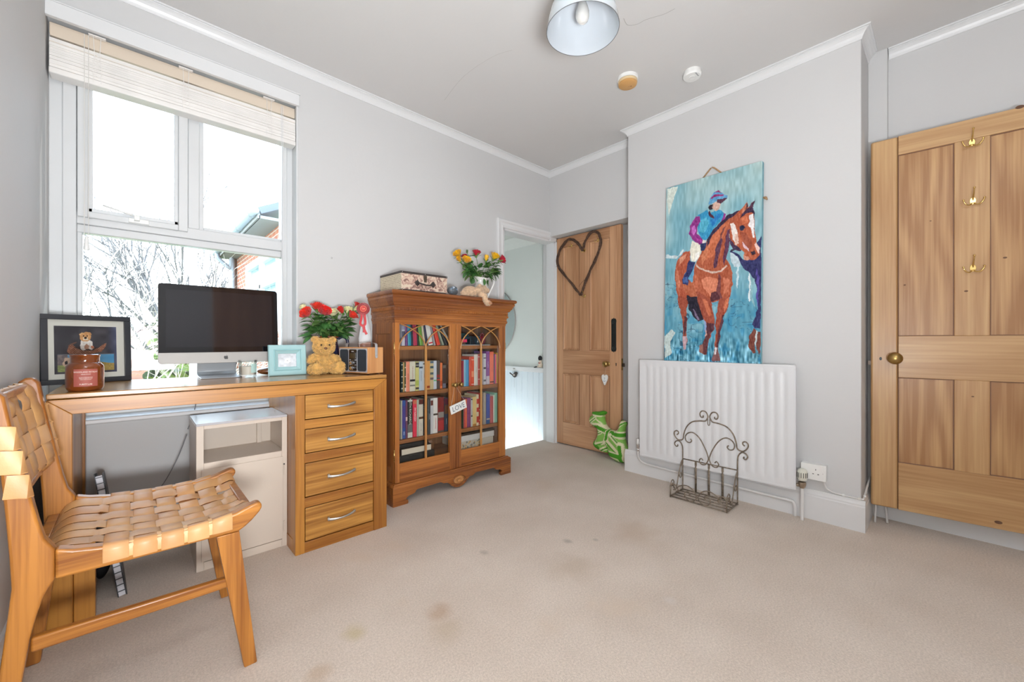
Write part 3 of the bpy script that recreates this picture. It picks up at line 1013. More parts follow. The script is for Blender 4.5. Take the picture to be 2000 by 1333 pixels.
chair = thing('chair', 'low wooden chair with woven tan leather seat and back in front of the desk', 'chair', (0, 1.71, 0))
YN, YF = 1.463, 1.955      # outer faces of the two side frames
TK = .036
rail_top = [(-.141, .499), (-.11, .488), (-.06, .478), (.02, .471), (.10, .469), (.17, .472), (.225, .481), (.262, .494), (.280, .499), (.291, .493), (.293, .480), (.286, .468)]
rail_bot = [(.266, .447), (.248, .433), (.232, .4235), (.0, .4235), (-.141, .4255)]
rail = rail_top + rail_bot
post = [(-.246, .888), (-.230, .889), (-.218, .874), (-.207, .800), (-.191, .710), (-.179, .638), (-.168, .575), (-.158, .530), (-.1415, .4995), (-.1415, .4255), (-.152, .408), (-.160, .390), (-.171, .348), (-.181, .299), (-.192, .212), (-.205, .10), (-.215, 0),
        (-.250, 0), (-.240, .10), (-.228, .22), (-.216, .34), (-.208, .43), (-.211, .50), (-.217, .60), (-.224, .70), (-.238, .80), (-.262, .876)]
fleg = [(.176, .423), (.2325, .423), (.279, .003), (.277, 0), (.247, 0), (.245, .003)]
for y0, nm in ((YN, 'near'), (YF - TK, 'far')):
    bm = B(); prism(bm, rail, y0, y0 + TK); obj('seat_rail', bm, M_ch, chair, bevel=.006, seg=3)
    bm = B(); prism(bm, post, y0, y0 + TK); obj('back_post', bm, M_chZ, chair, bevel=.006, seg=3)
    bm = B(); prism(bm, fleg, y0 + .001, y0 + TK - .001); obj('front_leg', bm, M_chZ, chair, bevel=.005, seg=3)
    bm = B(); prism(bm, [(-.180, .2985), (-.180, .2635), (.214, .2595), (.210, .2885)], y0 + .008, y0 + .030); obj('stretcher', bm, M_ch, chair, bevel=.005, seg=3)
# curved apron between the front legs and a rear cross rail
pts = [(YN + TK, .423), (YN + TK, .375)]
for k in range(13):
    t = k / 12; pts.append((YN + TK + (YF - YN - 2 * TK) * t, .375 + .034 * math.sin(PI * t) ** .5))
pts += [(YF - TK, .375), (YF - TK, .423)]
pp = [p for i, p in enumerate(pts) if i == 0 or p != pts[i - 1]]
bm = B(); prism(bm, pp, .188, .212, 'X'); obj('front_apron', bm, M_ch, chair, bevel=.003)
bm = B(); box(bm, -.200, -.172, YN + TK, YF - TK, .395, .455); obj('rear_rail', bm, M_ch, chair, bevel=.004)
bm = B(); box(bm, .255, .279, YN + TK, YF - TK, .452, .470); obj('front_rail', bm, M_ch, chair, bevel=.004)
bm = B(); box(bm, -.258, -.238, YN + TK, YF - TK, .850, .872); obj('top_rail', bm, M_ch, chair, bevel=.005)
bm = B(); box(bm, -.222, -.204, YN + TK, YF - TK, .600, .622); obj('lower_back_rail', bm, M_ch, chair, bevel=.005)

def rail_z(x):
    P = rail_top
    for (xa, za), (xb, zb) in zip(P, P[1:]):
        if xa <= x <= xb: return za + (zb - za) * (x - xa) / (xb - xa)
    return P[0][1] if x < P[0][0] else .49
rs = random.Random(11)
def tone():
    v = rs.uniform(.86, 1.07); return (v, v * rs.uniform(.96, 1.02), v * rs.uniform(.92, 1.02))
YI0, YI1 = YN + TK, YF - TK
def seat_z(x, y):
    t = (y - YN) / (YF - YN)
    s = math.sin(PI * min(max(t, 0), 1))
    front = max(0, (x + .05) / .33)
    return rail_z(x) + .004 - (.016 + .020 * front) * s ** .8
vf = ([], [], [])
# five straps across, wrapping the side rails
xs = [-.0355, .021, .0775, .134, .1905]
CW = .0492
ny = 6
ypitch = (YI1 - YI0) / ny
for i, xc in enumerate(xs):
    path = []
    # start under the near rail, outside face, over the top
    zt = rail_z(xc)
    path.append(Vector((xc, YN - .0026, zt - .040)))
    path.append(Vector((xc, YN - .0028, zt - .012)))
    path.append(Vector((xc, YN + .001, zt - .001)))
    path.append(Vector((xc, YN + .008, zt + .003)))
    N = 60
    for k in range(N + 1):
        y = YN + .016 + (YF - YN - .032) * k / N
        u = (y - YI0) / ypitch - .5
        inside = 1 if YI0 < y < YI1 else 0
        wv = math.cos(PI * (u + i)) if inside else 1
        wv = max(-1, min(1, wv * 1.5))
        path.append(Vector((xc, y, seat_z(xc, y) + .0027 * wv * inside + .001)))
    path.append(Vector((xc, YF - .008, zt + .003)))
    path.append(Vector((xc, YF - .001, zt - .001)))
    path.append(Vector((xc, YF + .0028, zt - .012)))
    path.append(Vector((xc, YF + .0026, zt - .040)))
    strap(vf, path, lambda q: Vector((.02, 0, rail_z(q.x + .01) - rail_z(q.x - .01))), CW, .0022, tone())
# lengthwise straps
for j in range(ny):
    yc = YI0 + (j + .5) * ypitch
    path = [Vector((-.176, yc, .437)), Vector((-.171, yc, .458))]
    N = 72
    for k in range(N + 1):
        x = -.160 + (.262 + .160) * k / N
        u = (x - xs[0]) / .0565
        wv = -math.cos(PI * (u + j)) if xs[0] - .045 < x < xs[-1] + .045 else 0
        wv = max(-1, min(1, wv * 1.5))
        rise = -.020 * max(0, (-.11 - x) / .05) ** 1.5 if x < -.11 else 0
        path.append(Vector((x, yc, seat_z(x, yc) + .0027 * wv + rise)))
    e = path[-1]
    path += [Vector((.274, yc, e.z - .003)), Vector((.281, yc, e.z - .013)), Vector((.281, yc, e.z - .030))]
    strap(vf, path, lambda q: Vector((0, .02, (seat_z(q.x, q.y + .01) - seat_z(q.x, q.y - .01)) if q.z > .46 else 0)), ypitch * .90, .0022, tone())
strap_obj('seat_weave', vf, chair)
# small pieces on the rail between the wraps
for xa, xb in zip(xs, xs[1:]):
    xc = (xa + xb) / 2; zt = rail_z(xc)
    for ys, s in ((YN, 1), (YF, -1)):
        vf = ([], [], [])
        path = [Vector((xc, ys - s * .0012, zt - .036)), Vector((xc, ys - s * .0012, zt - .008)), Vector((xc, ys + s * .004, zt + .0005)), Vector((xc, ys + s * .03, zt + .001))]
        strap(vf, path, Vector((1, 0, 0)), .010, .0016, (1.05, 1.1, 1.1))
        strap_obj('seat_binding', vf, chair)
# back weave: vertical straps over the top rail, horizontal ones round the posts
def post_x(z):
    P = sorted([(b, a) for a, b in [(-.218, .872), (-.207, .800), (-.191, .710), (-.179, .638), (-.168, .575)]])
    for (za, xa), (zb, xb) in zip(P, P[1:]):
        if za <= z <= zb: return xa + (xb - xa) * (z - za) / (zb - za)
    return P[0][1] if z < P[0][0] else P[-1][1]
def back_x(y, z):
    t = (y - YN) / (YF - YN); s = math.sin(PI * min(max(t, 0), 1))
    return post_x(z) + .003 - .030 * s ** .8
vf = ([], [], [])
zs = [.776, .7185, .661]
for i, zc in enumerate(zs):
    path = []
    px_ = post_x(zc)
    path.append(Vector((px_ - .034, YN - .0026, zc + .006)))
    path.append(Vector((px_ - .010, YN - .0028, zc + .003)))
    path.append(Vector((px_ - .000, YN + .000, zc)))
    path.append(Vector((px_ + .003, YN + .008, zc)))
    N = 60
    for k in range(N + 1):
        y = YN + .016 + (YF - YN - .032) * k / N
        u = (y - YI0) / ypitch - .5
        inside = 1 if YI0 < y < YI1 else 0
        wv = max(-1, min(1, math.cos(PI * (u + i)) * 1.5))
        path.append(Vector((back_x(y, zc) + .0027 * wv * inside + .001, y, zc)))
    path.append(Vector((px_ + .003, YF - .008, zc)))
    path.append(Vector((px_, YF + .000, zc)))
    path.append(Vector((px_ - .010, YF + .0028, zc + .003)))
    path.append(Vector((px_ - .034, YF + .0026, zc + .006)))
    strap(vf, path, Vector((-.2, 0, 1)), .054, .0022, tone())
for j in range(ny):
    yc = YI0 + (j + .5) * ypitch
    path = []
    N = 48
    bxs = lambda z: back_x(yc, z)
    path += [Vector((-.213, yc, .598)), Vector((-.206, yc, .604)), Vector((bxs(.62) - .012, yc, .612))]
    for k in range(N + 1):
        z = .626 + (.858 - .626) * k / N
        u = (z - zs[0]) / .0575
        wv = max(-1, min(1, -math.cos(PI * (u + j)) * 1.5)) if .64 < z < .835 else 0
        path.append(Vector((bxs(z) + .0027 * wv - .006 * max(0, (z - .83) / .03), yc, z)))
    path += [Vector((-.243 - .012 * math.sin(PI * (yc - YN) / (YF - YN)), yc, .874)), Vector((-.256, yc, .875)), Vector((-.262, yc, .862)), Vector((-.262, yc, .835))]
    strap(vf, path, lambda q: Vector((back_x(q.y + .01, q.z) - back_x(q.y - .01, q.z), .02, 0)), ypitch * .93, .0022, tone())
strap_obj('back_weave', vf, chair)

# ------------------------------------------------------------------ glazed pine bookcase
PL, PD_ = (0.43, 0.152, 0.030), (0.17, 0.047, 0.010)
M_bkX = wood('bookcase_x', PL, PD_, 'X', 1.1, .34, rings=4, coat=.3, offset=(3, 4, 5), knots=1.9)
M_bkZ = wood('bookcase_z', PL, PD_, 'Z', 1.1, .34, rings=4, coat=.3, offset=(7, 2, 5), knots=1.9)
M_bkin = wood('bookcase_inside', (0.36, 0.17, 0.075), (0.20, 0.085, 0.035), 'Z', 1.1, .6, rings=4, coat=0, offset=(1, 6, 2), knots=2.4, boards=(0, .09, .14))
M_bksh = wood('bookcase_shelf', (0.42, 0.17, 0.05), (0.22, 0.075, 0.02), 'X', 1.1, .5, rings=4, coat=0.1, offset=(6, 6, 2))
M_bar = wood('glazing_bar', (0.50, 0.25, 0.075), (0.34, 0.14, 0.04), 'Z', 1.5, .4, rings=3, coat=.2)
bc = thing('bookcase', 'honey pine bookcase with two arched glazed doors and a moulded cornice', 'bookcase', (1.62, 2.45, 0))
FY2 = 2.290      # face of the doors
X0, X1 = 1.160, 2.070
ZB, ZT = .128, 1.135
# cornice, stepped mouldings (mitred ring open at the back)
steps = [(1.118, 0.000), (1.135, 0.004), (1.140, .012), (1.152, .014), (1.158, .008), (1.176, .010), (1.180, .020), (1.190, .022), (1.194, .016), (1.210, .018),
         (1.224, .018), (1.226, .030), (1.236, .036), (1.250, .052), (1.268, .060), (1.272, .068), (1.284, .070), (1.288, .064), (1.292, .074), (1.296, .082), (1.305, .086), (1.313, .082), (1.3165, .074), (1.318, .0)]
bm = B()
SX = .40; SY = .47   # the cornice projects a little less at the sides than a square mitre
rows = []
for (x, y, nx, ny) in ((X0, 2.612, -1, 0), (X0, FY2, -1, -1), (X1, FY2, 1, -1), (X1, 2.612, 1, 0)):
    rows.append([bm.verts.new((x + nx * a * .45 if nx < 0 else x + nx * a * .95, y + ny * a * .5, z)) for z, a in steps])
for A, Bq in zip(rows, rows[1:]):
    for i in range(len(steps) - 1): bm.faces.new((A[i], A[i + 1], Bq[i + 1], Bq[i]))
bm.faces.new([r_[-1] for r_ in rows]); bm.faces.new([r_[0] for r_ in rows])
bm.faces.new(list(rows[0]) ); bm.faces.new(list(rows[-1]))
corn = obj('cornice', bm, M_bkX, bc)
bm = B()
x = X0 - .006
while x < X1 + .012:
    box(bm, x, x + .0052, FY2 - .014, FY2 - .006, 1.197, 1.213); x += .0098
y = FY2
while y < 2.60:
    box(bm, X0 - .0125, X0 - .006, y, y + .0052, 1.197, 1.213); y += .0098
o = obj('dentil_strip', bm, M_bkX, corn); o['kind'] = 'stuff'
# carcass
bm = B()
box(bm, X0, X0 + .020, FY2 + .022, FY2 + .06, ZB, 1.12); box(bm, X0, X0 + .020, 2.56, 2.61, ZB, 1.12)
box(bm, X0, X0 + .020, FY2 + .06, 2.56, 1.05, 1.12); box(bm, X0, X0 + .020, FY2 + .06, 2.56, ZB, .22)
box(bm, X0 + .008, X0 + .018, FY2 + .06, 2.56, .22, 1.05)
obj('side_panel', bm, M_bkZ, bc, bevel=.0015)
bm = B(); box(bm, X1 - .020, X1, FY2 + .022, 2.61, ZB, 1.12)
obj('side_panel', bm, M_bkZ, bc, bevel=.0015)
bm = B(); box(bm, X0 + .02, X1 - .02, 2.600, 2.612, ZB, 1.12); obj('back_panel', bm, M_bkin, bc)
for xa_ in (X0 + .02, X1 - .021):
    bm = B(); box(bm, xa_, xa_ + .001, FY2 + .03, 2.60, .2, 1.12); obj('inner_lining', bm, M_bkin, bc)
bm = B()
for i in range(34):
    for yy in (2.33, 2.56): ball(bm, (X1 - .0215, yy, .25 + i * .025), (.001, .003, .003), 8, 4)
obj('shelf_peg_holes', bm, M_gap, bc)['kind'] = 'stuff'
SH = [(.190, .235), (.358, .383), (.653, .680), (.948, .973)]
bm = B(); box(bm, X0 + .02, X1 - .02, FY2 + .025, 2.60, SH[0][0], SH[0][1]); obj('bottom_board', bm, M_bksh, bc)
for a, b in SH[1:]:
    bm = B(); box(bm, X0 + .02, X1 - .02, 2.325, 2.60, a, b); obj('shelf', bm, M_bksh, bc, bevel=.002)
# plinth with bracket feet, carved oval in the middle
PX0, PX1, PY = 1.134, 2.100, 2.262
def plinth_pts():
    L = [(PX0, 0), (PX0 + .098, 0), (PX0 + .104, .008), (PX0 + .100, .024), (PX0 + .090, .028), (PX0 + .090, .036), (PX0 + .105, .046), (PX0 + .130, .050), (PX0 + .150, .056), (PX0 + .158, .070), (PX0 + .175, .073),
         (PX0 + .20, .073), (PX0 + .335, .076), (PX0 + .348, .070), (PX0 + .36, .062), (PX0 + .39, .059), (PX0 + .405, .050), (PX0 + .425, .030), (PX0 + .450, .014), (PX0 + .483, .009)]
    c = (PX0 + PX1) / 2
    Rr = [(2 * c - x, z) for x, z in reversed(L[:-1])]
    return L + Rr + [(PX1, .108), (PX0, .108)]
bm = B(); prism(bm, plinth_pts(), PY, PY + .020, 'Y'); pf = obj('plinth', bm, M_bkX, bc, bevel=.0015)
for xa_ in (PX0, PX1 - .02):
    bm = B(); box(bm, xa_, xa_ + .02, PY + .020, 2.61, .0, .108); obj('plinth_side', bm, M_bkX, bc)
bm = B()
prof = [(.108, 0.0), (.114, .0), (.120, .006), (.124, .014), (.130, .018)]
rows = []
for (x, y, nx, ny) in ((PX0, 2.612, 1, 0), (PX0, PY, 1, 1), (PX1, PY, -1, 1), (PX1, 2.612, -1, 0)):
    rows.append([bm.verts.new((x + nx * a, y + ny * a, z)) for z, a in prof])
for A, Bq in zip(rows, rows[1:]):
    for i in range(len(prof) - 1): bm.faces.new((A[i], A[i + 1], Bq[i + 1], Bq[i]))
bm.faces.new([r_[-1] for r_ in rows]); bm.faces.new([r_[0] for r_ in rows])
obj('plinth_moulding', bm, M_bkX, bc)
cx = (PX0 + PX1) / 2
bm = B()
ov = [(cx + .050 * math.cos(a), PY - .003, .060 + .030 * math.sin(a)) for a in [2 * PI * k / 40 for k in range(40)]]
tube(bm, ov, .0035, 6, closed=True); obj('oval_rim', bm, M_bkX, pf, smooth=True); bm = B()
ball(bm, (cx, PY - .001, .060), (.045, .005, .026), 24, 10)
for k in range(26):
    a = 2 * PI * k / 26
    tube(bm, [(cx + .018 * math.cos(a), PY - .006, .058 + .010 * math.sin(a)), (cx + .044 * math.cos(a), PY - .004, .060 + .025 * math.sin(a))], [.0018, .0034], 6)
ball(bm, (cx, PY - .007, .054), (.014, .004, .008), 12, 8)
obj('carved_oval', bm, wood('carving', (0.56, 0.26, 0.08), (0.32, 0.11, 0.03), 'X', 2, .3), pf, smooth=True)
# doors
def lattice(gx0, gx1, gz0, gz1, zs_):
    bm = B()
    xm = (gx0 + gx1) / 2
    y = FY2 + .002
    W = xm - gx0
    top = gz1 + .002
    def arc(xa, xb):
        T = R(66)
        return [(xa + (xb - xa) * (1 - math.cos(T * t)) / (1 - math.cos(T)), y, zs_ + (top - zs_) * math.sin(T * t) / math.sin(T)) for t in [k / 16 for k in range(17)]]
    for xa, xb in ((gx0 - .004, xm - .012), (xm, gx0 + .006), (xm, gx1 - .006), (gx1 + .004, xm + .012)):
        tube(bm, arc(xa, xb), .0052, 6, flat=(1.0, .75))
    box(bm, xm - .0065, xm + .0065, y - .004, y + .005, gz0, zs_ + .01)
    return bm
def glazed_door(x0, x1, gx0, gx1, gz0, gz1, z0, z1, hinge_x, knob_x, z_sp):
    bm = B(); box(bm, x0, gx0, FY2, FY2 + .021, z0, z1); box(bm, gx1, x1, FY2, FY2 + .021, z0, z1)
    box(bm, gx0 - .002, gx1 + .002, FY2 + .016, FY2 + .0205, z0, gz0 - .001); box(bm, gx0 - .002, gx1 + .002, FY2 + .016, FY2 + .0205, gz1 + .001, z1)
    d = obj('cabinet_door', bm, M_bkZ, bc, bevel=.0025)
    for za_, zb_ in ((z0, gz0), (gz1, z1)):
        bm = B(); box(bm, gx0, gx1, FY2 + .0003, FY2 + .0159, za_, zb_); obj('door_rail', bm, M_bkX, d, bevel=.001)
    obj('glazing_bars', lattice(gx0, gx1, gz0, gz1, z_sp), M_bar, d, smooth='auto')
    bm = B(); box(bm, gx0 - .003, gx1 + .003, FY2 + .0125, FY2 + .0145, gz0 - .003, gz1 + .003); obj('glass', bm, M_cabglass, d)
    bm = B(); lathe(bm, [(0, .040), (.009, .039), (.0150, .034), (.0165, .027), (.013, .019), (.007, .013), (.005, .005), (.013, .002), (.014, 0), (0, 0)], M=frame_M((knob_x, FY2, .706), (1, 0, 0), (0, 0, 1)), seg=24)
    obj('knob', bm, M_agedbrass, d, smooth=True)
    for zc in (.30, .96):
        bm = B(); tube(bm, [(hinge_x, FY2 + .006, zc - .030), (hinge_x, FY2 + .006, zc + .030)], .0035, 8)
        ball(bm, (hinge_x, FY2 + .006, zc - .033), .0032, 8, 6); ball(bm, (hinge_x, FY2 + .006, zc + .033), .0032, 8, 6)
        obj('hinge', bm, M_brass, d, smooth=True)
    return d
glazed_door(1.161, 1.6125, 1.192, 1.561, .247, 1.108, .131, 1.134, 1.159, 1.590, .952)
glazed_door(1.6145, 2.069, 1.657, 2.010, .247, 1.108, .131, 1.134, 2.071, 1.640, .952)

# ------------------------------------------------------------------ LOVE sign hanging from the left knob
sg = thing('hanging_sign', 'small white wooden LOVE sign hanging on string from a bookcase knob', 'sign', (1.60, 2.262, .66))
c = at(895, 795.5, Y=2.268)
exs = (at(913, 786, Y=2.272) - at(875, 804, Y=2.262)).normalized()
Ms = frame_M(c, exs, Vector((0, 0, 1)) - exs * exs.z)
bm = B(); box(bm, -.069, .069, -.029, .029, -.003, .0035, M=Ms); obj('sign_board', bm, plain('sign_white', (.78, .78, .76), .5), sg, bevel=.0008)
bm = text_bm('LOVE', .050, Ms @ Matrix.Translation((0, -.001, .004)), .0003, (.92, 1)); obj('lettering', bm, plain('sign_ink', (.13, .16, .20), .6), sg)
bm = B(); k0 = Vector((1.592, 2.276, .712)); tube(bm, [Ms @ Vector((-.058, .027, .004)), k0, Ms @ Vector((.058, .027, .004))], .0008, 5)
obj('string', bm, plain('twine', (.72, .60, .45), .8), sg)

# ------------------------------------------------------------------ books
_bm_cache = {}
def cover(c, r=.45):
    k = tuple(c)
    if k not in _bm_cache:
        _bm_cache[k] = plain('cover_%d_%d_%d' % k, lin(c), r, vary=.03, vscale=20)
    return _bm_cache[k]
M_pages = plain('book_pages', (.72, .66, .54), .8)
BY = 2.340
ORD = ['first', 'second', 'third', 'fourth', 'fifth', 'sixth', 'seventh', 'eighth', 'ninth', 'tenth', 'eleventh', 'twelfth', 'thirteenth', 'fourteenth', 'fifteenth', 'sixteenth', 'seventeenth']
def book(xa, xb, z0, h, col, label, group, bands=(), lean=0.0, title=None, tcol=(240, 240, 235), depth=.150, y=BY, tsize=None, dots=None, name='book', tpos=.5, curve=0):
    """upright book, spine towards the room. bands: (z fraction from, to, colour)"""
    o = thing(name, label, 'book', ((xa + xb) / 2, y + depth / 2, z0), 0, group)
    w = xb - xa
    MM = Matrix.Translation((xa, y, z0)) @ Matrix.Rotation(-abs(lean), 4, 'Y')
    def lb(name_, x0, x1, y0, y1, za, zb, mat, par, bev=0):
        bm = B(); box(bm, x0, x1, y0, y1, za, zb, M=MM); return obj(name_, bm, mat, par, bevel=bev)
    bm = B()
    pr = [(0, .002), (w * .2, 0), (w * .8, 0), (w, .002), (w, depth), (w - .0015, depth), (w - .0015, .004), (.0015, .004), (.0015, depth), (0, depth)]
    prism(bm, pr, 0, h, 'Z', M=MM)
    obj('cover', bm, cover(col), o)
    lb('page_block', .0016, w - .0016, .0045, depth - .004, .003, h - .003, M_pages, o)
    if bands:
        cuts = sorted({0.004, .996} | {min(max(q, .004), .996) for b_ in bands for q in b_[:2]})
        bm = B(); mats = [cover(col)]
        ring = lambda z_: [bm.verts.new(MM @ Vector(v)) for v in ((w * .04, .003, z_), (w * .04, -.0006, z_), (w * .96, -.0006, z_), (w * .96, .003, z_))]
        prev = ring(cuts[0] * h)
        for a, b in zip(cuts, cuts[1:]):
            mt = mats[0]
            for ba, bb, c_ in bands:
                if ba <= (a + b) / 2 <= bb: mt = cover(c_)
            if mt not in mats: mats.append(mt)
            cur = ring(b * h)
            for q in range(3):
                f = bm.faces.new((prev[q], prev[q + 1], cur[q + 1], cur[q])); f.material_index = mats.index(mt)
            prev = cur
        obj('spine_print', bm, mats, o)
    if title:
        s = tsize or min(w * .62, .03)
        Mt = MM @ frame_M((w / 2, -.0009, h * tpos), (0, 0, -1), (1, 0, 0))
        bm = text_bm(title, s, Mt, .0002)
        obj('spine_title', bm, cover(tcol), o)
    return o
def pxx(px, y=BY, z=.5):
    return at(px, 668, Y=y).x

def row(spans, z0, where, group):
    for i, b in enumerate(spans):
        pa, pb, ytop, col, desc = b[:5]
        kw = b[5] if len(b) > 5 else {}
        xa, xb = pxx(pa) + .0006, pxx(pb) - .0006
        xc = (pa + pb) / 2
        h = at(xc, ytop, Y=BY).z - z0
        book(xa, xb, z0, h, col, '%s, %s book along %s' % (desc, ORD[i], where), group, **kw)

Lw2 = 'the left second shelf'
row([
 (783.6, 787, 708, (30, 50, 48), 'black green book with pale specks', dict(bands=[(.1, .14, (200, 200, 190)), (.3, .33, (190, 190, 180)), (.5, .53, (200, 200, 190)), (.72, .75, (180, 190, 180)), (.9, .93, (200, 200, 190))])),
 (787, 790.4, 708, (185, 150, 95), 'thin tan book', {}),
 (790.4, 793, 708, (60, 80, 50), 'thin dark green dotted book', dict(bands=[(.02, .14, (215, 200, 190)), (.22, .25, (200, 200, 180)), (.5, .53, (200, 200, 180)), (.8, .84, (200, 200, 180))])),
 (793, 800.4, 706.8, (226, 140, 112), 'salmon orange book', dict(title='HISTORY', tcol=(150, 70, 50), tsize=.010)),
 (800.4, 811.2, 706.6, (210, 208, 190), 'thick cream book with a small black bird', dict(title='THE GOLDFINCH', tcol=(160, 90, 80), tsize=.011, tpos=.62, bands=[(.33, .40, (40, 40, 45)), (.17, .22, (120, 120, 110))])),
 (811.6, 818.6, 706.8, (206, 202, 130), 'pale yellow book with a black and white top', dict(bands=[(.80, .97, (60, 62, 60)), (.87, .89, (200, 200, 195)), (.05, .12, (70, 60, 55)), (.18, .36, (170, 185, 90))])),
 (818.8, 826, 706.4, (188, 202, 214), 'pale blue book', dict(title='BIRDS OF BRITAIN', tcol=(90, 95, 110), tsize=.008, bands=[(.76, .82, (50, 70, 90))])),
 (826, 830.8, 706.2, (214, 212, 210), 'thin white book with a dark square', dict(bands=[(.89, .93, (60, 65, 60))], title='SUMMER', tcol=(190, 120, 110), tsize=.007)),
 (831, 840, 705.6, (214, 156, 90), 'light orange brown book half behind the glazing bar', dict(bands=[(.06, .14, (150, 60, 30))])),
 (840, 847, 705.4, (196, 180, 140), 'teal and cream checked book', dict(bands=[(.92, .99, (70, 100, 125)), (.74, .82, (55, 85, 95)), (.52, .60, (80, 100, 105)), (.34, .42, (110, 95, 100))])),
 (847, 853, 705, (200, 208, 220), 'pale blue white book', dict(bands=[(.28, .33, (120, 190, 140))])),
 (853, 859.6, 704.6, (84, 76, 72), 'charcoal book with a red patch', dict(bands=[(.4, .5, (150, 50, 50)), (.30, .34, (200, 60, 50))])),
 (859.8, 864, 709, (226, 120, 66), 'bright orange book', dict(bands=[(.1, .3, (180, 70, 25))])),
 (864.6, 871, 711, (70, 50, 45), 'dark brown book with a pale band', dict(bands=[(.82, .94, (120, 110, 100)), (.02, .2, (110, 110, 125))])),
], .681, Lw2, 'books on the second shelf, left side')

row([
 (783.6, 785.8, 783, (205, 200, 175), 'thin cream book', {}),
 (785.8, 792.2, 782.6, (66, 60, 140), 'blue and purple book', dict(bands=[(.0, .28, (40, 80, 150)), (.86, 1, (45, 80, 150))], title='BIBLE', tcol=(220, 225, 240), tsize=.010, tpos=.14)),
 (792.2, 796, 782.4, (110, 62, 92), 'plum purple book with a pink label', dict(bands=[(.46, .56, (220, 190, 185))])),
 (796, 806, 781.6, (28, 30, 32), 'black and white book titled KEITH RICHARDS', dict(title='KEITH RICHARDS', tcol=(222, 228, 215), tsize=.0215, tpos=.69, bands=[(.0, .14, (214, 218, 208)), (.14, .36, (105, 108, 110)), (.955, 1, (205, 205, 200))])),
 (806.6, 814.2, 781.0, (222, 48, 78), 'bright red book with white capital letters', dict(title="I'M NAKED!", tcol=(250, 240, 240), tsize=.0175, tpos=.60, bands=[(.88, .98, (200, 110, 80))])),
 (814.4, 817.6, 781, (170, 186, 170), 'thin pale green book', {}),
 (817.8, 826.6, 780.2, (214, 208, 192), 'cream book with a brown skyline', dict(bands=[(.86, 1, (90, 35, 30)), (.46, .52, (95, 65, 45))], title='LANDSCAPES', tcol=(120, 120, 115), tsize=.009, tpos=.24)),
 (826.8, 834.6, 780, (38, 36, 38), 'wide black book', dict(bands=[(.74, .75, (120, 120, 120)), (.79, .80, (120, 120, 120))])),
 (836, 841, 779.2, (56, 62, 66), 'dark slate book with pale lettering', dict(title='THE STORY', tcol=(200, 200, 195), tsize=.008)),
 (841, 846.2, 778.6, (196, 196, 200), 'light grey book with a small portrait', dict(bands=[(.8, .94, (110, 60, 55))])),
 (846.2, 855, 777.8, (226, 224, 220), 'white book with red capital letters', dict(title='CHAMPIONS', tcol=(190, 60, 70), tsize=.013, tpos=.28, bands=[(.51, .56, (70, 60, 50))])),
 (855.4, 867.4, 776.6, (128, 42, 40), 'wide dark red book with a picture', dict(bands=[(.42, .58, (140, 135, 130)), (.05, .34, (170, 45, 48)), (.0, .05, (90, 80, 72))])),
 (868, 875.6, 777.6, (52, 62, 78), 'dark blue grey book with a tan panel', dict(bands=[(.52, .78, (110, 75, 50)), (.80, .98, (90, 30, 50))], title='MARKETING', tcol=(200, 210, 220), tsize=.007, tpos=.3)),
], .384, 'the left third shelf', 'books on the third shelf, left side')

# leaning books on the top shelf, left
Z1 = .974
def lean_row(items, z0, where, group):
    x = pxx(items[0][0]); prev = R(items[0][3])
    for i, (pa, pb, hh, ln, col, desc, kw) in enumerate(items):
        a = R(ln); w = pxx(pb) - pxx(pa)
        x += hh * max(0, math.sin(a) - math.sin(prev)) + (.0012 if i else 0)
        book(x, x + w, z0 + .0008, hh, col, '%s, %s book along %s' % (desc, ORD[i], where), group, lean=a, **kw)
        x += w / math.cos(a); prev = a
lean_row([
 (785, 791, .185, .5, (196, 194, 208), 'white and lilac book', dict(bands=[(.3, .5, (90, 90, 110)), (.55, .8, (150, 150, 175))])),
 (791.6, 795.6, .183, 2.0, (116, 66, 128), 'thin purple book', {}),
 (796, 802, .186, 2.6, (32, 140, 165), 'teal blue book', {}),
 (802.4, 805.6, .185, 3.0, (30, 40, 60), 'narrow navy book', {}),
 (806, 813, .186, 3.4, (178, 52, 82), 'crimson book', dict(bands=[(.5, .9, (160, 45, 70))])),
 (813.4, 816, .17, 4.2, (40, 50, 52), 'narrow black book', {}),
 (816.4, 822, .184, 6.6, (108, 158, 60), 'bright green book', {}),
 (822.4, 825.6, .182, 8.5, (206, 196, 170), 'thin cream book leaning to the left', {}),
 (826, 829.6, .182, 10, (40, 42, 72), 'thin navy book leaning to the left', {}),
 (830, 838, .184, 11.2, (222, 222, 218), 'white book with red circle leaning left', dict(bands=[(.06, .11, (200, 40, 60))])),
 (838.6, 842, .184, 13.5, (150, 150, 156), 'grey book leaning to the left', {}),
 (842.6, 848.6, .184, 17, (216, 66, 50), 'vermilion red book leaning to the left', {}),
 (851, 854, .178, 23, (150, 160, 140), 'sage magazine leaning to the left', dict(name='magazine')),
 (857.5, 862, .180, 29, (44, 46, 50), 'black folder leaning furthest over', dict(name='folder')),
 (865, 868, .178, 33, (160, 156, 150), 'grey magazine leaning flattest at the end', dict(name='magazine')),
], Z1, 'the left top shelf', 'leaning books on the top shelf')

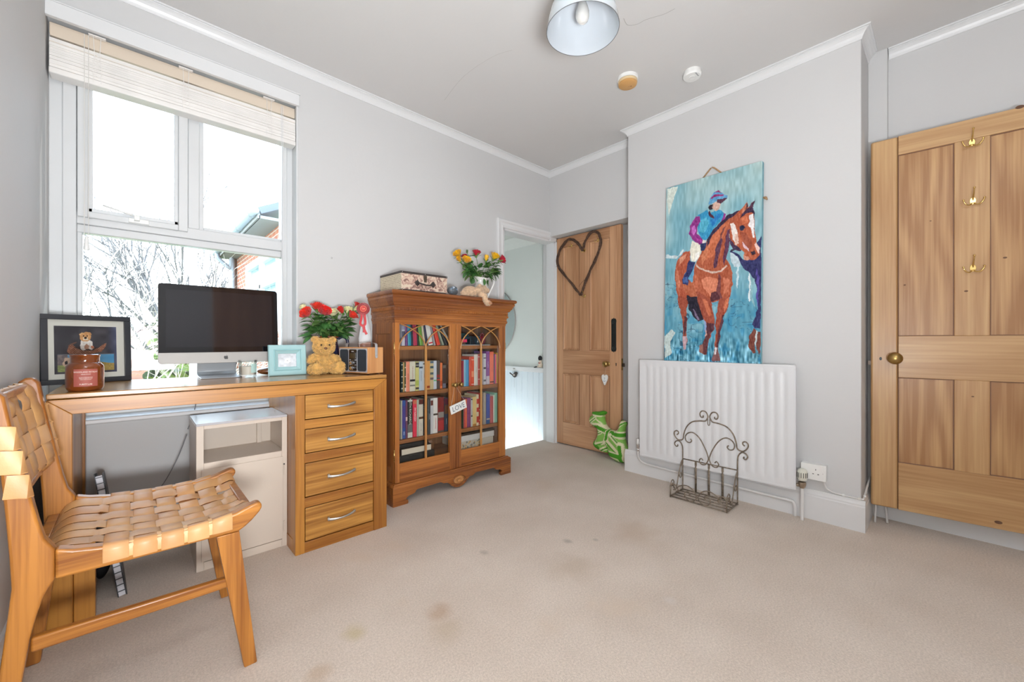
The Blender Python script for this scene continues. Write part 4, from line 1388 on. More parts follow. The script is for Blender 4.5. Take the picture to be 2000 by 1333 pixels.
row([
 (904.6, 906.2, 705, (190, 50, 80), 'thin raspberry book', {}),
 (906.2, 910.2, 703.4, (128, 190, 216), 'light blue book', {}),
 (910.2, 916, 703.2, (72, 150, 200), 'sky blue book', {}),
 (917, 920.8, 697.4, (206, 70, 40), 'rust red book', {}),
 (920.8, 926, 697, (226, 84, 48), 'orange red book with white spots', dict(bands=[(.88, .90, (240, 220, 200)), (.3, .5, (240, 150, 110)), (.04, .06, (240, 220, 210))])),
 (926.4, 933.6, 692.6, (220, 216, 206), 'white book', dict(title='FLOWERS', tcol=(170, 90, 80), tsize=.008)),
 (933.6, 939.4, 692, (196, 92, 88), 'rose red book with white dots', dict(bands=[(.9, .92, (240, 225, 220)), (.5, .52, (240, 225, 220)), (.18, .20, (240, 225, 220))])),
 (944.4, 949.4, 691, (206, 206, 214), 'pale grey book with black marks', dict(bands=[(.84, .87, (30, 30, 30)), (.5, .56, (60, 60, 60)), (.1, .16, (110, 110, 110))])),
 (949.6, 956.4, 686.6, (140, 80, 150), 'purple and white book', dict(bands=[(0, .25, (210, 205, 215))], title='WELLBEING', tcol=(225, 215, 230), tsize=.009, tpos=.6)),
 (957, 964.4, 687.4, (246, 128, 98), 'coral orange book', dict(title='THE SECRET', tcol=(190, 90, 60), tsize=.011, bands=[(.04, .08, (90, 40, 40))])),
 (964.8, 966.8, 691.6, (66, 64, 110), 'thin indigo book', {}),
 (966.8, 969.8, 692, (222, 80, 120), 'hot pink book', {}),
 (969.8, 973, 689.6, (222, 170, 52), 'mustard yellow book', {}),
], .681, 'the right second shelf', 'books on the second shelf, right side')

row([
 (904.4, 906, 786, (50, 66, 44), 'thin dark green book', {}),
 (906, 909, 782, (196, 60, 60), 'thin crimson book below the white sign', {}),
 (909, 912.4, 780, (226, 100, 62), 'orange book beside the crimson one', {}),
 (912.6, 919.6, 777.8, (136, 66, 116), 'purple book', {}),
 (920, 923, 777.6, (206, 204, 196), 'thin black and white book', dict(bands=[(.34, .97, (60, 60, 62)), (.40, .92, (190, 190, 190))])),
 (923.2, 930.4, 775.6, (224, 196, 128), 'butter yellow book', dict(bands=[(.0, .08, (190, 130, 60))])),
 (930.8, 935.2, 771, (226, 214, 180), 'cream book with red pattern', dict(bands=[(.1, .3, (190, 60, 40)), (.44, .58, (200, 60, 40)), (.70, .86, (200, 60, 44))])),
 (935.4, 941.6, 768.6, (200, 62, 62), 'red book with white specks', dict(bands=[(.48, .50, (240, 220, 215)), (.15, .17, (240, 220, 215)), (.02, .04, (240, 220, 215))])),
 (944.6, 949.8, 767.4, (166, 158, 146), 'stone grey book', {}),
 (950.2, 957.0, 770, (62, 84, 168), 'royal blue book', dict(bands=[(.0, .12, (20, 80, 130)), (.14, .18, (210, 190, 150))])),
 (957.6, 963.6, 775, (186, 84, 84), 'dusty red book', {}),
 (963.8, 966, 772, (222, 218, 206), 'thin white book', {}),
 (966, 971.8, 768, (140, 200, 172), 'mint green book', {}),
], .384, 'the right third shelf', 'books on the third shelf, right side')

# curled scissors-like black key hanging over the books, right
# flat stacks
def flat(name, cat, label, xa, xb, y0, y1, z0, z1, col, group=None, pages=False, bev=.002):
    o = thing(name, label, cat, ((xa + xb) / 2, (y0 + y1) / 2, z0), 0, group)
    if pages:
        bm = B(); t = .0025
        box(bm, xa, xb, y0, y1, z0, z0 + t); box(bm, xa, xb, y0, y1, z1 - t, z1); box(bm, xa, xa + t, y0, y1, z0 + t, z1 - t)
        obj('cover', bm, cover(col), o)
        bm = B(); box(bm, xa + t, xb - .004, y0 + .004, y1 - .004, z0 + t, z1 - t); obj('page_block', bm, M_pages, o)
    else:
        bm = B(); box(bm, xa, xb, y0, y1, z0, z1); obj('box_body', bm, cover(col), o, bevel=bev)
    return o
zf = .2355
flat('box', 'box', 'white box with a patterned front, lowest in the stack behind the right door', 1.690, 1.985, 2.335, 2.58, zf, zf + .052, (196, 190, 176))
bm = B()
rs = random.Random(4)
for k in range(46):
    x = 1.695 + rs.random() * .17; z = zf + .004 + rs.random() * .043
    ball(bm, (x, 2.3345, z), (.004 + rs.random() * .006, .0012, .003 + rs.random() * .005), 8, 5, mi=k % 3)
obj('printed_pattern', bm, [cover((190, 150, 90)), cover((120, 125, 120)), cover((208, 190, 150))], bpy.data.objects['box'])['kind'] = 'stuff'
flat('box', 'box', 'plain white lidded box, middle of the stack behind the right door', 1.688, 1.992, 2.332, 2.585, zf + .0525, zf + .094, (214, 214, 212))
fb = flat('framed_mount', 'picture frame', 'dark brown picture frame lying flat on the white box behind the right door', 1.684, 1.995, 2.330, 2.58, zf + .0945, zf + .108, (66, 54, 44))
bm = B(); box(bm, 1.73, 1.95, 2.37, 2.54, zf + .108, zf + .1095); obj('mount', bm, cover((120, 112, 100)), fb)
flat('photo_album', 'album', 'large black album at the bottom of the bookcase behind the left door', 1.215, 1.47, 2.335, 2.56, zf, zf + .040, (36, 38, 38))
flat('book', 'book', 'thick book lying flat with pale page edges behind the left door', 1.232, 1.455, 2.345, 2.53, zf + .0405, zf + .082, (60, 44, 36), pages=True)
flat('camera_case', 'case', 'black soft case on top of the flat book behind the left door', 1.21, 1.43, 2.340, 2.53, zf + .0825, zf + .118, (24, 25, 27), bev=.012)
o = thing('binoculars', 'small black binoculars on the soft case behind the left door', 'binoculars', (1.40, 2.38, zf + .1185))
for dx in (0, .045):
    bm = B(); lathe(bm, [(0, 0), (.021, 0), (.021, .02), (.016, .03), (.016, .07), (.018, .075), (0, .075)], seg=20, M=frame_M((1.365 + dx, 2.345, zf + .1185 + .0215), (1, 0, 0), (0, 0, 1)) @ Matrix.Rotation(PI, 4, 'X'))
    obj('barrel', bm, M_black, o, smooth='auto')
o = thing('wooden_bowl', 'brown curved wooden bowl standing on its edge at the right behind the left door', 'bowl', (1.53, 2.46, zf))
bm = B()
outer = [(1.435 + .16 * math.sin(a), .0, zf + .112 - .112 * math.cos(a)) for a in [R(10) + R(150) * k / 14 for k in range(15)]]
Mt = Matrix.Translation((1.50, 2.47, zf + .0585)) @ Matrix.Rotation(R(75), 4, 'Y')
lathe(bm, [(0, -.05), (.03, -.05), (.045, -.03), (.056, .0), (.058, .01), (.054, .01), (.042, -.025), (.02, -.040), (0, -.042)], seg=28, M=Mt)
obj('bowl_body', bm, wood('bowl_wood', (.36, .17, .06), (.16, .06, .02), 'Z', 2, .35), o, smooth='auto')
# top shelf, right
zt = .9735
flat('tray', 'tray', 'thin white tray on the top shelf behind the right door', 1.665, 1.965, 2.345, 2.52, zt, zt + .005, (206, 206, 206), bev=.001)
flat('book', 'book', 'hot pink book lying flat on the top shelf behind the right door', 1.672, 1.752, 2.350, 2.48, zt + .0225, zt + .045, (236, 52, 96), pages=False)
flat('book', 'book', 'brown book lying flat under the hot pink book on the top shelf', 1.670, 1.740, 2.352, 2.48, zt + .0055, zt + .022, (92, 62, 50))
flat('book', 'book', 'dark blue book lying on top of the hot pink book', 1.668, 1.775, 2.350, 2.48, zt + .0455, zt + .064, (26, 46, 66))
flat('book', 'book', 'dark green book topmost of the flat pile on the top shelf', 1.672, 1.770, 2.352, 2.48, zt + .0645, zt + .088, (22, 52, 56))
flat('speaker', 'speaker', 'small black speaker box in the middle of the top shelf behind the right door', 1.785, 1.838, 2.36, 2.45, zt + .0055, zt + .068, (20, 30, 38), bev=.004)
o = thing('glass_jar', 'round dark glass jar on the top shelf behind the right door', 'jar', (1.865, 2.37, zt + .0055))
bm = B(); lathe(bm, [(0, 0), (.020, 0), (.025, .01), (.026, .035), (.018, .048), (.018, .055), (.021, .056), (.021, .062), (0, .062)], (1.866, 2.375, zt + .0056), 24)
obj('jar_body', bm, plain('jar_dark', (.02, .035, .05), .12, coat=.6), o, smooth='auto')
o = thing('red_ornament', 'dark red round ornament at the right of the top shelf', 'ornament', (1.925, 2.40, zt + .0055))
bm = B(); ball(bm, (1.928, 2.40, zt + .0056 + .034), (.026, .03, .034), 20, 14); tube(bm, smooth_path([(1.90, 2.385, zt + .03), (1.895, 2.38, zt + .07), (1.915, 2.38, zt + .09), (1.935, 2.385, zt + .07)], 5), .004, 8)
obj('ornament_body', bm, plain('ornament_red', (.28, .02, .035), .3), o, smooth=True)
o = thing('iron_key', 'black curled iron ornament standing behind the books below the right knob', 'ornament', (1.725, 2.52, .384))
bm = B()
tube(bm, [(1.727, 2.52, .3845), (1.727, 2.52, .60)], .0035, 8)
for s in (-1, 1):
    tube(bm, [(1.727 + s * (.013 - .011 * math.cos(a)), 2.515, .60 + .016 * math.sin(a) + .014) for a in [R(-60) + R(300) * k / 14 for k in range(15)]], .0032, 8)
obj('ironwork', bm, M_black, o, smooth=True)

# ------------------------------------------------------------------ framed dog photographs leaning on the wall
DZT = DT + .0008
def rot_frame(p, ang, lean=0.0):
    """local x along the object's width, y up, z towards the viewer; base centre at p"""
    return Matrix.Translation(p) @ Matrix.Rotation(ang, 4, 'Z') @ Matrix.Rotation(R(90) - lean, 4, 'X')
BLx, BLy, BRx, BRy = -.2755, 2.475, -.010, 2.560
ang = math.atan2(BRy - BLy, BRx - BLx)
FWd = math.hypot(BRy - BLy, BRx - BLx); FHt = .292
Mf = rot_frame(((BLx + BRx) / 2, (BLy + BRy) / 2, DZT), ang, R(3))
pf1 = thing('framed_photograph', 'large black picture frame with two dog photographs standing behind the amber jar', 'picture frame', ((BLx + BRx) / 2, (BLy + BRy) / 2, DZT))
M_bf = plain('frame_black', (.022, .024, .030), .35)
fw = .021
bm = B()
a, b = FWd / 2, FHt
box(bm, -a, a, 0, fw, -.025, 0, M=Mf); box(bm, -a, a, b - fw, b, -.025, 0, M=Mf)
box(bm, -a, -a + fw, fw, b - fw, -.025, 0, M=Mf); box(bm, a - fw, a, fw, b - fw, -.025, 0, M=Mf)
obj('frame', bm, M_bf, pf1, bevel=.0015)
bm = B(); box(bm, -a + fw - .004, a - fw + .004, fw - .004, b - fw + .004, -.018, -.014, M=Mf); obj('mount', bm, plain('mount_cream', (.70, .69, .64), .8), pf1)
def dogpic(U, V):
    c = np.zeros(U.shape + (3,))
    n = vnoise(U * 3, V * 3, 3, 2); n2 = vnoise(U, V, 40, 3)
    base = np.array([62, 60, 68.0])
    c[:] = base
    c += ((n - .5) * 34)[..., None]
    c[..., 2] += 14 * np.clip((U - .8) * 5, 0, 1)
    c += (np.clip((U - .86) * 6, 0, 1) * 34)[..., None] * np.array([.7, 1, 1.25])
    def put(poly, col, wob=.01, nz=10):
        Uw = U + (vnoise(U, V, 22, 5) - .5) * wob; Vw = V + (vnoise(U, V, 22, 6) - .5) * wob
        m = _inpoly(Uw, Vw, poly)
        c[m] = np.array(col, float) + ((n2[m] - .5) * nz * 2)[:, None]
    # wicker basket
    bas = [(.19, .55), (.22, .41), (.26, .38), (.32, .44), (.45, .52), (.60, .52), (.72, .44), (.79, .37), (.83, .36), (.80, .46), (.74, .55), (.60, .59), (.40, .60), (.25, .59)]
    put(bas, (146, 96, 74), .01, 20)
    mb = _inpoly(U, V, bas)
    wv = (np.sin(U * 170) * np.sin(V * 150 + U * 20))
    c[mb] += (wv[mb] * 34)[:, None]
    put([(.30, .45), (.45, .52), (.60, .52), (.70, .45), (.60, .44), (.40, .43)], (54, 38, 38))
    put([(.24, .38), (.34, .33), (.35, .35), (.26, .41)], (110, 76, 64))
    # dog
    put([(.40, .48), (.40, .34), (.43, .27), (.53, .27), (.59, .34), (.61, .47), (.57, .50), (.52, .47), (.48, .50), (.43, .51)], (222, 216, 212), .02, 16)
    put([(.46, .42), (.50, .38), (.54, .42), (.53, .49), (.47, .49)], (176, 132, 110), .02)
    put([(.565, .42), (.61, .42), (.62, .47), (.58, .48)], (190, 120, 90), .02)
    put([(.40, .28), (.395, .20), (.42, .14), (.49, .12), (.55, .14), (.575, .20), (.565, .28), (.52, .33), (.44, .33)], (205, 152, 100), .02, 18)
    put([(.40, .20), (.385, .17), (.42, .13), (.45, .14)], (222, 178, 128), .015)
    put([(.56, .21), (.585, .17), (.55, .13), (.52, .14)], (196, 142, 92), .015)
    put([(.445, .24), (.52, .24), (.53, .30), (.44, .30)], (226, 204, 178), .01)
    for x, y, r in ((.452, .205, .013), (.512, .205, .013), (.482, .247, .022)):
        m = ((U - x) ** 2 + ((V - y) * .85) ** 2) < r * r; c[m] = (22, 20, 22)
    # lower landscape strip
    m = (U > .05) & (U < .955) & (V > .605) & (V < .955)
    sky = np.stack([128 - 40 * U, 168 - 10 * U, 205 - 0 * U], -1)
    sky += ((vnoise(U, V, 9, 8) - .5) * 60)[..., None]
    c[m] = sky[m]
    hill = V > (.80 + .05 * np.sin(U * 6 + 2) - .05 * U)
    c[m & hill] = np.stack([150 + 40 * n2, 128 + 34 * n2, 70 + 20 * n2], -1)[m & hill]
    g2 = m & (U < .26) & (V > .80); c[g2] = np.stack([120 + 40 * n2, 130 + 40 * n2, 84 + 20 * n2], -1)[g2]
    lf = m & (U < .2) & (V < .82); c[lf] = np.stack([88 + 50 * n2, 84 + 40 * n2, 92 + 30 * n2], -1)[lf]
    put([(.12, .80), (.15, .70), (.17, .66), (.26, .67), (.26, .84), (.15, .84)], (206, 176, 156), .02)
    put([(.155, .74), (.19, .72), (.20, .80), (.16, .81)], (40, 36, 42), .02)
    rim = (V > .597) & (V < .606) & (U > .045) & (U < .96); c[rim] = (120, 124, 132)
    return c
ia, ib0, ib1 = .073, .060, .232
Mpic = Mf @ Matrix.Translation((-.003, .144, -.0135))
bm = B()
picture('photograph', .192, .202, 180, 170, dogpic, vcol_mat('print_gloss', .35), Mpic, pf1)
bm = B(); box(bm, -a + fw - .003, a - fw + .003, fw - .003, b - fw + .003, -.008, -.007, M=Mf); obj('glass', bm, M_cabglass, pf1)

# ------------------------------------------------------------------ amber jar candle
jc = thing('candle_jar', 'amber glass candle jar with a rust red label at the left front of the desk', 'candle', (-.133, 2.150, DZT))
jx, jy = -.1330, 2.150
M_amber = plain('amber_glass', (.26, .060, .010), .10, coat=1.0, vary=.25, vscale=12)
m_ = _MC['amber_glass'].node_tree.nodes['Principled BSDF']
m_.inputs['Transmission Weight'].default_value = .35
m_.inputs['IOR'].default_value = 1.45
bm = B(); lathe(bm, [(0, 0), (.042, 0), (.0465, .004), (.0495, .014), (.050, .030), (.050, .080), (.0485, .090), (.043, .098), (.0385, .102), (.038, .106), (.038, .122), (.0395, .124), (.0395, .130), (.037, .131), (.035, .127), (.035, .104), (.045, .092), (.0465, .02), (.037, .012), (0, .012)], (jx, jy, DZT), 48)
obj('glass_jar', bm, M_amber, jc, smooth='auto')
bm = B(); lathe(bm, [(0, .012), (.045, .012), (.045, .080), (0, .082)], (jx, jy, DZT), 32); obj('wax', bm, plain('amber_wax', (.34, .11, .03), .6), jc, smooth='auto')
# label: a curved patch facing the room, and its lettering bent round the glass
va = math.atan2(-jy, -jx) + R(2)     # towards the camera side
def curved(bm, r_=.0506):
    c0 = Vector((jx, jy, 0))
    for v in bm.verts:
        ang_ = va + v.co.x / r_
        v.co = Vector((jx + (r_ + v.co.z) * math.cos(ang_), jy + (r_ + v.co.z) * math.sin(ang_), DZT + v.co.y))
    return bm
bm = B()
N = 20
row = []
for i in range(N + 1):
    x = -.0315 + .063 * i / N
    row.append([bm.verts.new((x, y, z)) for y in (.017, .079) for z in (0, .0004)])
for A_, B_ in zip(row, row[1:]):
    for q in ((1, 3), (3, 2), (2, 0), (0, 1)): bm.faces.new((A_[q[0]], A_[q[1]], B_[q[1]], B_[q[0]]))
obj('label', curved(bm), plain('label_rust', (.35, .085, .062), .6), jc, smooth=False)
bm = B()
for txt, size, y in (('WOODLAND RETREAT', .0075, .0685), ('CEDAR WOOD', .0045, .0605), ('NOTES OF PINE AND MOSS', .0035, .0495), ('HAND POURED SOY WAX', .0035, .0455), ('BURN TIME 60 HOURS', .0035, .0415), ('PURITY.LAB', .0078, .0245)):
    text_bm(txt, size, Matrix.Translation((0, y, .0006)), .0001, (.80, 1), bm=bm)
for y in (.0650, .0570):
    box(bm, -.021, .021, y, y + .0004, .0004, .0007)
obj('lettering', curved(bm), plain('label_print', (.80, .70, .62), .6), jc)

# ------------------------------------------------------------------ all-in-one computer
ix0, ix1 = .077, .560
iz0, iz1 = .897, 1.272
Mi = Matrix.Translation(((ix0 + ix1) / 2, 2.428, iz0)) @ Matrix.Rotation(R(90) - R(4), 4, 'X')
W2, H2 = (ix1 - ix0) / 2, iz1 - iz0
ic = thing('computer', 'silver all-in-one desktop computer with a large black screen in the middle of the desk', 'computer', ((ix0 + ix1) / 2, 2.47, DZT))
def rrect(w0, w1, h0, h1, r, corners=(1, 1, 1, 1), n=6):
    pts = []
    for (cx_, cy_, a0, on) in ((w1 - r, h0 + r, -90, corners[1]), (w1 - r, h1 - r, 0, corners[2]), (w0 + r, h1 - r, 90, corners[3]), (w0 + r, h0 + r, 180, corners[0])):
        if on:
            for k in range(n + 1):
                a_ = R(a0 + 90 * k / n); pts.append((cx_ + r * math.cos(a_), cy_ + r * math.sin(a_)))
        else:
            a_ = R(a0 + 45); pts.append((cx_ + r * math.copysign(1, math.cos(a_)), cy_ + r * math.copysign(1, math.sin(a_))))
    return pts
bm = B(); prism(bm, rrect(-W2, W2, 0, H2, .014), -.016, 0, 'Z', M=Mi); obj('housing', bm, plain('chin_alu', (.36, .345, .325), .5, metal=.25), ic, bevel=.001)
bm = B(); prism(bm, rrect(-W2 * .86, W2 * .86, .03, H2 - .03, .03), -.040, -.016, 'Z', M=Mi); obj('back_shell', bm, M_silver, ic, bevel=.008)
M_scr = plain('screen_glass', (.006, .006, .008), .04, spec=.6, coat=.0)
bm = B(); prism(bm, rrect(-W2 + .001, W2 - .001, .052, H2 - .001, .0135, (0, 0, 1, 1)), 0, .0022, 'Z', M=Mi); obj('screen', bm, M_scr, ic)
bm = B(); box(bm, -W2 + .027, W2 - .027, .078, H2 - .026, .0023, .0026, M=Mi); obj('display_panel', bm, plain('display_panel', (.012, .012, .016), .05, spec=.6), ic)
# the emblem on the chin
ap = [(0, -.0065), (.0030, -.0078), (.0052, -.0062), (.0070, -.0026), (.0058, -.0008), (.0052, .0010), (.0060, .0032), (.0066, .0040), (.0050, .0056), (.0030, .0058), (.0, .0047), (-.0032, .0058), (-.0056, .0046), (-.0070, .0016), (-.0064, -.0026), (-.0048, -.0060), (-.0028, -.0078)]
Ma = Mi @ Matrix.Translation((.012, .0265, 0)) @ Matrix.Scale(1.25, 4)
bm = B(); prism(bm, [(x, y) for x, y in [tuple(v.xy) for v in smooth_path([Vector((x, y, 0)) for x, y in ap], 3, True)]], 0, .0006, 'Z', M=Ma)
prism(bm, [(.0004, .0066), (.0012, .0088), (.0030, .0102), (.0030, .0084), (.0020, .0070)], 0, .0006, 'Z', M=Ma)
obj('emblem', bm, M_black, ic)
# foot: one bent aluminium plate
fx0, fx1 = .228, .392
st = [(2.392, DZT), (2.392, DZT + .004), (2.52, DZT + .007), (2.548, DZT + .012), (2.560, DZT + .026), (2.552, DZT + .06), (2.525, DZT + .13), (2.530, DZT + .134), (2.560, DZT + .07), (2.572, DZT + .024), (2.560, DZT + .004), (2.535, DZT)]
bm = B(); prism(bm, st, fx0, fx1, 'X'); obj('foot', bm, plain('foot_alu', (.42, .44, .46), .4, metal=.4), ic, bevel=.0015, smooth='auto')
bm = B(); box(bm, fx0 + .05, fx1 - .05, 2.468, 2.545, DZT + .105, DZT + .155); obj('hinge_block', bm, M_silver, ic)

# ------------------------------------------------------------------ tumbler candle
tc_ = thing('candle', 'pale wax candle in a clear glass tumbler beside the computer foot', 'candle', (.418, 2.405, DZT))
bm = B(); lathe(bm, [(0, 0), (.036, 0), (.038, .003), (.0405, .084), (.0390, .084), (.0365, .012), (0, .012)], (.418, 2.405, DZT), 36); obj('tumbler', bm, glass_mat('tumbler_glass', (.96, .98, .98), .5), tc_, smooth='auto')
bm = B(); lathe(bm, [(0, .0122), (.0362, .0122), (.0378, .054), (0, .055)], (.418, 2.405, DZT), 36); obj('wax', bm, plain('pale_wax', (.78, .68, .58), .5), tc_, smooth='auto')
bm = B()
va2 = math.atan2(-2.405, -.418) + R(42)
for i in range(8):
    a0_, a1_ = va2 - R(22) + R(44) * i / 8, va2 - R(22) + R(44) * (i + 1) / 8
    vs = [bm.verts.new((.418 + .0405 * math.cos(q), 2.405 + .0405 * math.sin(q), DZT + z)) for q, z in ((a0_, .022), (a1_, .022), (a1_, .066), (a0_, .066))]
    bm.faces.new(vs)
obj('label', bm, plain('label_aqua', (.45, .66, .62), .6), tc_)
bm = B(); tube(bm, [(.418, 2.405, DZT + .055), (.419, 2.405, DZT + .066)], .0012, 6); obj('wick', bm, M_black, tc_)

# ------------------------------------------------------------------ polished wooden shoe form / pebble
o = thing('wooden_pebble', 'glossy dark brown wooden pebble lying behind the pale blue frame', 'ornament', (.52, 2.465, DZT))
bm = B(); ball(bm, (.535, 2.47, DZT + .0225), (.066, .036, .0225), 28, 16)
for v in bm.verts: v.co.z += .004 * math.sin(v.co.x * 60) if v.co.z > DZT + .02 else 0
obj('pebble_body', bm, wood('pebble_wood', (.20, .075, .028), (.05, .018, .008), 'X', 3, .22, coat=.5), o, smooth=True)

# ------------------------------------------------------------------ pale blue frame
pb = thing('framed_print', 'small pale blue wooden picture frame with a white flower print beside the teddy bear', 'picture frame', (.591, 2.362, DZT))
Mb = rot_frame((.591, 2.362, DZT), R(2), R(5))
M_pb = plain('frame_blue', (.36, .58, .60), .4, vary=.03)
hw, hh = .090, .161
prof = [(0, -.012), (0, .004), (.004, .0075), (.022, .0075), (.026, .005), (.029, .009), (.031, .006), (.040, .0), (.043, -.001), (.046, -.006), (.046, -.012)]
bm = B(); rows = []
for sx, sy in ((-1, 0), (1, 0), (1, 1), (-1, 1)):
    rows.append([bm.verts.new(Mb @ Vector((sx * (hw - a_), (hh - a_) if sy else a_, z))) for a_, z in prof])
for i in range(4):
    A_, B_ = rows[i], rows[(i + 1) % 4]
    for k in range(len(prof) - 1): bm.faces.new((A_[k], A_[k + 1], B_[k + 1], B_[k]))
obj('frame', bm, M_pb, pb)
bm = B(); box(bm, -hw + .002, hw - .002, .002, hh - .002, -.016, -.012, M=Mb); box(bm, -.02, .02, .01, .11, -.060, -.014, M=Mb @ Matrix.Rotation(R(-6), 4, 'X')); obj('backing_board', bm, cover((90, 80, 70)), pb)
def flowerpic(U, V):
    c = np.zeros(U.shape + (3,)); c[:] = (206, 210, 216)
    c += ((vnoise(U, V, 8, 21) - .5) * 34)[..., None] + ((vnoise(U, V, 60, 22) - .5) * 16)[..., None]
    c += (V * 16)[..., None]
    for x, y, r in ((.46, .52, .10), (.56, .46, .09), (.52, .62, .09), (.42, .62, .08), (.60, .56, .08), (.50, .40, .06)):
        m = ((U - x) ** 2 + (V - y) ** 2 * .8) < r * r; c[m] = (240, 242, 244)
    m = ((U - .5) ** 2 + (V - .53) ** 2) < .0012; c[m] = (190, 192, 196)
    return c
picture('print', .092, .074, 60, 50, flowerpic, vcol_mat('print_matt', .5), Mb @ Matrix.Translation((0, hh / 2, -.0075)), pb)

# ------------------------------------------------------------------ soft toys
def fur_mat(name, c1, c2):
    return plain(name, c1, .9, vary=.25, vscale=60, sheen=.3)
def soft_body(name, blobs, mat, parent, voxel=.004, fur=0, flen=.008, seed=1, fur_mat_=None, droop=.4):
    bm = B()
    for bl_ in blobs:
        c_, r_ = bl_[0], bl_[1]
        M_ = Matrix.Rotation(R(bl_[2][1]), 4, bl_[2][0]) if len(bl_) > 2 else None
        ball(bm, c_, r_, 20, 12, M=M_)
    o_ = obj(name, bm, mat, parent)
    rm = o_.modifiers.new('remesh', 'REMESH'); rm.mode = 'VOXEL'; rm.voxel_size = voxel; rm.use_smooth_shade = True
    sm = o_.modifiers.new('smooth', 'SMOOTH'); sm.iterations = 5; sm.factor = .6
    dg = bpy.context.evaluated_depsgraph_get()
    me = bpy.data.meshes.new_from_object(o_.evaluated_get(dg))
    o_.modifiers.clear(); old = o_.data; o_.data = me; bpy.data.meshes.remove(old)
    for p in me.polygons: p.use_smooth = True
    if fur:
        rs_ = random.Random(seed)
        areas = [p.area for p in me.polygons]
        tot = sum(areas); V = []; F = []
        pool = rs_.choices(range(len(areas)), weights=areas, k=fur)
        for i in pool:
            p = me.polygons[i]; c_ = p.center + Vector([rs_.uniform(-.002, .002) for _ in range(3)])
            n = p.normal
            d = (n + Vector([rs_.uniform(-.6, .6) for _ in range(3)]) + Vector((0, 0, -droop))).normalized()
            s = d.orthogonal().normalized(); s.rotate(Matrix.Rotation(rs_.uniform(0, 6.28), 3, d)); w = .0011
            L1 = flen * rs_.uniform(.6, 1.2)
            mid = c_ + d * L1 * .55 + n * .0008
            tip = c_ + d * L1 + Vector((0, 0, -droop * .003))
            b0 = len(V)
            V += [c_ - s * w - n * .001, c_ + s * w - n * .001, mid + s * w * .8, mid - s * w * .8, tip]
            F += [(b0, b0 + 1, b0 + 2, b0 + 3), (b0 + 3, b0 + 2, b0 + 4)]
        m2 = bpy.data.meshes.new(name + '_fur'); m2.from_pydata([tuple(v) for v in V], [], F)
        m2.materials.append(fur_mat_ or mat)
        fo = bpy.data.objects.new('fur', m2); COL.objects.link(fo); fo.parent = o_; fo['kind'] = 'stuff'
    return o_
M_tb = fur_mat('teddy_gold', (.62, .36, .10), (.7, .4, .12))
M_tb2 = fur_mat('teddy_gold_light', (.72, .46, .15), (.7, .4, .12))
tx, ty, tz = .765, 2.345, DZT
td = thing('teddy_bear', 'golden shaggy teddy bear sitting on the desk against the radio', 'teddy bear', (tx, ty, tz))
soft_body('body', [((tx + .000, ty, tz + .062), (.050, .042, .060)), ((tx - .058, ty - .038, tz + .030), (.034, .050, .028)), ((tx - .060, ty - .076, tz + .034), (.028, .014, .032)),
                   ((tx + .050, ty - .045, tz + .030), (.034, .052, .029)), ((tx + .056, ty - .082, tz + .037), (.030, .015, .034)),
                   ((tx - .058, ty - .010, tz + .088), (.036, .022, .020), ('Y', -32)), ((tx + .062, ty - .020, tz + .078), (.044, .022, .021), ('Y', 30)), ((tx + .090, ty - .028, tz + .060), (.020, .018, .024))],
          M_tb, td, fur=5200, fur_mat_=M_tb2, seed=3)
hx, hy, hz = tx - .004, ty - .014, tz + .150
soft_body('head', [((hx, hy, hz), (.056, .046, .046)), ((hx - .008, hy - .038, hz - .014), (.027, .026, .021)), ((hx - .044, hy + .004, hz + .038), (.021, .011, .020)), ((hx + .046, hy + .004, hz + .036), (.021, .011, .020)), ((hx, hy + .01, hz - .04), (.03, .03, .02))],
          M_tb, td, fur=3600, fur_mat_=M_tb2, seed=5, flen=.007)
bm = B(); ball(bm, (hx - .012, hy - .064, hz - .008), (.009, .006, .007), 14, 8); obj('nose', bm, plain('nose_brown', (.16, .07, .03), .5), td, smooth=True)
for s in (-.026, .016):
    bm = B(); ball(bm, (hx + s - .003, hy - .0475, hz + .010), .0045, 12, 8); obj('eye', bm, plain('bead_black', (.01, .008, .008), .1), td, smooth=True)

# ------------------------------------------------------------------ roses
M_stem = plain('rose_stem', (.10, .22, .05), .5)
M_leaf = plain('rose_leaf', (.055, .165, .040), .42, vary=.45, vscale=25)
M_leaf2 = plain('rose_leaf_light', (.14, .26, .07), .42, vary=.35, vscale=25)
def petal_col(c): return plain('petal_%d_%d_%d' % tuple(c), lin(c), .5, vary=.15, vscale=80, sheen=.2)
def leaf_mesh(bm, base, d, up, L, W, mi=0, curl=.25):
    d = d.normalized(); s = d.cross(up)
    if s.length < .01: s = d.orthogonal()
    s.normalize(); n = s.cross(d).normalized()
    prof = [(0, .05), (.15, .55), (.35, .95), (.55, 1.0), (.75, .72), (.9, .35), (1, 0.02)]
    rows = []
    for t, w in prof:
        c = base + d * (L * t) - n * (curl * L * t * t)
        hw_ = W * .5 * w
        rows.append([bm.verts.new(c - s * hw_ + n * hw_ * .35), bm.verts.new(c), bm.verts.new(c + s * hw_ + n * hw_ * .35)])
    for A_, B_ in zip(rows, rows[1:]):
        for k in range(2):
            f = bm.faces.new((A_[k], A_[k + 1], B_[k + 1], B_[k])); f.material_index = mi
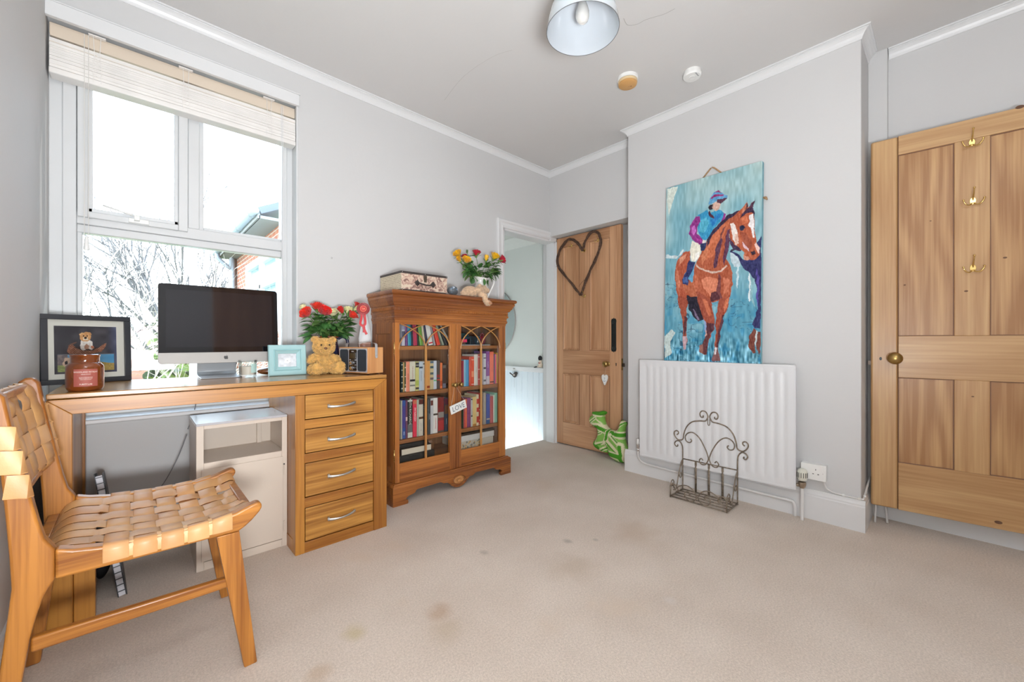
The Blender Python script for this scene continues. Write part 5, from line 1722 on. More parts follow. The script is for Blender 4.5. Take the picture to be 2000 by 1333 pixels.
def rose(label, head, base, col, group, size=.021, axis=None, nleaf=3, seed=0, openness=.5, bud=False):
    rs_ = random.Random(seed)
    head = Vector(head); base = Vector(base)
    o_ = thing('rose', label, 'rose', tuple(base), 0, group)
    size *= 1.48 if 'desk' in group else 1.45
    ax = (axis or (head - base)).normalized()
    hb = head - ax * size * .9
    mid = (base + hb) / 2 + Vector((rs_.uniform(-.01, .01), rs_.uniform(-.01, .01), rs_.uniform(.0, .012)))
    path = smooth_path([base, mid, hb], 6)
    bm = B(); tube(bm, path, .0019, 6); obj('stem', bm, M_stem, o_, smooth=True)
    # bloom: cupped petals in a spiral round the axis
    zx = ax.orthogonal().normalized(); zy = ax.cross(zx)
    bm = B()
    layers = [(.30, .95, 4), (.52, .95, 5), (.74, .9, 5), (.95, .82, 5)] if not bud else [(.25, 1.1, 3), (.42, 1.1, 4), (.58, 1.0, 4)]
    for li, (rr, hh_, n_) in enumerate(layers):
        for k in range(n_):
            a0_ = 2 * PI * k / n_ + li * .9 + rs_.uniform(-.15, .15)
            wid = 2 * PI / n_ * .78
            rows = []
            for j in range(7):
                t = j / 6
                rad = size * rr * (math.sin(t * PI * .5) ** .6) * (1 + openness * .42 * max(0, t - .6) / .4 * rr)
                zz = size * (-.75 + 1.6 * hh_ * t - (openness * .5 * rr * max(0, t - .7) / .3))
                ww = wid * (.55 + .6 * math.sin(PI * min(1, t * .8 + .1))) * (1 if t < .95 else .75)
                row = []
                for m in range(7):
                    u = (m / 6 - .5)
                    a_ = a0_ + u * ww * 1.35
                    edge = 1 - .12 * (abs(u) * 2) ** 3 * t
                    r2 = rad * (1 + .05 * math.sin(u * 9 + k) * t)
                    row.append(bm.verts.new(head + zx * (r2 * math.cos(a_)) + zy * (r2 * math.sin(a_)) + ax * (zz * edge)))
                rows.append(row)
            for A_, B_ in zip(rows, rows[1:]):
                for m in range(6): bm.faces.new((A_[m], A_[m + 1], B_[m + 1], B_[m]))
    ball(bm, head - ax * size * .1, (size * .26, size * .26, size * .5), 10, 8)
    obj('bloom', bm, petal_col(col), o_, smooth=True, recalc=False)
    bm = B()
    for k in range(5):
        a_ = 2 * PI * k / 5
        out = (zx * math.cos(a_) + zy * math.sin(a_))
        leaf_mesh(bm, hb + out * size * .25, (out * .75 + ax * .6), ax, size * 1.15, size * .35, 0, -.1 + rs_.uniform(-.2, .5))
    ball(bm, hb, (size * .3, size * .3, size * .3), 8, 6)
    obj('sepals', bm, M_leaf2, o_, smooth=True, recalc=False)
    bm = B()
    for k in range(nleaf):
        t = .42 + .5 * (k + rs_.random() * .6) / max(1, nleaf)
        p = path[int(t * (len(path) - 1))]
        a_ = rs_.uniform(0, 6.28)
        out = Vector((math.cos(a_), math.sin(a_) * .7 - .25, rs_.uniform(-.25, .55))).normalized()
        q = p + out * .018
        tube(bm, [p, q], .0009, 5)
        for sgn, LL in ((0, .056), (1, .042), (-1, .042)):
            d2 = out.copy(); d2.rotate(Matrix.Rotation(sgn * 1.0, 3, 'Z'))
            leaf_mesh(bm, q, d2, Vector((0, 0, 1)), LL * rs_.uniform(.85, 1.25), LL * .62, rs_.choice((0, 0, 1)), rs_.uniform(-.1, .6))
    obj('foliage', bm, [M_leaf, M_leaf2], o_, smooth=True, recalc=False)
    return o_

# bouquet on the desk
vx, vy = .838, 2.49
vz = DZT
jg = thing('jug', 'dark blue glazed jug with an orange rim behind the teddy bear', 'jug', (vx, vy, vz))
M_navy = plain('navy_glaze', (.012, .016, .055), .15, coat=.5)
M_orrim = plain('orange_glaze', (.48, .11, .03), .2, coat=.5)
bm = B(); lathe(bm, [(0, 0), (.045, 0), (.052, .01), (.066, .06), (.064, .12), (.052, .165), (.050, .190), (.056, .204), (.053, .204), (.047, .190), (.049, .165), (.06, .12), (.062, .06), (.048, .014), (0, .012)], (vx, vy, vz), 36); obj('jug_body', bm, M_navy, jg, smooth='auto')
bm = B(); tube(bm, [(vx + .0555 * math.cos(a_), vy + .0555 * math.sin(a_), vz + .206) for a_ in [2 * PI * k / 36 for k in range(36)]], .0042, 8, closed=True); obj('rim', bm, M_orrim, jg, smooth=True)
hd_ = Vector((.88, -.47, 0)).normalized()
hp = [Vector((vx, vy, vz)) + hd_ * r_ + Vector((0, 0, z)) for r_, z in ((.052, .195), (.078, .207), (.100, .195), (.106, .165), (.098, .125), (.080, .09), (.064, .075))]
bm = B(); tube(bm, smooth_path(hp, 6), .0075, 10, flat=(.7, 1.2)); obj('handle', bm, M_navy, jg, smooth=True)
bx = Vector((vx, vy, vz + .195))
G1 = 'roses in the blue jug on the desk'
RED, CRM = (228, 52, 30), (232, 226, 176)
A1 = [
 ((598, 612), RED, 2.44, .023, 'orange red rose at the far left of the bouquet on the desk', (-.7, -.5, .5)),
 ((595, 604), CRM, 2.50, .021, 'pale cream rose behind the leftmost orange red rose', (-.6, 0, .8)),
 ((619, 598), RED, 2.50, .023, 'orange red rose standing tallest in the bouquet on the desk', (-.1, -.2, 1)),
 ((633.5, 608), (222, 34, 26), 2.45, .024, 'wide open scarlet rose left of the cream ones on the desk', (0, -.8, .6)),
 ((650, 611), CRM, 2.47, .021, 'cream rose at the left of the middle pair on the desk', (-.2, -.3, .9)),
 ((660, 609), (226, 222, 186), 2.50, .021, 'cream rose at the right of the middle pair on the desk', (.2, -.2, .9)),
 ((667, 607), (214, 40, 34), 2.46, .020, 'small scarlet rose tilted left right of the cream pair', (-.5, -.4, .7)),
 ((681, 606), (226, 222, 160), 2.49, .022, 'greenish cream rose between two red ones on the desk', (.2, 0, 1)),
 ((689, 616), RED, 2.44, .021, 'orange red rose leaning right near the rosette', (.5, -.5, .7)),
 ((696, 604), (222, 220, 160), 2.46, .018, 'pale green rose bud beside the red rosette', (.7, -.2, .6)),
 ((699, 598), (214, 44, 34), 2.49, .018, 'red rose half hidden behind the pale green bud', (.6, 0, .8)),
]
for i, ((px, py), col, yy, sz, lab, axv) in enumerate(A1):
    h_ = at(px, py, Y=yy)
    rose(lab, h_, bx + Vector((random.uniform(-.02, .02), random.uniform(-.02, .02), -.03)), col, G1, sz, Vector(axv), 4, 100 + i, .45, bud=(i in (1, 6, 9)))
# extra leaves that fill the neck of the bouquet
fl = thing('rose_foliage', 'dense green rose leaves spreading over the rim of the blue jug', 'leaves', tuple(bx))
bm = B(); rs = random.Random(21)
for k in range(95):
    a_ = rs.uniform(0, 6.28); r_ = rs.uniform(.03, .105); z = rs.uniform(-.002, .085) - max(0, r_ - .06) * .3
    p = bx + Vector((math.cos(a_) * r_ * 1.15, math.sin(a_) * r_ * .55 - .012, z + .012))
    out = Vector((math.cos(a_), math.sin(a_) * .7 - .2, rs.uniform(-.5, .5)))
    leaf_mesh(bm, p - out * .015, out, Vector((0, -.6, 1)), rs.uniform(.046, .070), rs.uniform(.026, .040), rs.choice((0, 0, 0, 1)), rs.uniform(-.1, .6))
for k in range(22):
    a_ = 2 * PI * k / 22
    tube(bm, [bx + Vector((.02 * math.cos(a_), .02 * math.sin(a_), -.01)), bx + Vector((.07 * math.cos(a_), .035 * math.sin(a_), .05))], .0012, 5, mi=1)
fo = obj('leaves', bm, [M_leaf, M_leaf2], fl, smooth=True, recalc=False)

# bouquet on the bookcase
BT = 1.3188
wx, wy = 1.945, 2.43
wj = thing('jug', 'white china jug with a tall curved handle on top of the bookcase', 'jug', (wx, wy, BT))
M_china = plain('white_china', (.80, .79, .76), .12, coat=.6)
bm = B(); lathe(bm, [(0, 0), (.036, 0), (.038, .006), (.030, .014), (.046, .035), (.056, .065), (.054, .095), (.043, .125), (.041, .145), (.050, .168), (.047, .168), (.038, .145), (.040, .125), (.050, .095), (.052, .065), (.03, .03), (0, .025)], (wx, wy, BT), 40)
for v in bm.verts:   # pulled lip at the left
    if v.co.z > BT + .14:
        k = max(0, -(v.co.x - wx)) / .05; v.co.x -= .018 * k * k; v.co.z += .008 * k * k
obj('jug_body', bm, M_china, wj, smooth='auto')
hp = [Vector((wx, wy, BT)) + Vector((r_ * .93, -r_ * .36, z)) for r_, z in ((.040, .140), (.052, .165), (.078, .182), (.100, .170), (.104, .140), (.088, .10), (.070, .065), (.058, .04), (.055, .025))]
bm = B(); tube(bm, smooth_path(hp, 6), .0048, 10, flat=(.8, 1.3)); obj('handle', bm, M_china, wj, smooth=True)
bx2 = Vector((wx, wy, BT + .155))
G2 = 'roses in the white jug on the bookcase'
YEL, DRD = (240, 186, 20), (176, 12, 44)
A2 = [
 ((893.5, 496), YEL, 2.44, .023, 'yellow rose highest at the left of the bookcase bouquet', (-.7, -.2, .6)),
 ((897, 507.5), YEL, 2.40, .021, 'yellow rose lowest at the left of the bookcase bouquet', (-.7, -.4, .4)),
 ((907, 501), DRD, 2.47, .018, 'small dark red rose between the three yellow ones on the left', (-.3, 0, 1)),
 ((911, 508), YEL, 2.39, .023, 'open yellow rose in front of the small dark red one', (-.2, -.7, .6)),
 ((912.5, 491.5), (70, 100, 50), 2.46, .010, 'closed green rosebud above the yellow roses', (0, 0, 1)),
 ((931, 494), DRD, 2.42, .023, 'dark red rose on a tall bare stem in the middle', (.1, -.1, 1)),
 ((950, 505), (238, 180, 24), 2.41, .021, 'yellow rosebud right of the tall dark red rose', (.1, -.1, 1)),
 ((967, 500.5), YEL, 2.42, .027, 'largest yellow rose at the right of the bookcase bouquet', (.2, -.5, .8)),
 ((981, 507.5), DRD, 2.40, .024, 'dark red rose at the far right of the bookcase bouquet', (.7, -.4, .4)),
]
for i, ((px, py), col, yy, sz, lab, axv) in enumerate(A2):
    h_ = at(px, py, Y=yy)
    rose(lab, h_, bx2 + Vector((random.uniform(-.02, .02), random.uniform(-.02, .02), -.03)), col, G2, sz, Vector(axv), 3 if i != 5 else 1, 200 + i, .4, bud=(i in (1, 4, 6)))
fl = thing('rose_foliage', 'green rose leaves spreading out over the top of the white jug', 'leaves', tuple(bx2))
bm = B(); rs = random.Random(33)
for k in range(92):
    sd = rs.choice((-1, 1)); r_ = rs.uniform(.02, .15)
    p = bx2 + Vector((sd * r_, rs.uniform(-.045, .03), rs.uniform(-.005, .05) + r_ * .42))
    if sd < 0: p.z -= .0
    out = Vector((sd * rs.uniform(.2, 1), rs.uniform(-.7, .2), rs.uniform(-.6, .5)))
    leaf_mesh(bm, p - out * .012, out, Vector((0, -.6, 1)), rs.uniform(.046, .070), rs.uniform(.026, .040), rs.choice((0, 0, 0, 1)), rs.uniform(-.1, .6))
leaf_mesh(bm, bx2 + Vector((-.015, -.052, .005)), Vector((0, -.12, -1)), Vector((0, -1, .2)), .056, .030, 0, .05)
leaf_mesh(bm, bx2 + Vector((-.09, -.03, -.005)), Vector((-.5, -.1, -.6)), Vector((0, -1, .2)), .05, .030, 0, .1)
for k in range(18):
    sd = -1 if k % 2 else 1
    tube(bm, [bx2 + Vector((.0, 0, -.01)), bx2 + Vector((sd * rs.uniform(.04, .12), rs.uniform(-.03, .02), rs.uniform(.03, .10)))], .0012, 5, mi=1)
fo = obj('leaves', bm, [M_leaf, M_leaf2], fl, smooth=True, recalc=False)

# ------------------------------------------------------------------ radio
RC = Vector((.915, 2.112, DZT))
rw = Vector((-.326, .946, 0)).normalized()      # along the front, to the left
rd = Vector((.946, .326, 0)).normalized()       # into depth
RW, RD, RH = .228, .108, .142
Mr = Matrix((( -rw.x, -rd.x, 0, 0), (-rw.y, -rd.y, 0, 0), (0, 0, 1, 0), (0, 0, 0, 1)))
# local frame: x to the right along the front, y up, z towards the viewer; origin bottom-left of the front face
Mr = frame_M(RC + rw * RW, -rw, Vector((0, 0, 1)))
ra = thing('radio', 'small oak cased radio with a metal carrying handle at the right end of the desk', 'radio', tuple(RC))
M_rw = wood('radio_wood', (.62, .31, .12), (.46, .19, .06), 'Z', 1.4, .4, rings=6, coat=.1)
bm = B(); box(bm, 0, RW, .005, RH + .005, -RD, 0, M=Mr); obj('case', bm, M_rw, ra, bevel=.0015)
for fx in (.02, RW - .03):
    for fz in (-.02, -RD + .02):
        bm = B(); box(bm, fx, fx + .012, 0, .005, fz - .006, fz + .006, M=Mr); obj('foot', bm, M_black, ra)
M_fas = plain('radio_fascia', (.52, .53, .56), .35, metal=.4)
bm = B(); prism(bm, rrect(.006, RW - .006, .011, RH - .001, .004), 0, .0015, 'Z', M=Mr); obj('fascia', bm, M_fas, ra)
M_grille = plain('speaker_cloth', (.018, .026, .036), .7, bump=.4, bscale=700)
for x0_, x1_ in ((.011, .077), (.151, .217)):
    bm = B(); prism(bm, rrect(x0_, x1_, .017, RH - .007, .012), .0015, .003, 'Z', M=Mr); obj('speaker_grille', bm, M_grille, ra)
bm = B(); prism(bm, rrect(.083, .145, .017, RH - .007, .010), .0015, .003, 'Z', M=Mr); cp = obj('control_panel', bm, plain('panel_gloss', (.014, .012, .012), .12, coat=.5), ra)
bm = B(); box(bm, .092, .136, .087, .115, .003, .0034, M=Mr); obj('display', bm, plain('radio_display', (.05, .035, .015), .15), cp)
bm = text_bm('ROKA', .0065, Mr @ Matrix.Translation((.114, .124, .0036)), .0002); obj('lettering', bm, M_white, cp)
for kz in (.062, .033):
    bm = B(); lathe(bm, [(0, .016), (.009, .016), (.010, .014), (.0105, 0), (.013, 0), (.013, -.001)], seg=24, M=Mr @ Matrix.Translation((.114, kz, .003))); obj('knob', bm, M_chrome, cp, smooth='auto')
for kz, xs_ in ((.076, (.089, .132)), (.049, (.089, .130))):
    for x_ in xs_:
        bm = B(); box(bm, x_, x_ + .009, kz, kz + .003, .003, .0045, M=Mr); obj('button', bm, M_fas, cp)
# flat strap handle
hz_ = RH + .005 + .022
def hpt(x, y, z): return Mr @ Vector((x, y, z))
pth = [hpt(-.003, .095, -.055), hpt(-.003, .150, -.055), hpt(-.002, hz_ - .006, -.055), hpt(.006, hz_, -.055), hpt(.02, hz_ + .001, -.055)] + [hpt(RW * t, hz_ + .001, -.055) for t in (.3, .5, .7)] + [hpt(RW - .02, hz_ + .001, -.055), hpt(RW - .006, hz_, -.055), hpt(RW + .002, hz_ - .006, -.055), hpt(RW + .003, .150, -.055), hpt(RW + .003, .095, -.055)]
vf = ([], [], [])
strap(vf, pth, rd, .017, .0018, (1, 1, 1))
me = bpy.data.meshes.new('handle'); me.from_pydata([tuple(v) for v in vf[0]], [], vf[1]); me.materials.append(plain('handle_alu', (.62, .62, .63), .3, metal=.6))
ho = bpy.data.objects.new('handle', me); COL.objects.link(ho); ho.parent = ra; ho.location = -Vector(ra.location)
for x_ in (-.004, RW + .004):
    bm = B(); ball(bm, hpt(x_, .098, -.055), .0042, 12, 8); lathe(bm, [(0, .001), (.0085, .001), (.0085, -.001), (0, -.001)], seg=20, M=frame_M(hpt(x_, .096, -.055), rd, (0, 0, 1)))
    obj('pivot', bm, M_chrome, ra, smooth='auto')

# ------------------------------------------------------------------ gift bottle and rosette
bx_, by_ = .982, 2.315
gb = thing('bottle', 'clear cellophane wrapped bottle with a white paper collar behind the radio', 'bottle', (bx_, by_, DZT))
M_btl = plain('pink_glass', (.36, .19, .14), .12, coat=.8, vary=.25, vscale=18)
bm = B(); lathe(bm, [(0, 0), (.033, 0), (.036, .006), (.037, .07), (.036, .17), (.030, .22), (.020, .27), (.0155, .31), (.0155, .345), (.017, .350), (.017, .362), (.013, .368), (0, .368)], (bx_, by_, DZT), 36)
obj('bottle_body', bm, M_btl, gb, smooth='auto')
for zz in (.045, .12, .16):
    bm = B(); tube(bm, [(bx_ + .0375 * math.cos(a_), by_ + .0375 * math.sin(a_), DZT + zz) for a_ in [2 * PI * k / 32 for k in range(32)]], .0009, 6, closed=True); obj('band', bm, plain('band_brown', (.20, .08, .05), .4), gb)
bm = B(); 
rs = random.Random(8)
rows = []
for z, r_ in ((.165, .040), (.20, .039), (.25, .031), (.30, .021), (.345, .017)):
    rows.append([bm.verts.new((bx_ + (r_ + rs.uniform(-.002, .002)) * math.cos(a_), by_ + (r_ + rs.uniform(-.002, .002)) * math.sin(a_), DZT + z + (.012 * math.cos(a_ * 1.0 + 1) if z < .17 else 0))) for a_ in [R(190) + R(200) * k / 20 for k in range(21)]])
for A_, B_ in zip(rows, rows[1:]):
    for k in range(20): bm.faces.new((A_[k], A_[k + 1], B_[k + 1], B_[k]))
col_ = obj('paper_collar', bm, plain('paper_white', (.62, .63, .64), .7, bump=.3, bscale=60), gb, smooth=True)
mt_ = col_.modifiers.new('thickness', 'SOLIDIFY'); mt_.thickness = .0006
bm = B(); lathe(bm, [(.006, 0), (.006, .0006), (.0045, .0006), (.0045, 0)], seg=16, M=frame_M((bx_ - .004, by_ - .0385, DZT + .226), (1, 0, 0), (0, 0, 1))); obj('stamp', bm, M_grey, col_)
rp_ = at(709.5, 603.5, Y=2.262)
ro = thing('rosette', 'red prize rosette with two ribbon tails hung on the bottle behind the radio', 'rosette', tuple(rp_))
M_rib = plain('red_satin', (.46, .008, .012), .5, sheen=.3)
Mro = frame_M(rp_, Vector((.93, -.30, .10)), Vector((-.02, .1, 1)))
bm = B()
N = 72
rows = []
for rr, amp in ((.016, 0), (.026, .0035), (.036, .0065)):
    rows.append([bm.verts.new(Mro @ Vector((rr * math.cos(2 * PI * k / N), rr * math.sin(2 * PI * k / N), amp * (1 if k % 2 else -1) - .004 * (rr / .036)))) for k in range(N)])
for A_, B_ in zip(rows, rows[1:]):
    for k in range(N): bm.faces.new((A_[k], A_[(k + 1) % N], B_[(k + 1) % N], B_[k]))
pl = obj('pleats', bm, M_rib, ro); mt_ = pl.modifiers.new('t', 'SOLIDIFY'); mt_.thickness = .0008
bm = B(); lathe(bm, [(0, .003), (.019, .003), (.0205, .0), (.0205, -.004), (0, -.004)], seg=32, M=Mro); cn_ = obj('centre', bm, plain('rosette_centre', (.46, .012, .014), .55), ro, smooth='auto')
bm = B(); tube(bm, [Mro @ Vector((.0165 * math.cos(a_), .0165 * math.sin(a_), .0035)) for a_ in [2 * PI * k / 32 for k in range(32)]], .0007, 6, closed=True)
text_bm('1st', .015, Mro @ Matrix.Translation((0, 0, .0034)), .0003, bm=bm); obj('gold_print', bm, plain('gold_print', (.75, .42, .18), .4), cn_)
for dx_, ln, sw in ((-.010, .135, -1), (.004, .148, 1)):
    pp_ = [Mro @ Vector((dx_, -.018, -.004)), Mro @ Vector((dx_ + sw * .002, -.05, -.005)), Mro @ Vector((dx_ + sw * .006 - .004, -.085, -.003)), Mro @ Vector((dx_ - sw * .008, -.105, -.004)), Mro @ Vector((dx_ + .006, -ln, -.006))]
    vf = ([], [], []); strap(vf, smooth_path(pp_, 6), Vector((.93, -.3, .25 * sw)), .013, .0007, (1, 1, 1))
    me = bpy.data.meshes.new('ribbon'); me.from_pydata([tuple(v) for v in vf[0]], [], vf[1]); me.materials.append(M_rib)
    ho = bpy.data.objects.new('ribbon_tail', me); COL.objects.link(ho); ho.parent = ro; ho.location = -Vector(ro.location)

# ------------------------------------------------------------------ on the bookcase: case, stone, sleeping bear
sx0, sx1, sy0, sy1, sz0, sz1 = 1.208, 1.545, 2.300, 2.590, BT, BT + .122
cs = thing('suitcase', 'small decorative suitcase box with script and floral paper on top of the bookcase', 'suitcase', ((sx0 + sx1) / 2, (sy0 + sy1) / 2, BT))
def paper(name, front):
    m, nt, p = _new(name)
    L = nt.links
    tc = nt.nodes.new('ShaderNodeTexCoord')
    base = nt.nodes.new('ShaderNodeRGB'); base.outputs[0].default_value = (.62, .52, .38, 1)
    out = base.outputs[0]
    if front:
        n = nt.nodes.new('ShaderNodeTexNoise'); n.inputs['Scale'].default_value = 22; n.inputs['Detail'].default_value = 5; n.inputs['Distortion'].default_value = 2.5
        L.new(tc.outputs['Object'], n.inputs['Vector'])
        r = nt.nodes.new('ShaderNodeValToRGB'); e = r.color_ramp.elements
        e[0].position = .38; e[0].color = (.22, .12, .10, 1); e[1].position = .62; e[1].color = (.66, .55, .42, 1)
        e2 = e.new(.5); e2.color = (.55, .36, .28, 1)
        L.new(n.outputs['Fac'], r.inputs[0]); out = r.outputs[0]
    else:
        w = nt.nodes.new('ShaderNodeTexWave'); w.wave_type = 'BANDS'; w.bands_direction = 'Z'; w.inputs['Scale'].default_value = 28; w.inputs['Distortion'].default_value = 1.2; w.inputs['Detail'].default_value = 3; w.inputs['Detail Scale'].default_value = 8
        L.new(tc.outputs['Object'], w.inputs['Vector'])
        n = nt.nodes.new('ShaderNodeTexNoise'); n.inputs['Scale'].default_value = 160
        L.new(tc.outputs['Object'], n.inputs['Vector'])
        mu = nt.nodes.new('ShaderNodeMath'); mu.operation = 'MULTIPLY'; L.new(w.outputs['Fac'], mu.inputs[0]); L.new(n.outputs['Fac'], mu.inputs[1])
        r = nt.nodes.new('ShaderNodeValToRGB'); e = r.color_ramp.elements
        e[0].position = .42; e[0].color = (.66, .58, .42, 1); e[1].position = .55; e[1].color = (.28, .20, .14, 1)
        L.new(mu.outputs[0], r.inputs[0]); out = r.outputs[0]
    L.new(out, p.inputs['Base Color']); p.inputs['Roughness'].default_value = .55
    return m
bm = B(); box(bm, sx0, sx1, sy0, sy1, sz0, sz1)
for f in bm.faces:
    f.material_index = 1 if abs(f.normal.x) > .5 or abs(f.calc_center_median().x - sx0) < .001 or abs(f.calc_center_median().x - sx1) < .001 else 0
obj('case_body', bm, [paper('floral_paper', True), paper('script_paper', False)], cs)
M_lth = plain('dark_trim_leather', (.045, .035, .032), .5)
for z0_, z1_ in ((sz0, sz0 + .011), (sz1 - .012, sz1 + .0015)):
    bm = B()
    e = .0018
    box(bm, sx0 - e, sx1 + e, sy0 - e, sy0 + .004, z0_, z1_); box(bm, sx0 - e, sx1 + e, sy1 - .004, sy1 + e, z0_, z1_)
    box(bm, sx0 - e, sx0 + .004, sy0 + .004, sy1 - .004, z0_, z1_); box(bm, sx1 - .004, sx1 + e, sy0 + .004, sy1 - .004, z0_, z1_)
    obj('edge_trim', bm, M_lth, cs)
    for px_ in (sx0 + .006, (sx0 + sx1) / 2, sx1 - .006):
        bm = B(); ball(bm, (px_, sy0 - .003, (z0_ + z1_) / 2), .0032, 10, 6); obj('stud', bm, M_chrome, cs, smooth=True)
bm = B(); box(bm, sx0, sx1, sy0, sy0 + .001, sz1 - .034, sz1 - .033); 
hm = (sx0 + sx1) / 2
bm = B(); tube(bm, smooth_path([(hm - .052, sy0 - .004, sz0 + .060), (hm - .045, sy0 - .012, sz0 + .056), (hm, sy0 - .018, sz0 + .046), (hm + .045, sy0 - .012, sz0 + .050), (hm + .058, sy0 - .004, sz0 + .052)], 6), .0075, 8, flat=(1.15, .6)); obj('handle', bm, M_lth, cs, smooth=True)
for xx in (hm - .056, hm + .060):
    bm = B(); lathe(bm, [(0, .004), (.015, .003), (.017, 0), (0, 0)], seg=10, M=frame_M((xx, sy0, sz0 + .057), (1, 0, 0), (0, 0, 1))); ball(bm, (xx, sy0 - .006, sz0 + .057), .0035, 10, 6)
    for a_ in range(4): ball(bm, (xx + .018 * math.cos(a_ * PI / 2), sy0 - .001, sz0 + .057 + .018 * math.sin(a_ * PI / 2)), .0035, 8, 6)
    obj('handle_plate', bm, M_lth, cs)
bm = B(); box(bm, hm - .012, hm + .012, sy0 - .004, sy0, sz1 - .040, sz1 - .014); box(bm, hm - .009, hm + .009, sy0 - .006, sy0, sz1 - .056, sz1 - .040); obj('clasp', bm, plain('clasp_bronze', (.14, .11, .08), .35, metal=.8), cs, bevel=.001)

o = thing('painted_stone', 'grey painted stone with a white and blue picture beside the suitcase box', 'stone', (1.605, 2.31, BT))
bm = B(); ball(bm, (1.604, 2.315, BT + .033), (.043, .03, .033), 26, 16)
for v in bm.verts:
    n = mnoise.noise(v.co * 22); v.co += (v.co - Vector((1.604, 2.315, BT + .033))).normalized() * n * .006; v.co.z = max(v.co.z, BT)
def stone_mat():
    m, nt, p = _new('painted_stone'); L = nt.links
    tc = nt.nodes.new('ShaderNodeTexCoord'); n = nt.nodes.new('ShaderNodeTexNoise'); n.inputs['Scale'].default_value = 26; n.inputs['Detail'].default_value = 2
    L.new(tc.outputs['Object'], n.inputs['Vector'])
    r = nt.nodes.new('ShaderNodeValToRGB'); e = r.color_ramp.elements; r.color_ramp.interpolation = 'CONSTANT'
    e[0].position = 0; e[0].color = (.10, .11, .12, 1); e[1].position = .62; e[1].color = (.70, .73, .78, 1)
    q = e.new(.56); q.color = (.14, .22, .32, 1)
    L.new(n.outputs['Fac'], r.inputs[0]); L.new(r.outputs[0], p.inputs['Base Color']); p.inputs['Roughness'].default_value = .35
    return m
obj('stone_body', bm, stone_mat(), o, smooth=True)

M_sb = fur_mat('bear_beige', (.60, .42, .27), (.5, .4, .3)); M_sb2 = fur_mat('bear_beige_light', (.68, .51, .36), (.5, .4, .3))
qx, qy, qz = 1.800, 2.300, BT
sb = thing('teddy_bear', 'beige teddy bear lying on the bookcase edge with one leg hanging over', 'teddy bear', (qx, qy, qz))
soft_body('body', [((qx - .035, qy + .03, qz + .040), (.062, .045, .040)), ((qx - .085, qy + .03, qz + .026), (.03, .03, .026)), ((qx + .012, qy - .012, qz + .048), (.030, .028, .028)),
                   ((qx + .012, qy - .040, qz + .020), (.020, .026, .024)), ((qx + .028, qy - .060, qz - .008), (.019, .018, .034)), ((qx + .048, qy - .066, qz - .040), (.025, .019, .020)),
                   ((qx + .030, qy - .010, qz + .030), (.020, .020, .038)), ((qx + .058, qy - .004, qz + .026), (.016, .018, .034), ('Y', 12))], M_sb, sb, fur=3200, fur_mat_=M_sb2, seed=9, flen=.006)
soft_body('head', [((qx + .062, qy + .03, qz + .058), (.046, .040, .038)), ((qx + .096, qy + .005, qz + .058), (.022, .020, .018)), ((qx + .045, qy + .02, qz + .092), (.016, .01, .014)), ((qx + .10, qy + .03, qz + .086), (.014, .01, .013))], M_sb, sb, fur=1800, fur_mat_=M_sb2, seed=10, flen=.006)
bm = B(); ball(bm, (qx + .058, qy - .0845, qz - .042), (.017, .004, .012), 16, 8); obj('paw_pad', bm, plain('paw_suede', (.46, .24, .13), .8), sb, smooth=True)

# ------------------------------------------------------------------ pine doors
M_dZ = wood('door_pine', (0.60, 0.34, 0.185), (0.39, 0.19, 0.088), 'Z', 1.0, .5, rings=4, coat=.05, offset=(1, 8, 3), knots=2.6)
M_dY = wood('door_pine_rail', (0.58, 0.33, 0.18), (0.385, 0.185, 0.086), 'Y', 1.0, .5, rings=4, coat=.05, offset=(2, 3, 3), knots=2.2)
M_dln = plain('door_joint_and_shade', (.17, .07, .03), .8)
DXF = 3.045
d1 = thing('door_1', 'open stripped pine four panel door folded back into the corner recess', 'door', (DXF, 2.25, 0)); d1['kind'] = 'structure'
y0, y1 = 1.893, 2.612           # free edge, hinge edge
ZT1, ZB1 = 2.012, .012
def ypanel(name, ya, yb, za, zb, x0=DXF, x1=DXF + .035, mat=M_dZ, par=None, bev=.0015):
    bm = B(); box(bm, x0, x1, ya, yb, za, zb); return obj(name, bm, mat, par or d1, bevel=bev)
PN = [(2.335, 2.532, .920, 1.915), (2.005, 2.217, .920, 1.915), (2.335, 2.532, .222, .695), (2.005, 2.217, .222, .695)]
ypanel('stile', 2.532, y1, ZB1, ZT1); ypanel('stile', y0, 2.005, ZB1, ZT1)
ypanel('muntin', 2.217, 2.335, .920, 1.915); ypanel('muntin', 2.217, 2.335, .222, .695)
for a_, b_ in ((ZB1, .222), (.695, .920), (1.915, ZT1)):
    ypanel('rail', 2.005, 2.532, a_, b_, mat=M_dY)
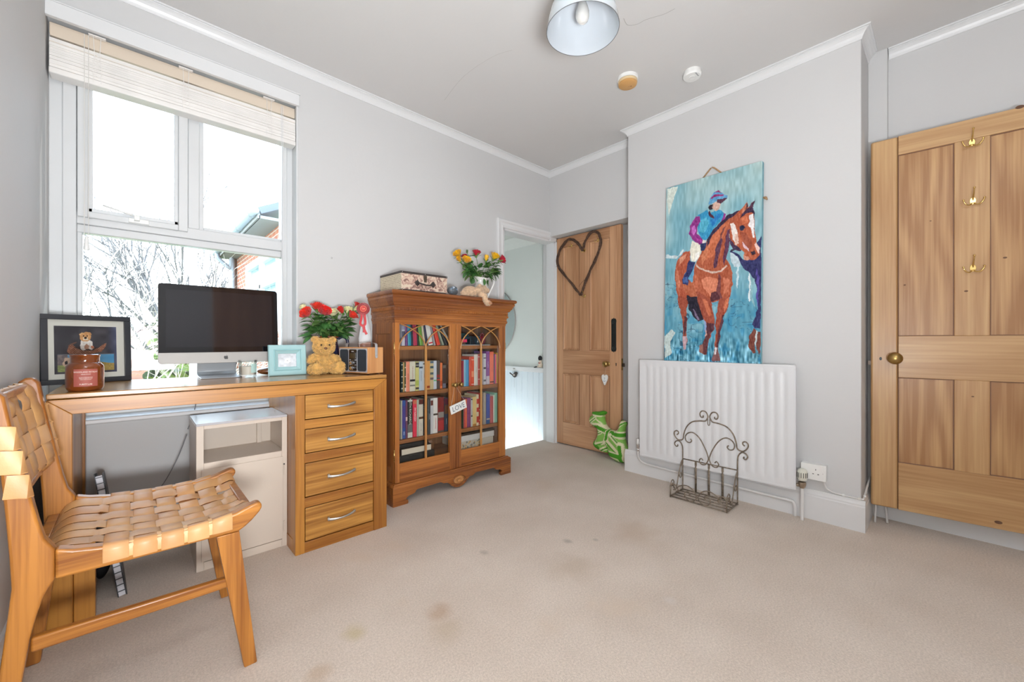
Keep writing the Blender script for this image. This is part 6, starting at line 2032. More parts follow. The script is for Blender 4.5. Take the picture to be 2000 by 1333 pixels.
for i, (ya, yb, za, zb) in enumerate(PN):
    bm = B(); box(bm, DXF + .012, DXF + .024, ya, yb, za, zb); obj('panel', bm, M_dZ, d1)
    bm = B()
    pr = [(0, 0), (.004, -.001), (.009, .004), (.014, .005), (.018, .011), (.018, .012), (0, .012)]
    rows = []
    for sy, sz in ((ya, za), (yb, za), (yb, zb), (ya, zb)):
        dy = 1 if sy == ya else -1; dz = 1 if sz == za else -1
        rows.append([bm.verts.new((DXF + b2, sy + dy * a2, sz + dz * a2)) for a2, b2 in pr])
    for k in range(4):
        A_, B_ = rows[k], rows[(k + 1) % 4]
        for q in range(len(pr) - 1): bm.faces.new((A_[q], A_[q + 1], B_[q + 1], B_[q]))
    obj('panel_moulding', bm, M_dZ, d1)
    bm = B(); e_ = .0016
    for w0, w1, q0, q1 in ((ya - e_, yb + e_, za - e_, za + e_), (ya - e_, yb + e_, zb - e_, zb + e_), (ya - e_, ya + e_, za, zb), (yb - e_, yb + e_, za, zb)): box(bm, DXF - .0008, DXF + .0125, w0, w1, q0, q1)
    obj('panel_shade_line', bm, M_dln, d1)  # dark lines painted in for the weak shading round the sunk panels
# brass knob and black finger plate, rim lock edge
Mk = frame_M((DXF, 2.022, .805), (0, 1, 0), (0, 0, 1)) @ Matrix.Rotation(PI, 4, 'Y')
bm = B(); lathe(bm, [(0, .062), (.014, .060), (.024, .053), (.0275, .043), (.025, .033), (.015, .024), (.009, .018), (.008, .007), (.019, .004), (.021, 0), (0, 0)], seg=28, M=Mk); obj('knob', bm, M_agedbrass, d1, smooth=True)
bm = B()
fp = [(-.024, .0), (-.018, -.012), (-.006, -.010), (0, -.020), (.006, -.010), (.018, -.012), (.024, 0), (.026, .012), (.024, .03), (.024, .235), (.026, .252), (.024, .264), (.018, .276), (.006, .274), (0, .284), (-.006, .274), (-.018, .276), (-.024, .264), (-.026, .252), (-.024, .235), (-.024, .03), (-.026, .012)]
prism(bm, [(1.963 + a_, .926 + b_) for a_, b_ in fp], DXF - .004, DXF, 'X')
fpo = obj('finger_plate', bm, plain('cast_black', (.025, .03, .03), .35, metal=.5), d1, bevel=.001)
bm = B()
tube(bm, [(DXF - .005, 1.963 + .014 * math.cos(a_), .926 + .132 + .10 * math.sin(a_)) for a_ in [2 * PI * k / 32 for k in range(32)]], .002, 6, closed=True)
obj('relief', bm, _MC['cast_black'], fpo)
for zc in (.945, 1.165):
    bm = B(); ball(bm, (DXF - .004, 1.963, zc), (.004, .016, .014), 14, 8); obj('relief', bm, _MC['cast_black'], fpo, smooth=True)
bm = B(); box(bm, DXF + .006, DXF + .028, y0 - .0025, y0, .755, .855); obj('lock_plate', bm, M_agedbrass, d1); 
bm = B(); box(bm, DXF + .010, DXF + .024, y0 - .024, y0 - .002, .785, .815); obj('latch', bm, plain('latch_dark', (.06, .045, .035), .4, metal=.7), d1, bevel=.002)
bm = B(); box(bm, DXF - .001, DXF, 1.937, 1.944, .790, .806); ball(bm, (DXF - .0008, 1.9405, .810), (.0012, .006, .006), 10, 6); obj('keyhole', bm, M_black, d1)
# triple hooks in brass on the doors
def hook(parent_label, loc, toward, along, group, s=1.0):
    """loc on the face, toward = out of the face, along = horizontal along the face"""
    o_ = thing('coat_hook', parent_label, 'hook', loc, 0, group)
    Mh = frame_M(loc, along, (0, 0, 1))
    if Mh.to_3x3() @ Vector((0, 0, 1)) @ Vector(toward) < 0 if False else (Mh.to_3x3() @ Vector((0, 0, 1))).dot(Vector(toward)) < 0:
        Mh = frame_M(loc, -Vector(along), (0, 0, 1))
    bm = B(); ball(bm, Mh @ Vector((0, 0, .002)), (.001, .001, .001), 4, 3)
    bm.free(); bm = B()
    prism(bm, [(.011 * s * math.cos(t), .018 * s * math.sin(t)) for t in [2 * PI * k / 20 for k in range(20)]], 0, .005 * s, 'Z', M=Mh)
    obj('back_plate', bm, M_brass, o_, bevel=.0012)
    for sx in (-1, 1):
        bm = B(); p_ = [Mh @ Vector((sx * a_ * s, b_ * s, c_ * s)) for a_, b_, c_ in ((.003, -.010, .005), (.010, -.020, .014), (.022, -.020, .022), (.031, -.008, .026), (.034, .004, .027))]
        tube(bm, smooth_path(p_, 5), .0027 * s, 8); ball(bm, p_[-1], .0042 * s, 10, 8); obj('prong', bm, M_brass, o_, smooth=True)
    bm = B(); p_ = [Mh @ Vector((0, b_ * s, c_ * s)) for b_, c_ in ((.008, .004), (.022, .016), (.040, .030), (.056, .038))]
    tube(bm, smooth_path(p_, 5), [.0030 * s] * 8 + [.0024 * s] * 8, 8); ball(bm, p_[-1], .0048 * s, 10, 8); obj('prong', bm, M_brass, o_, smooth=True)
    bm = B(); ball(bm, Mh @ Vector((0, .004 * s, .006 * s)), .002, 8, 6); obj('screw', bm, M_agedbrass, o_)
    return o_
HG = 'brass triple hooks on the recessed pine door'
for lab, yy, zz in (('brass triple hook inside the upper left lobe of the twig heart', 2.428, 1.915), ('brass triple hook inside the upper right lobe of the twig heart', 2.128, 1.915), ('brass triple hook at the notch of the twig heart', 2.276, 1.845), ('brass triple hook below the tip of the twig heart', 2.276, 1.425)):
    hook(lab, (DXF, yy, zz), (-1, 0, 0), (0, 1, 0), HG, .75)

# twig heart wreath
wr = thing('heart_wreath', 'heart shaped wreath of twisted brown twigs hanging on the recessed pine door', 'wreath', (3.02, 2.29, 1.7))
HP = [(2.29, 1.852), (2.335, 1.915), (2.40, 1.965), (2.455, 1.975), (2.515, 1.935), (2.570, 1.875), (2.590, 1.80), (2.570, 1.725), (2.50, 1.645), (2.42, 1.560), (2.345, 1.475), (2.308, 1.435),
      (2.285, 1.480), (2.245, 1.565), (2.195, 1.655), (2.140, 1.745), (2.100, 1.820), (2.085, 1.895), (2.105, 1.960), (2.150, 1.995), (2.205, 1.985), (2.250, 1.925), (2.275, 1.870)]
M_tw = plain('twig', (.085, .045, .028), .85, vary=.5, vscale=60, bump=.5, bscale=200)
cen = smooth_path([Vector((3.026, y_, z_)) for y_, z_ in HP], 8, True)
rs = random.Random(17)
for j in range(6):
    ph = rs.uniform(0, 6.28); fr = rs.uniform(.16, .28) * rs.choice((-1, 1)); am = rs.uniform(.005, .012)
    pts_ = []
    n_ = len(cen)
    for i, p in enumerate(cen):
        a_ = ph + fr * i + 1.5 * mnoise.noise(Vector((i * .05, j, 0)))
        d_ = (cen[(i + 1) % n_] - cen[i - 1]).normalized(); s_ = d_.cross(Vector((1, 0, 0)))
        am2 = am * (1 + .6 * mnoise.noise(Vector((i * .09, j * 3.1, 1))))
        q = p + s_ * math.cos(a_) * am2 * 1.25 + Vector((1, 0, 0)) * math.sin(a_) * am2 * .8
        q.x = min(q.x, DXF - .0045)
        pts_.append(q)
    bm = B(); tube(bm, pts_, [.0052 + .0022 * mnoise.noise(Vector((i * .3, j, 2))) for i in range(n_)], 6, closed=True); obj('twig', bm, M_tw, wr, smooth=True)
bm = B()
for k in range(26):
    p = cen[rs.randrange(len(cen))]; d_ = Vector((rs.uniform(-.3, 0), rs.uniform(-1, 1), rs.uniform(-1, 1))).normalized()
    tube(bm, [p, p + d_ * rs.uniform(.012, .03)], [.002, .001], 5)
tube(bm, smooth_path([Vector((3.028, 2.235, 1.575)), Vector((3.03, 2.275, 1.565)), Vector((3.03, 2.31, 1.54)), Vector((3.03, 2.33, 1.515))], 4), [.0014] * 13, 5)
obj('twig_ends', bm, M_tw, wr)['kind'] = 'stuff'

# white heart hanging from the knob
wh = thing('hanging_heart', 'small white heart ornament hanging from the brass knob of the recessed door', 'ornament', (3.01, 2.02, .66))
hc = [(0, -.052), (.018, -.022), (.030, .006), (.030, .030), (.018, .042), (.006, .038), (0, .028), (-.006, .038), (-.018, .042), (-.030, .030), (-.030, .006), (-.018, -.022)]
sp = smooth_path([Vector((a_, b_, 0)) for a_, b_ in hc], 4, True)
bm = B(); prism(bm, [(2.022 - v.x, .672 + v.y) for v in sp], 2.990, 3.000, 'X'); hh_ = obj('heart_body', bm, plain('heart_white', (.80, .80, .78), .5), wh, bevel=.003)
bm = B(); tube(bm, smooth_path([Vector((2.9895, 2.026, .690)), Vector((2.9895, 2.018, .682)), Vector((2.9895, 2.024, .672))], 4), .0015, 5); tube(bm, smooth_path([Vector((2.9895, 2.032, .660)), Vector((2.9895, 2.022, .654)), Vector((2.9895, 2.012, .662))], 4), .002, 5); obj('painted_mark', bm, cover((110, 140, 160)), hh_)
bm = B(); tube(bm, [(2.995, 2.022, .705), (3.005, 2.020, .760), (3.018, 2.022, .792)], .0008, 5); obj('string', bm, plain('twine', (.72, .60, .45), .8), wh)

# ------------------------------------------------------------------ landing: hoop mirror, bird, guardsman
mr_ = thing('round_mirror', 'round mirror with a thin grey rim on the landing wall beyond the doorway', 'mirror', (3.11, 3.62, 1.22))
Mm = frame_M((LWX - .004, 3.665, 1.235), (0, 1, 0), (0, 0, 1)) @ Matrix.Rotation(PI, 4, 'Y')
bm = B(); tube(bm, [Mm @ Vector((.385 * math.cos(a_), .385 * math.sin(a_), .006)) for a_ in [2 * PI * k / 64 for k in range(64)]], .006, 8, closed=True); obj('rim', bm, plain('mirror_rim', (.38, .36, .34), .4, metal=.3), mr_, smooth=True)
bm = B(); lathe(bm, [(0, .003), (.380, .003), (.380, 0), (0, 0)], seg=64, M=Mm); obj('mirror_glass', bm, plain('mirror', (.82, .86, .88), .08, metal=1.0), mr_)
bd = thing('hanging_bird', 'dark wooden bird ornament hanging on a cord on the landing panelling', 'ornament', (3.10, 3.27, .63))
bpts = [(-.072, .012), (-.066, .022), (-.030, .004), (-.010, .012), (.010, .028), (.030, .036), (.048, .030), (.054, .018), (.044, .002), (.034, -.018), (.010, -.030), (-.014, -.022), (-.034, -.006)]
bm = B(); prism(bm, [(3.275 - v.x, .632 + v.y) for v in smooth_path([Vector((a_, b_, 0)) for a_, b_ in bpts], 3, True)], 3.086, 3.096, 'X'); bb_ = obj('bird_body', bm, plain('bird_dark', (.055, .045, .04), .6), bd, bevel=.002)
bm = B(); prism(bm, [(3.275 - a_, .632 + b_) for a_, b_ in ((-.018, 0), (.010, .012), (.022, -.006), (0, -.014))], 3.083, 3.086, 'X'); obj('wing', bm, cover((190, 178, 170)), bb_)
bm = B(); tube(bm, [(3.091, 3.285, .660), (3.091, 3.285, .745)], .001, 5); tube(bm, [(3.091, 3.27, .604), (3.091, 3.27, .49)], .001, 5); obj('cord', bm, plain('cord_grey', (.4, .4, .4), .7), bd)
bm = B(); ball(bm, (3.092, 3.275, .702), (.006, .022, .007), 12, 8); obj('small_bird', bm, cover((150, 146, 138)), bd)
gd = thing('toy_guardsman', 'small cream toy figure with a tall black fur hat sitting on the landing rail', 'figurine', (3.10, 2.885, .7285))
gx, gy, gz = 3.100, 2.885, .7285
bm = B(); ball(bm, (gx, gy, gz + .030), (.020, .026, .030), 18, 12); ball(bm, (gx - .010, gy + .020, gz + .012), (.016, .010, .010), 12, 8); ball(bm, (gx - .010, gy - .022, gz + .014), (.016, .010, .010), 12, 8); ball(bm, (gx, gy, gz + .066), (.016, .018, .017), 16, 10)
obj('body', bm, cover((222, 206, 186)), gd, smooth=True)
bm = B(); ball(bm, (gx, gy + .003, gz + .098), (.019, .024, .028), 18, 12); obj('hat', bm, plain('fur_black', (.02, .02, .022), .9), gd, smooth=True)
bm = B(); tube(bm, [(gx - .017, gy - .015, gz + .052), (gx - .02, gy, gz + .048), (gx - .017, gy + .015, gz + .052)], .004, 6); obj('scarf', bm, cover((170, 50, 44)), gd, smooth=True)
bm = B(); ball(bm, (gx - .024, gy + .040, gz + .008), (.010, .014, .007), 12, 8); ball(bm, (gx - .024, gy + .056, gz + .004), (.010, .014, .006), 12, 8); obj('boot', bm, M_black, gd, smooth=True)

# ------------------------------------------------------------------ patterned dog doorstop
def dog_mat():
    """white and green flag-like bands whose layout is laid on the cloth's own plane"""
    m, nt, p = _new('dog_cloth'); L = nt.links
    a = nt.nodes.new('ShaderNodeVertexColor'); a.layer_name = 'Col'
    tc = nt.nodes.new('ShaderNodeTexCoord'); n = nt.nodes.new('ShaderNodeTexNoise'); n.inputs['Scale'].default_value = 500
    L.new(tc.outputs['Object'], n.inputs['Vector'])
    b = nt.nodes.new('ShaderNodeBump'); b.inputs['Strength'].default_value = .3; b.inputs['Distance'].default_value = .001
    L.new(n.outputs['Fac'], b.inputs['Height']); L.new(b.outputs[0], p.inputs['Normal'])
    L.new(a.outputs[0], p.inputs['Base Color']); p.inputs['Roughness'].default_value = .85
    return m
# outline in the zoomed photograph's units (1222 x 1333 for 110 x 120 px), turned into the toy's own plane
DO = [(260, 262), (320, 232), (420, 215), (470, 195), (520, 172), (575, 190), (580, 235), (530, 290), (530, 370), (545, 430), (590, 510), (660, 555), (740, 560), (810, 535), (860, 470), (890, 340), (915, 292), (985, 325), (985, 380), (955, 470), (950, 560),
      (950, 700), (975, 800), (1030, 880), (1060, 970), (1065, 1060), (1030, 1140), (960, 1190), (880, 1205), (780, 1190), (690, 1150), (660, 1100), (650, 1000), (640, 960), (635, 1060), (600, 1085), (530, 1092), (440, 1070), (370, 1040), (325, 980), (335, 900), (380, 840), (410, 780), (430, 700), (420, 610), (350, 580), (270, 530), (235, 460), (245, 390), (265, 345), (320, 310), (290, 285)]
dgx, dgy = 2.958, 1.945
Sc = .000392; SU = .000544
dd_ = Vector((-.17, -.985, 0)).normalized()     # picture-right direction of the toy in plan
def duv(p): return ((p[0] - 660) * SU, (1205 - p[1]) * Sc)
dog = thing('dog_doorstop', 'green and white patterned fabric dog doorstop sitting on the carpet by the recess', 'doorstop', (dgx, dgy, 0))
def fill_dog():
    polyuv = [duv(p) for p in DO]
    P = np.array(polyuv)
    step = .0045
    us = np.arange(P[:, 0].min() - step, P[:, 0].max() + step * 2, step); vs = np.arange(P[:, 1].min() - step, P[:, 1].max() + step * 2, step)
    U, V = np.meshgrid(us, vs)
    ins = _inpoly(U, V, polyuv)
    # distance to the outline
    D = np.full(U.shape, 9.0)
    n = len(polyuv)
    for i in range(n):
        a = P[i]; b = P[(i + 1) % n]; ab = b - a; t = np.clip(((U - a[0]) * ab[0] + (V - a[1]) * ab[1]) / (ab @ ab), 0, 1)
        D = np.minimum(D, np.hypot(U - a[0] - t * ab[0], V - a[1] - t * ab[1]))
    thick = np.where(ins, .050 * np.sqrt(np.clip(1 - (1 - np.clip(D / .050, 0, 1)) ** 2, 0, 1)), 0)
    for _ in range(3):
        t2 = thick.copy(); t2[1:-1, 1:-1] = (thick[1:-1, 1:-1] * 2 + thick[:-2, 1:-1] + thick[2:, 1:-1] + thick[1:-1, :-2] + thick[1:-1, 2:]) / 6; thick = np.where(ins, t2, 0)
    idf = {}; verts = []; cols = []
    # colours
    def band(pts, w):
        m = np.zeros(U.shape, bool)
        q = [np.array(duv(x)) for x in pts]
        for a, b in zip(q, q[1:]):
            ab = b - a; t = np.clip(((U - a[0]) * ab[0] + (V - a[1]) * ab[1]) / (ab @ ab), 0, 1)
            m |= np.hypot(U - a[0] - t * ab[0], V - a[1] - t * ab[1]) < w
        return m
    G1_, G2_, Wt = lin((70, 150, 28)), lin((132, 186, 84)), lin((222, 216, 180))
    C = np.zeros(U.shape + (3,)); C[:] = G2_
    k = Sc
    for pts, w, col in (
        ([(300, 250), (520, 230), (575, 190)], 45 * k, G1_), ([(330, 300), (520, 296)], 14 * k, Wt),
        ([(240, 480), (330, 540), (480, 510), (600, 560), (680, 600), (950, 600)], 62 * k, Wt), ([(300, 560), (380, 565), (480, 540), (600, 590), (680, 610), (950, 610)], 40 * k, G1_),
        ([(265, 505), (430, 345)], 36 * k, Wt), ([(275, 500), (430, 350)], 12 * k, G1_), ([(440, 360), (520, 440), (560, 500)], 14 * k, Wt),
        ([(670, 610), (670, 720), (640, 840)], 62 * k, Wt), ([(672, 590), (665, 720), (640, 850)], 36 * k, G1_),
        ([(430, 590), (560, 620), (640, 640)], 14 * k, Wt), ([(435, 720), (560, 640)], 30 * k, Wt), ([(435, 715), (555, 645)], 11 * k, G1_),
        ([(435, 750), (430, 920)], 12 * k, Wt), ([(430, 925), (640, 830)], 34 * k, Wt), ([(440, 950), (635, 845)], 13 * k, G1_), 
        ([(335, 960), (480, 1000)], 50 * k, G1_), ([(390, 790), (350, 960)], 36 * k, G1_), ([(510, 1060), (640, 950)], 40 * k, Wt), ([(530, 1050), (640, 960)], 14 * k, G1_),
        ([(720, 640), (940, 680)], 16 * k, Wt), ([(740, 650), (930, 830)], 42 * k, Wt), ([(770, 660), (930, 810)], 15 * k, G1_), ([(690, 800), (900, 990)], 44 * k, Wt), ([(660, 830), (860, 1000)], 16 * k, G1_),
        ([(570, 900), (640, 830)], 14 * k, Wt), ([(650, 1005), (890, 1010)], 22 * k, Wt), ([(660, 1060), (900, 1060)], 44 * k, G1_), ([(680, 1120), (890, 1130)], 18 * k, Wt),
        ([(920, 820), (980, 940), (1000, 1080), (940, 1170)], 66 * k, Wt), ([(920, 860), (950, 1000), (940, 1160)], 44 * k, G1_), ([(1050, 900), (1040, 1120)], 16 * k, Wt),
        ([(820, 540), (950, 340)], 40 * k, Wt), ([(860, 470), (975, 340)], 14 * k, G1_), ([(820, 540), (950, 545)], 14 * k, Wt)):
        C[band(pts, w)] = col
    H, Wd = U.shape
    for sgn in (1, -1):
        for j in range(H):
            for i in range(Wd):
                if ins[j, i]:
                    idf[(j, i, sgn)] = len(verts)
                    verts.append((U[j, i], V[j, i], sgn * thick[j, i])); cols.append(tuple(C[j, i]))
    faces = []
    for sgn in (1, -1):
        for j in range(H - 1):
            for i in range(Wd - 1):
                q = [(j, i), (j, i + 1), (j + 1, i + 1), (j + 1, i)]
                ids = [idf.get((a, b, sgn)) for a, b in q]
                ids = [x for x in ids if x is not None]
                if len(ids) >= 3: faces.append(tuple(ids if sgn > 0 else reversed(ids)))
    # close the rim
    edges = {}
    for f in faces:
        for a, b in zip(f, f[1:] + f[:1]): edges[(a, b)] = edges.get((a, b), 0) + 1
    inv = {v: k_ for k_, v in idf.items()}
    for (a, b) in list(edges):
        if (b, a) not in edges:
            ka, kb = inv[a], inv[b]
            if ka[2] > 0:
                a2, b2 = idf.get((ka[0], ka[1], -1)), idf.get((kb[0], kb[1], -1))
                faces.append((b, a, a2, b2))
    return verts, faces, cols
vv, ff, cc = fill_dog()
Nn = dd_.cross(Vector((0, 0, 1))).normalized()
me = bpy.data.meshes.new('dog_body')
me.from_pydata([tuple(dd_ * u + Nn * (w * (1.0 if v > .02 else 1.0)) + Vector((0, 0, max(v, 0.001)))) for u, v, w in vv], [], ff)
ca = me.color_attributes.new('Col', 'FLOAT_COLOR', 'POINT'); ca.data.foreach_set('color', [x for c_ in cc for x in (*c_, 1)])
for p in me.polygons: p.use_smooth = True
me.materials.append(dog_mat())
do_ = bpy.data.objects.new('dog_body', me); COL.objects.link(do_); do_.parent = dog
sm = do_.modifiers.new('smooth', 'SMOOTH'); sm.iterations = 3; sm.factor = .5
bmx = B(); bmx.from_mesh(me); bmesh.ops.recalc_face_normals(bmx, faces=bmx.faces); bmx.to_mesh(me); bmx.free()

# ------------------------------------------------------------------ radiator
RX = 2.70
rad = thing('radiator', 'white ribbed panel radiator on the chimney breast below the horse painting', 'radiator', (RX, 1.05, .17))
M_rad = plain('radiator_white', (.70, .71, .725), .28, coat=.2, vary=.01)
RY0, RY1, RZ0, RZ1 = .574, 1.523, .170, .868
NP = 18
def rib_profile():
    """front surface of the panel as (y, depth) across one rib pitch"""
    pts = []
    pitch = (RY1 - RY0 - .052) / NP
    y = RY0 + .026
    return pitch, y
pitch, ys = rib_profile()
bm = B()
YY = [RY0, RY0 + .003]
prof_y = [0, .10, .26, .40, .60, .74, .90, 1.0]
prof_d = [0, 0, .0, 1, 1, .0, 0, 0]
ylist = [RY0]
dl = [0]
for k in range(NP):
    for t, dd in zip((.0, .26, .36, .64, .74), (0, 0, 1, 1, 0)):
        ylist.append(ys + (k + t) * pitch); dl.append(dd)
ylist.append(RY1); dl.append(0)
zl = [RZ0, RZ0 + .014, RZ0 + .040, RZ0 + .058, RZ1 - .056, RZ1 - .038, RZ1 - .014, RZ1]
zk = [0, 0, 0, 1, 1, 0, 0, 0]
grid = [[bm.verts.new((RX + .0 + .0034 * d * k_, y, z)) for y, d in zip(ylist, dl)] for z, k_ in zip(zl, zk)]
for A_, B_ in zip(grid, grid[1:]):
    for i in range(len(A_) - 1): bm.faces.new((A_[i], A_[i + 1], B_[i + 1], B_[i]))
# edges back
back = [[bm.verts.new((RX + .014, y, z)) for y in (RY0, RY1)] for z in (RZ0, RZ1)]
bm.faces.new([grid[0][i] for i in range(len(ylist))] + [back[0][1], back[0][0]])
bm.faces.new([grid[-1][i] for i in range(len(ylist))] + [back[1][1], back[1][0]])
bm.faces.new([r_[0] for r_ in grid] + [back[1][0], back[0][0]])
bm.faces.new([r_[-1] for r_ in grid] + [back[1][1], back[0][1]])
bm.faces.new((back[0][0], back[0][1], back[1][1], back[1][0]))
obj('front_panel', bm, M_rad, rad, smooth='auto', angle=20)
bm = B(); box(bm, RX - .0015, RX + .001, RY0, RY1, RZ0, RZ0 + .011); obj('bottom_seam', bm, M_rad, rad, bevel=.0005)
bm = B(); box(bm, RX - .0012, RX + .001, RY0, RY1, RZ1 - .010, RZ1); obj('top_seam', bm, M_rad, rad, bevel=.0005)
bm = B(); box(bm, RX - .0016, RX + .012, RY0 - .006, RY0, RZ0 + .002, RZ1 - .004); obj('side_seam', bm, M_rad, rad, bevel=.001)
bm = B(); box(bm, RX + .040, RX + .052, RY0 + .015, RY1 - .015, RZ0 + .015, RZ1 - .02); obj('rear_panel', bm, M_rad, rad, bevel=.003)
bm = B()
for k in range(60):
    y = RY0 + .02 + k * (RY1 - RY0 - .04) / 59
    box(bm, RX + .015, RX + .040, y, y + .001, RZ0 + .05, RZ1 - .03)
obj('convector_fins', bm, M_rad, rad)['kind'] = 'stuff'
bm = B(); box(bm, RX + .0, RX + .058, RY0 + .004, RY1 - .004, RZ1 - .002, RZ1 + .0005); obj('top_grille', bm, M_rad, rad)
# valves and pipes
bm = B(); lathe(bm, [(0, 0), (.010, 0), (.012, .004), (.012, .032), (.010, .040), (0, .041)], (2.742, 1.558, .236), 20); obj('valve_cap', bm, M_white, rad, smooth='auto')
bm = B(); lathe(bm, [(0, 0), (.010, 0), (.013, .006), (.013, .016), (.010, .020), (.010, .034), (.012, .038), (.012, .05), (.009, .052), (0, .052)], (2.742, 1.558, .183), 6); tube(bm, [(2.742, 1.558, .210), (2.735, 1.522, .205)], .008, 10); obj('lockshield_valve', bm, M_chrome, rad, smooth=False)
bm = B(); lathe(bm, [(0, .0), (.010, 0), (.017, .012), (.019, .020), (.019, .034), (.012, .038), (0, .038)], (2.738, .546, .178), 20); tube(bm, [(2.738, .546, .192), (2.735, .580, .192)], .008, 12); obj('valve_body', bm, plain('nickel_dull', (.40, .32, .24), .4, metal=.9), rad, smooth='auto')
trv = [(0, .0), (.018, 0), (.022, .004), (.0245, .016), (.0245, .048), (.021, .060), (.012, .066), (0, .067)]
bm = B(); lathe(bm, trv, (2.738, .546, .222), 32); th_ = obj('thermostatic_head', bm, plain('valve_cream', (.68, .67, .58), .45), rad, smooth='auto')
bm = B()
for k in range(14):
    a_ = 2 * PI * k / 14
    box(bm, -.0014, .0014, -.0005, .0012, .018, .046, M=Matrix.Translation((2.738 + .0245 * math.cos(a_), .546 + .0245 * math.sin(a_), .222)) @ Matrix.Rotation(a_ - PI / 2, 4, 'Z'))
obj('slots', bm, plain('slot_dark', (.08, .08, .07), .8), th_)
M_pipe = plain('pipe_white', (.76, .75, .74), .35)
bm = B(); tube(bm, [(2.738, .546, .180), (2.738, .546, 0.0)], .0085, 14); obj('pipe', bm, M_pipe, rad, smooth='auto')
bm = B(); tube(bm, smooth_path([Vector(v) for v in ((2.742, 1.558, .185), (2.744, 1.558, .150), (2.752, 1.548, .120), (2.764, 1.520, .100), (2.770, 1.47, .094), (2.770, 1.30, .090), (2.770, 1.0, .086), (2.770, .75, .083), (2.770, .62, .082), (2.770, .596, .078), (2.770, .588, .060), (2.770, .587, .03), (2.770, .587, 0))], 5), .0085, 12); obj('pipe', bm, M_pipe, rad, smooth=True)

# ------------------------------------------------------------------ socket on the chimney breast, and its cable
so = thing('wall_socket', 'white double plug socket on the chimney breast beside the radiator valve', 'socket', (CHX, .49, .27))
SY0, SY1, SZ0, SZ1 = .442, .556, .232, .318
bm = B(); box(bm, CHX - .036, CHX, SY0, SY1, SZ0, SZ1); obj('pattress_box', bm, M_white, so, bevel=.002)
bm = B(); box(bm, CHX - .044, CHX - .0365, SY0 - .001, SY1 + .001, SZ0 - .001, SZ1 + .001); fpn = obj('face_plate', bm, M_white, so, bevel=.002)
bm = B(); box(bm, CHX - .0446, CHX - .0440, .486, .489, .286, .294); obj('pin_hole', bm, M_black, fpn)
for yy in (.476, .499):
    bm = B(); box(bm, CHX - .0446, CHX - .0440, yy - .0035, yy + .0035, .264, .268); obj('pin_hole', bm, M_black, fpn)
bm = B(); box(bm, CHX - .047, CHX - .044, .455, .466, .288, .308); obj('rocker_switch', bm, M_white, fpn, bevel=.001)
bm = B(); box(bm, CHX - .0447, CHX - .044, .454, .457, .272, .276); obj('screw', bm, M_steel, fpn)
cb_ = thing('power_cable', 'white power cable running from the socket along the skirting top into the corner', 'cable', (CHX, .38, .2))
bm = B(); tube(bm, smooth_path([Vector(v) for v in ((CHX - .030, .452, .234), (CHX - .028, .450, .215), (CHX - .018, .440, .190), (CHX - .010, .415, .176), (CHX - .008, .38, .172), (CHX - .008, .335, .171), (CHX - .009, .30, .172), (CHX - .004, .290, .174), (CHX + .05, .289, .19), (CHX + .14, .288, .215), (CHX + .24, .288, .235))], 6), .0042, 10); obj('cable', bm, M_pipe, cb_, smooth=True)
for q in ((CHX - .010, .372, .173), (CHX - .010, .306, .173), (CHX + .02, .288, .182)):
    bm = B(); cbox(bm, q, (.010, .011, .011)); obj('cable_clip', bm, M_white, cb_, bevel=.001)
wc = thing('white_cables', 'two white cables coming out of the boxing under the cupboard door', 'cable', (3.06, .24, 0))
for (a0, b0, a1, b1) in ((3.065, .262, 2.985, .262), (3.08, .236, 3.02, .214)):
    bm = B(); tube(bm, [(a0, b0, .198), ((a0 + a1) / 2, (b0 + b1) / 2, .11), (a1, b1, .004)], .0048, 10); obj('cable', bm, M_pipe, wc, smooth=True)

# ------------------------------------------------------------------ socket on the left wall
ls = thing('wall_socket', 'steel faced plug socket low on the left wall behind the chair', 'socket', (WX0, 1.56, .28))
bm = B(); box(bm, WX0, WX0 + .012, 1.44, 1.66, .235, .325); f_ = obj('face_plate', bm, plain('socket_steel', (.18, .16, .15), .35, metal=.8), ls, bevel=.002)
bm = B(); box(bm, WX0 + .012, WX0 + .018, 1.590, 1.612, .285, .305); obj('rocker_switch', bm, M_white, f_, bevel=.001)
for yy, zz in ((1.56, .272), (1.585, .258), (1.535, .258), (1.63, .29), (1.645, .26)):
    bm = B(); box(bm, WX0 + .012, WX0 + .0125, yy - .003, yy + .003, zz - .006, zz + .006); obj('pin_hole', bm, M_grey, f_)
bm = B(); box(bm, WX0, WX0 + .022, 1.42, 1.68, .325, .345); obj('ledge', bm, M_white, ls, bevel=.003)

# ------------------------------------------------------------------ cupboard door in the right alcove
DL = Vector((2.951, .276, 0)); DDm = Vector((.112, -.9937, 0)).normalized()
d2 = bpy.data.objects.new('door_2', None); COL.objects.link(d2)
tag(d2, 'pale stripped pine cupboard door standing ajar in the right alcove, three hooks on it', 'door'); d2['kind'] = 'structure'
DTH = Vector((DDm.y, -DDm.x, 0)) * -1      # into the alcove
if DTH.x < 0: DTH = -DTH
Md = Matrix((( DDm.x, DTH.x, 0, DL.x), (DDm.y, DTH.y, 0, DL.y), (0, 0, 1, 0), (0, 0, 0, 1)))   # local x along the door, y into the alcove
d2.matrix_world = Md
M_pz = wood('cupboard_pine', (0.56, 0.345, 0.155), (0.39, 0.20, 0.075), 'Z', 1.0, .45, rings=9, coat=.1, offset=(3, 1, 6), knots=1.6, contrast=.8)
M_px = wood('cupboard_rail', (0.54, 0.33, 0.150), (0.38, 0.195, 0.073), 'X', 1.0, .45, rings=8, coat=.1, offset=(5, 2, 1), knots=1.8, contrast=.8)
M_pp = wood('cupboard_panel', (0.54, 0.32, 0.140), (0.33, 0.155, 0.054), 'Z', .8, .45, rings=14, coat=.1, offset=(9, 4, 2), knots=1.4, contrast=1.0)
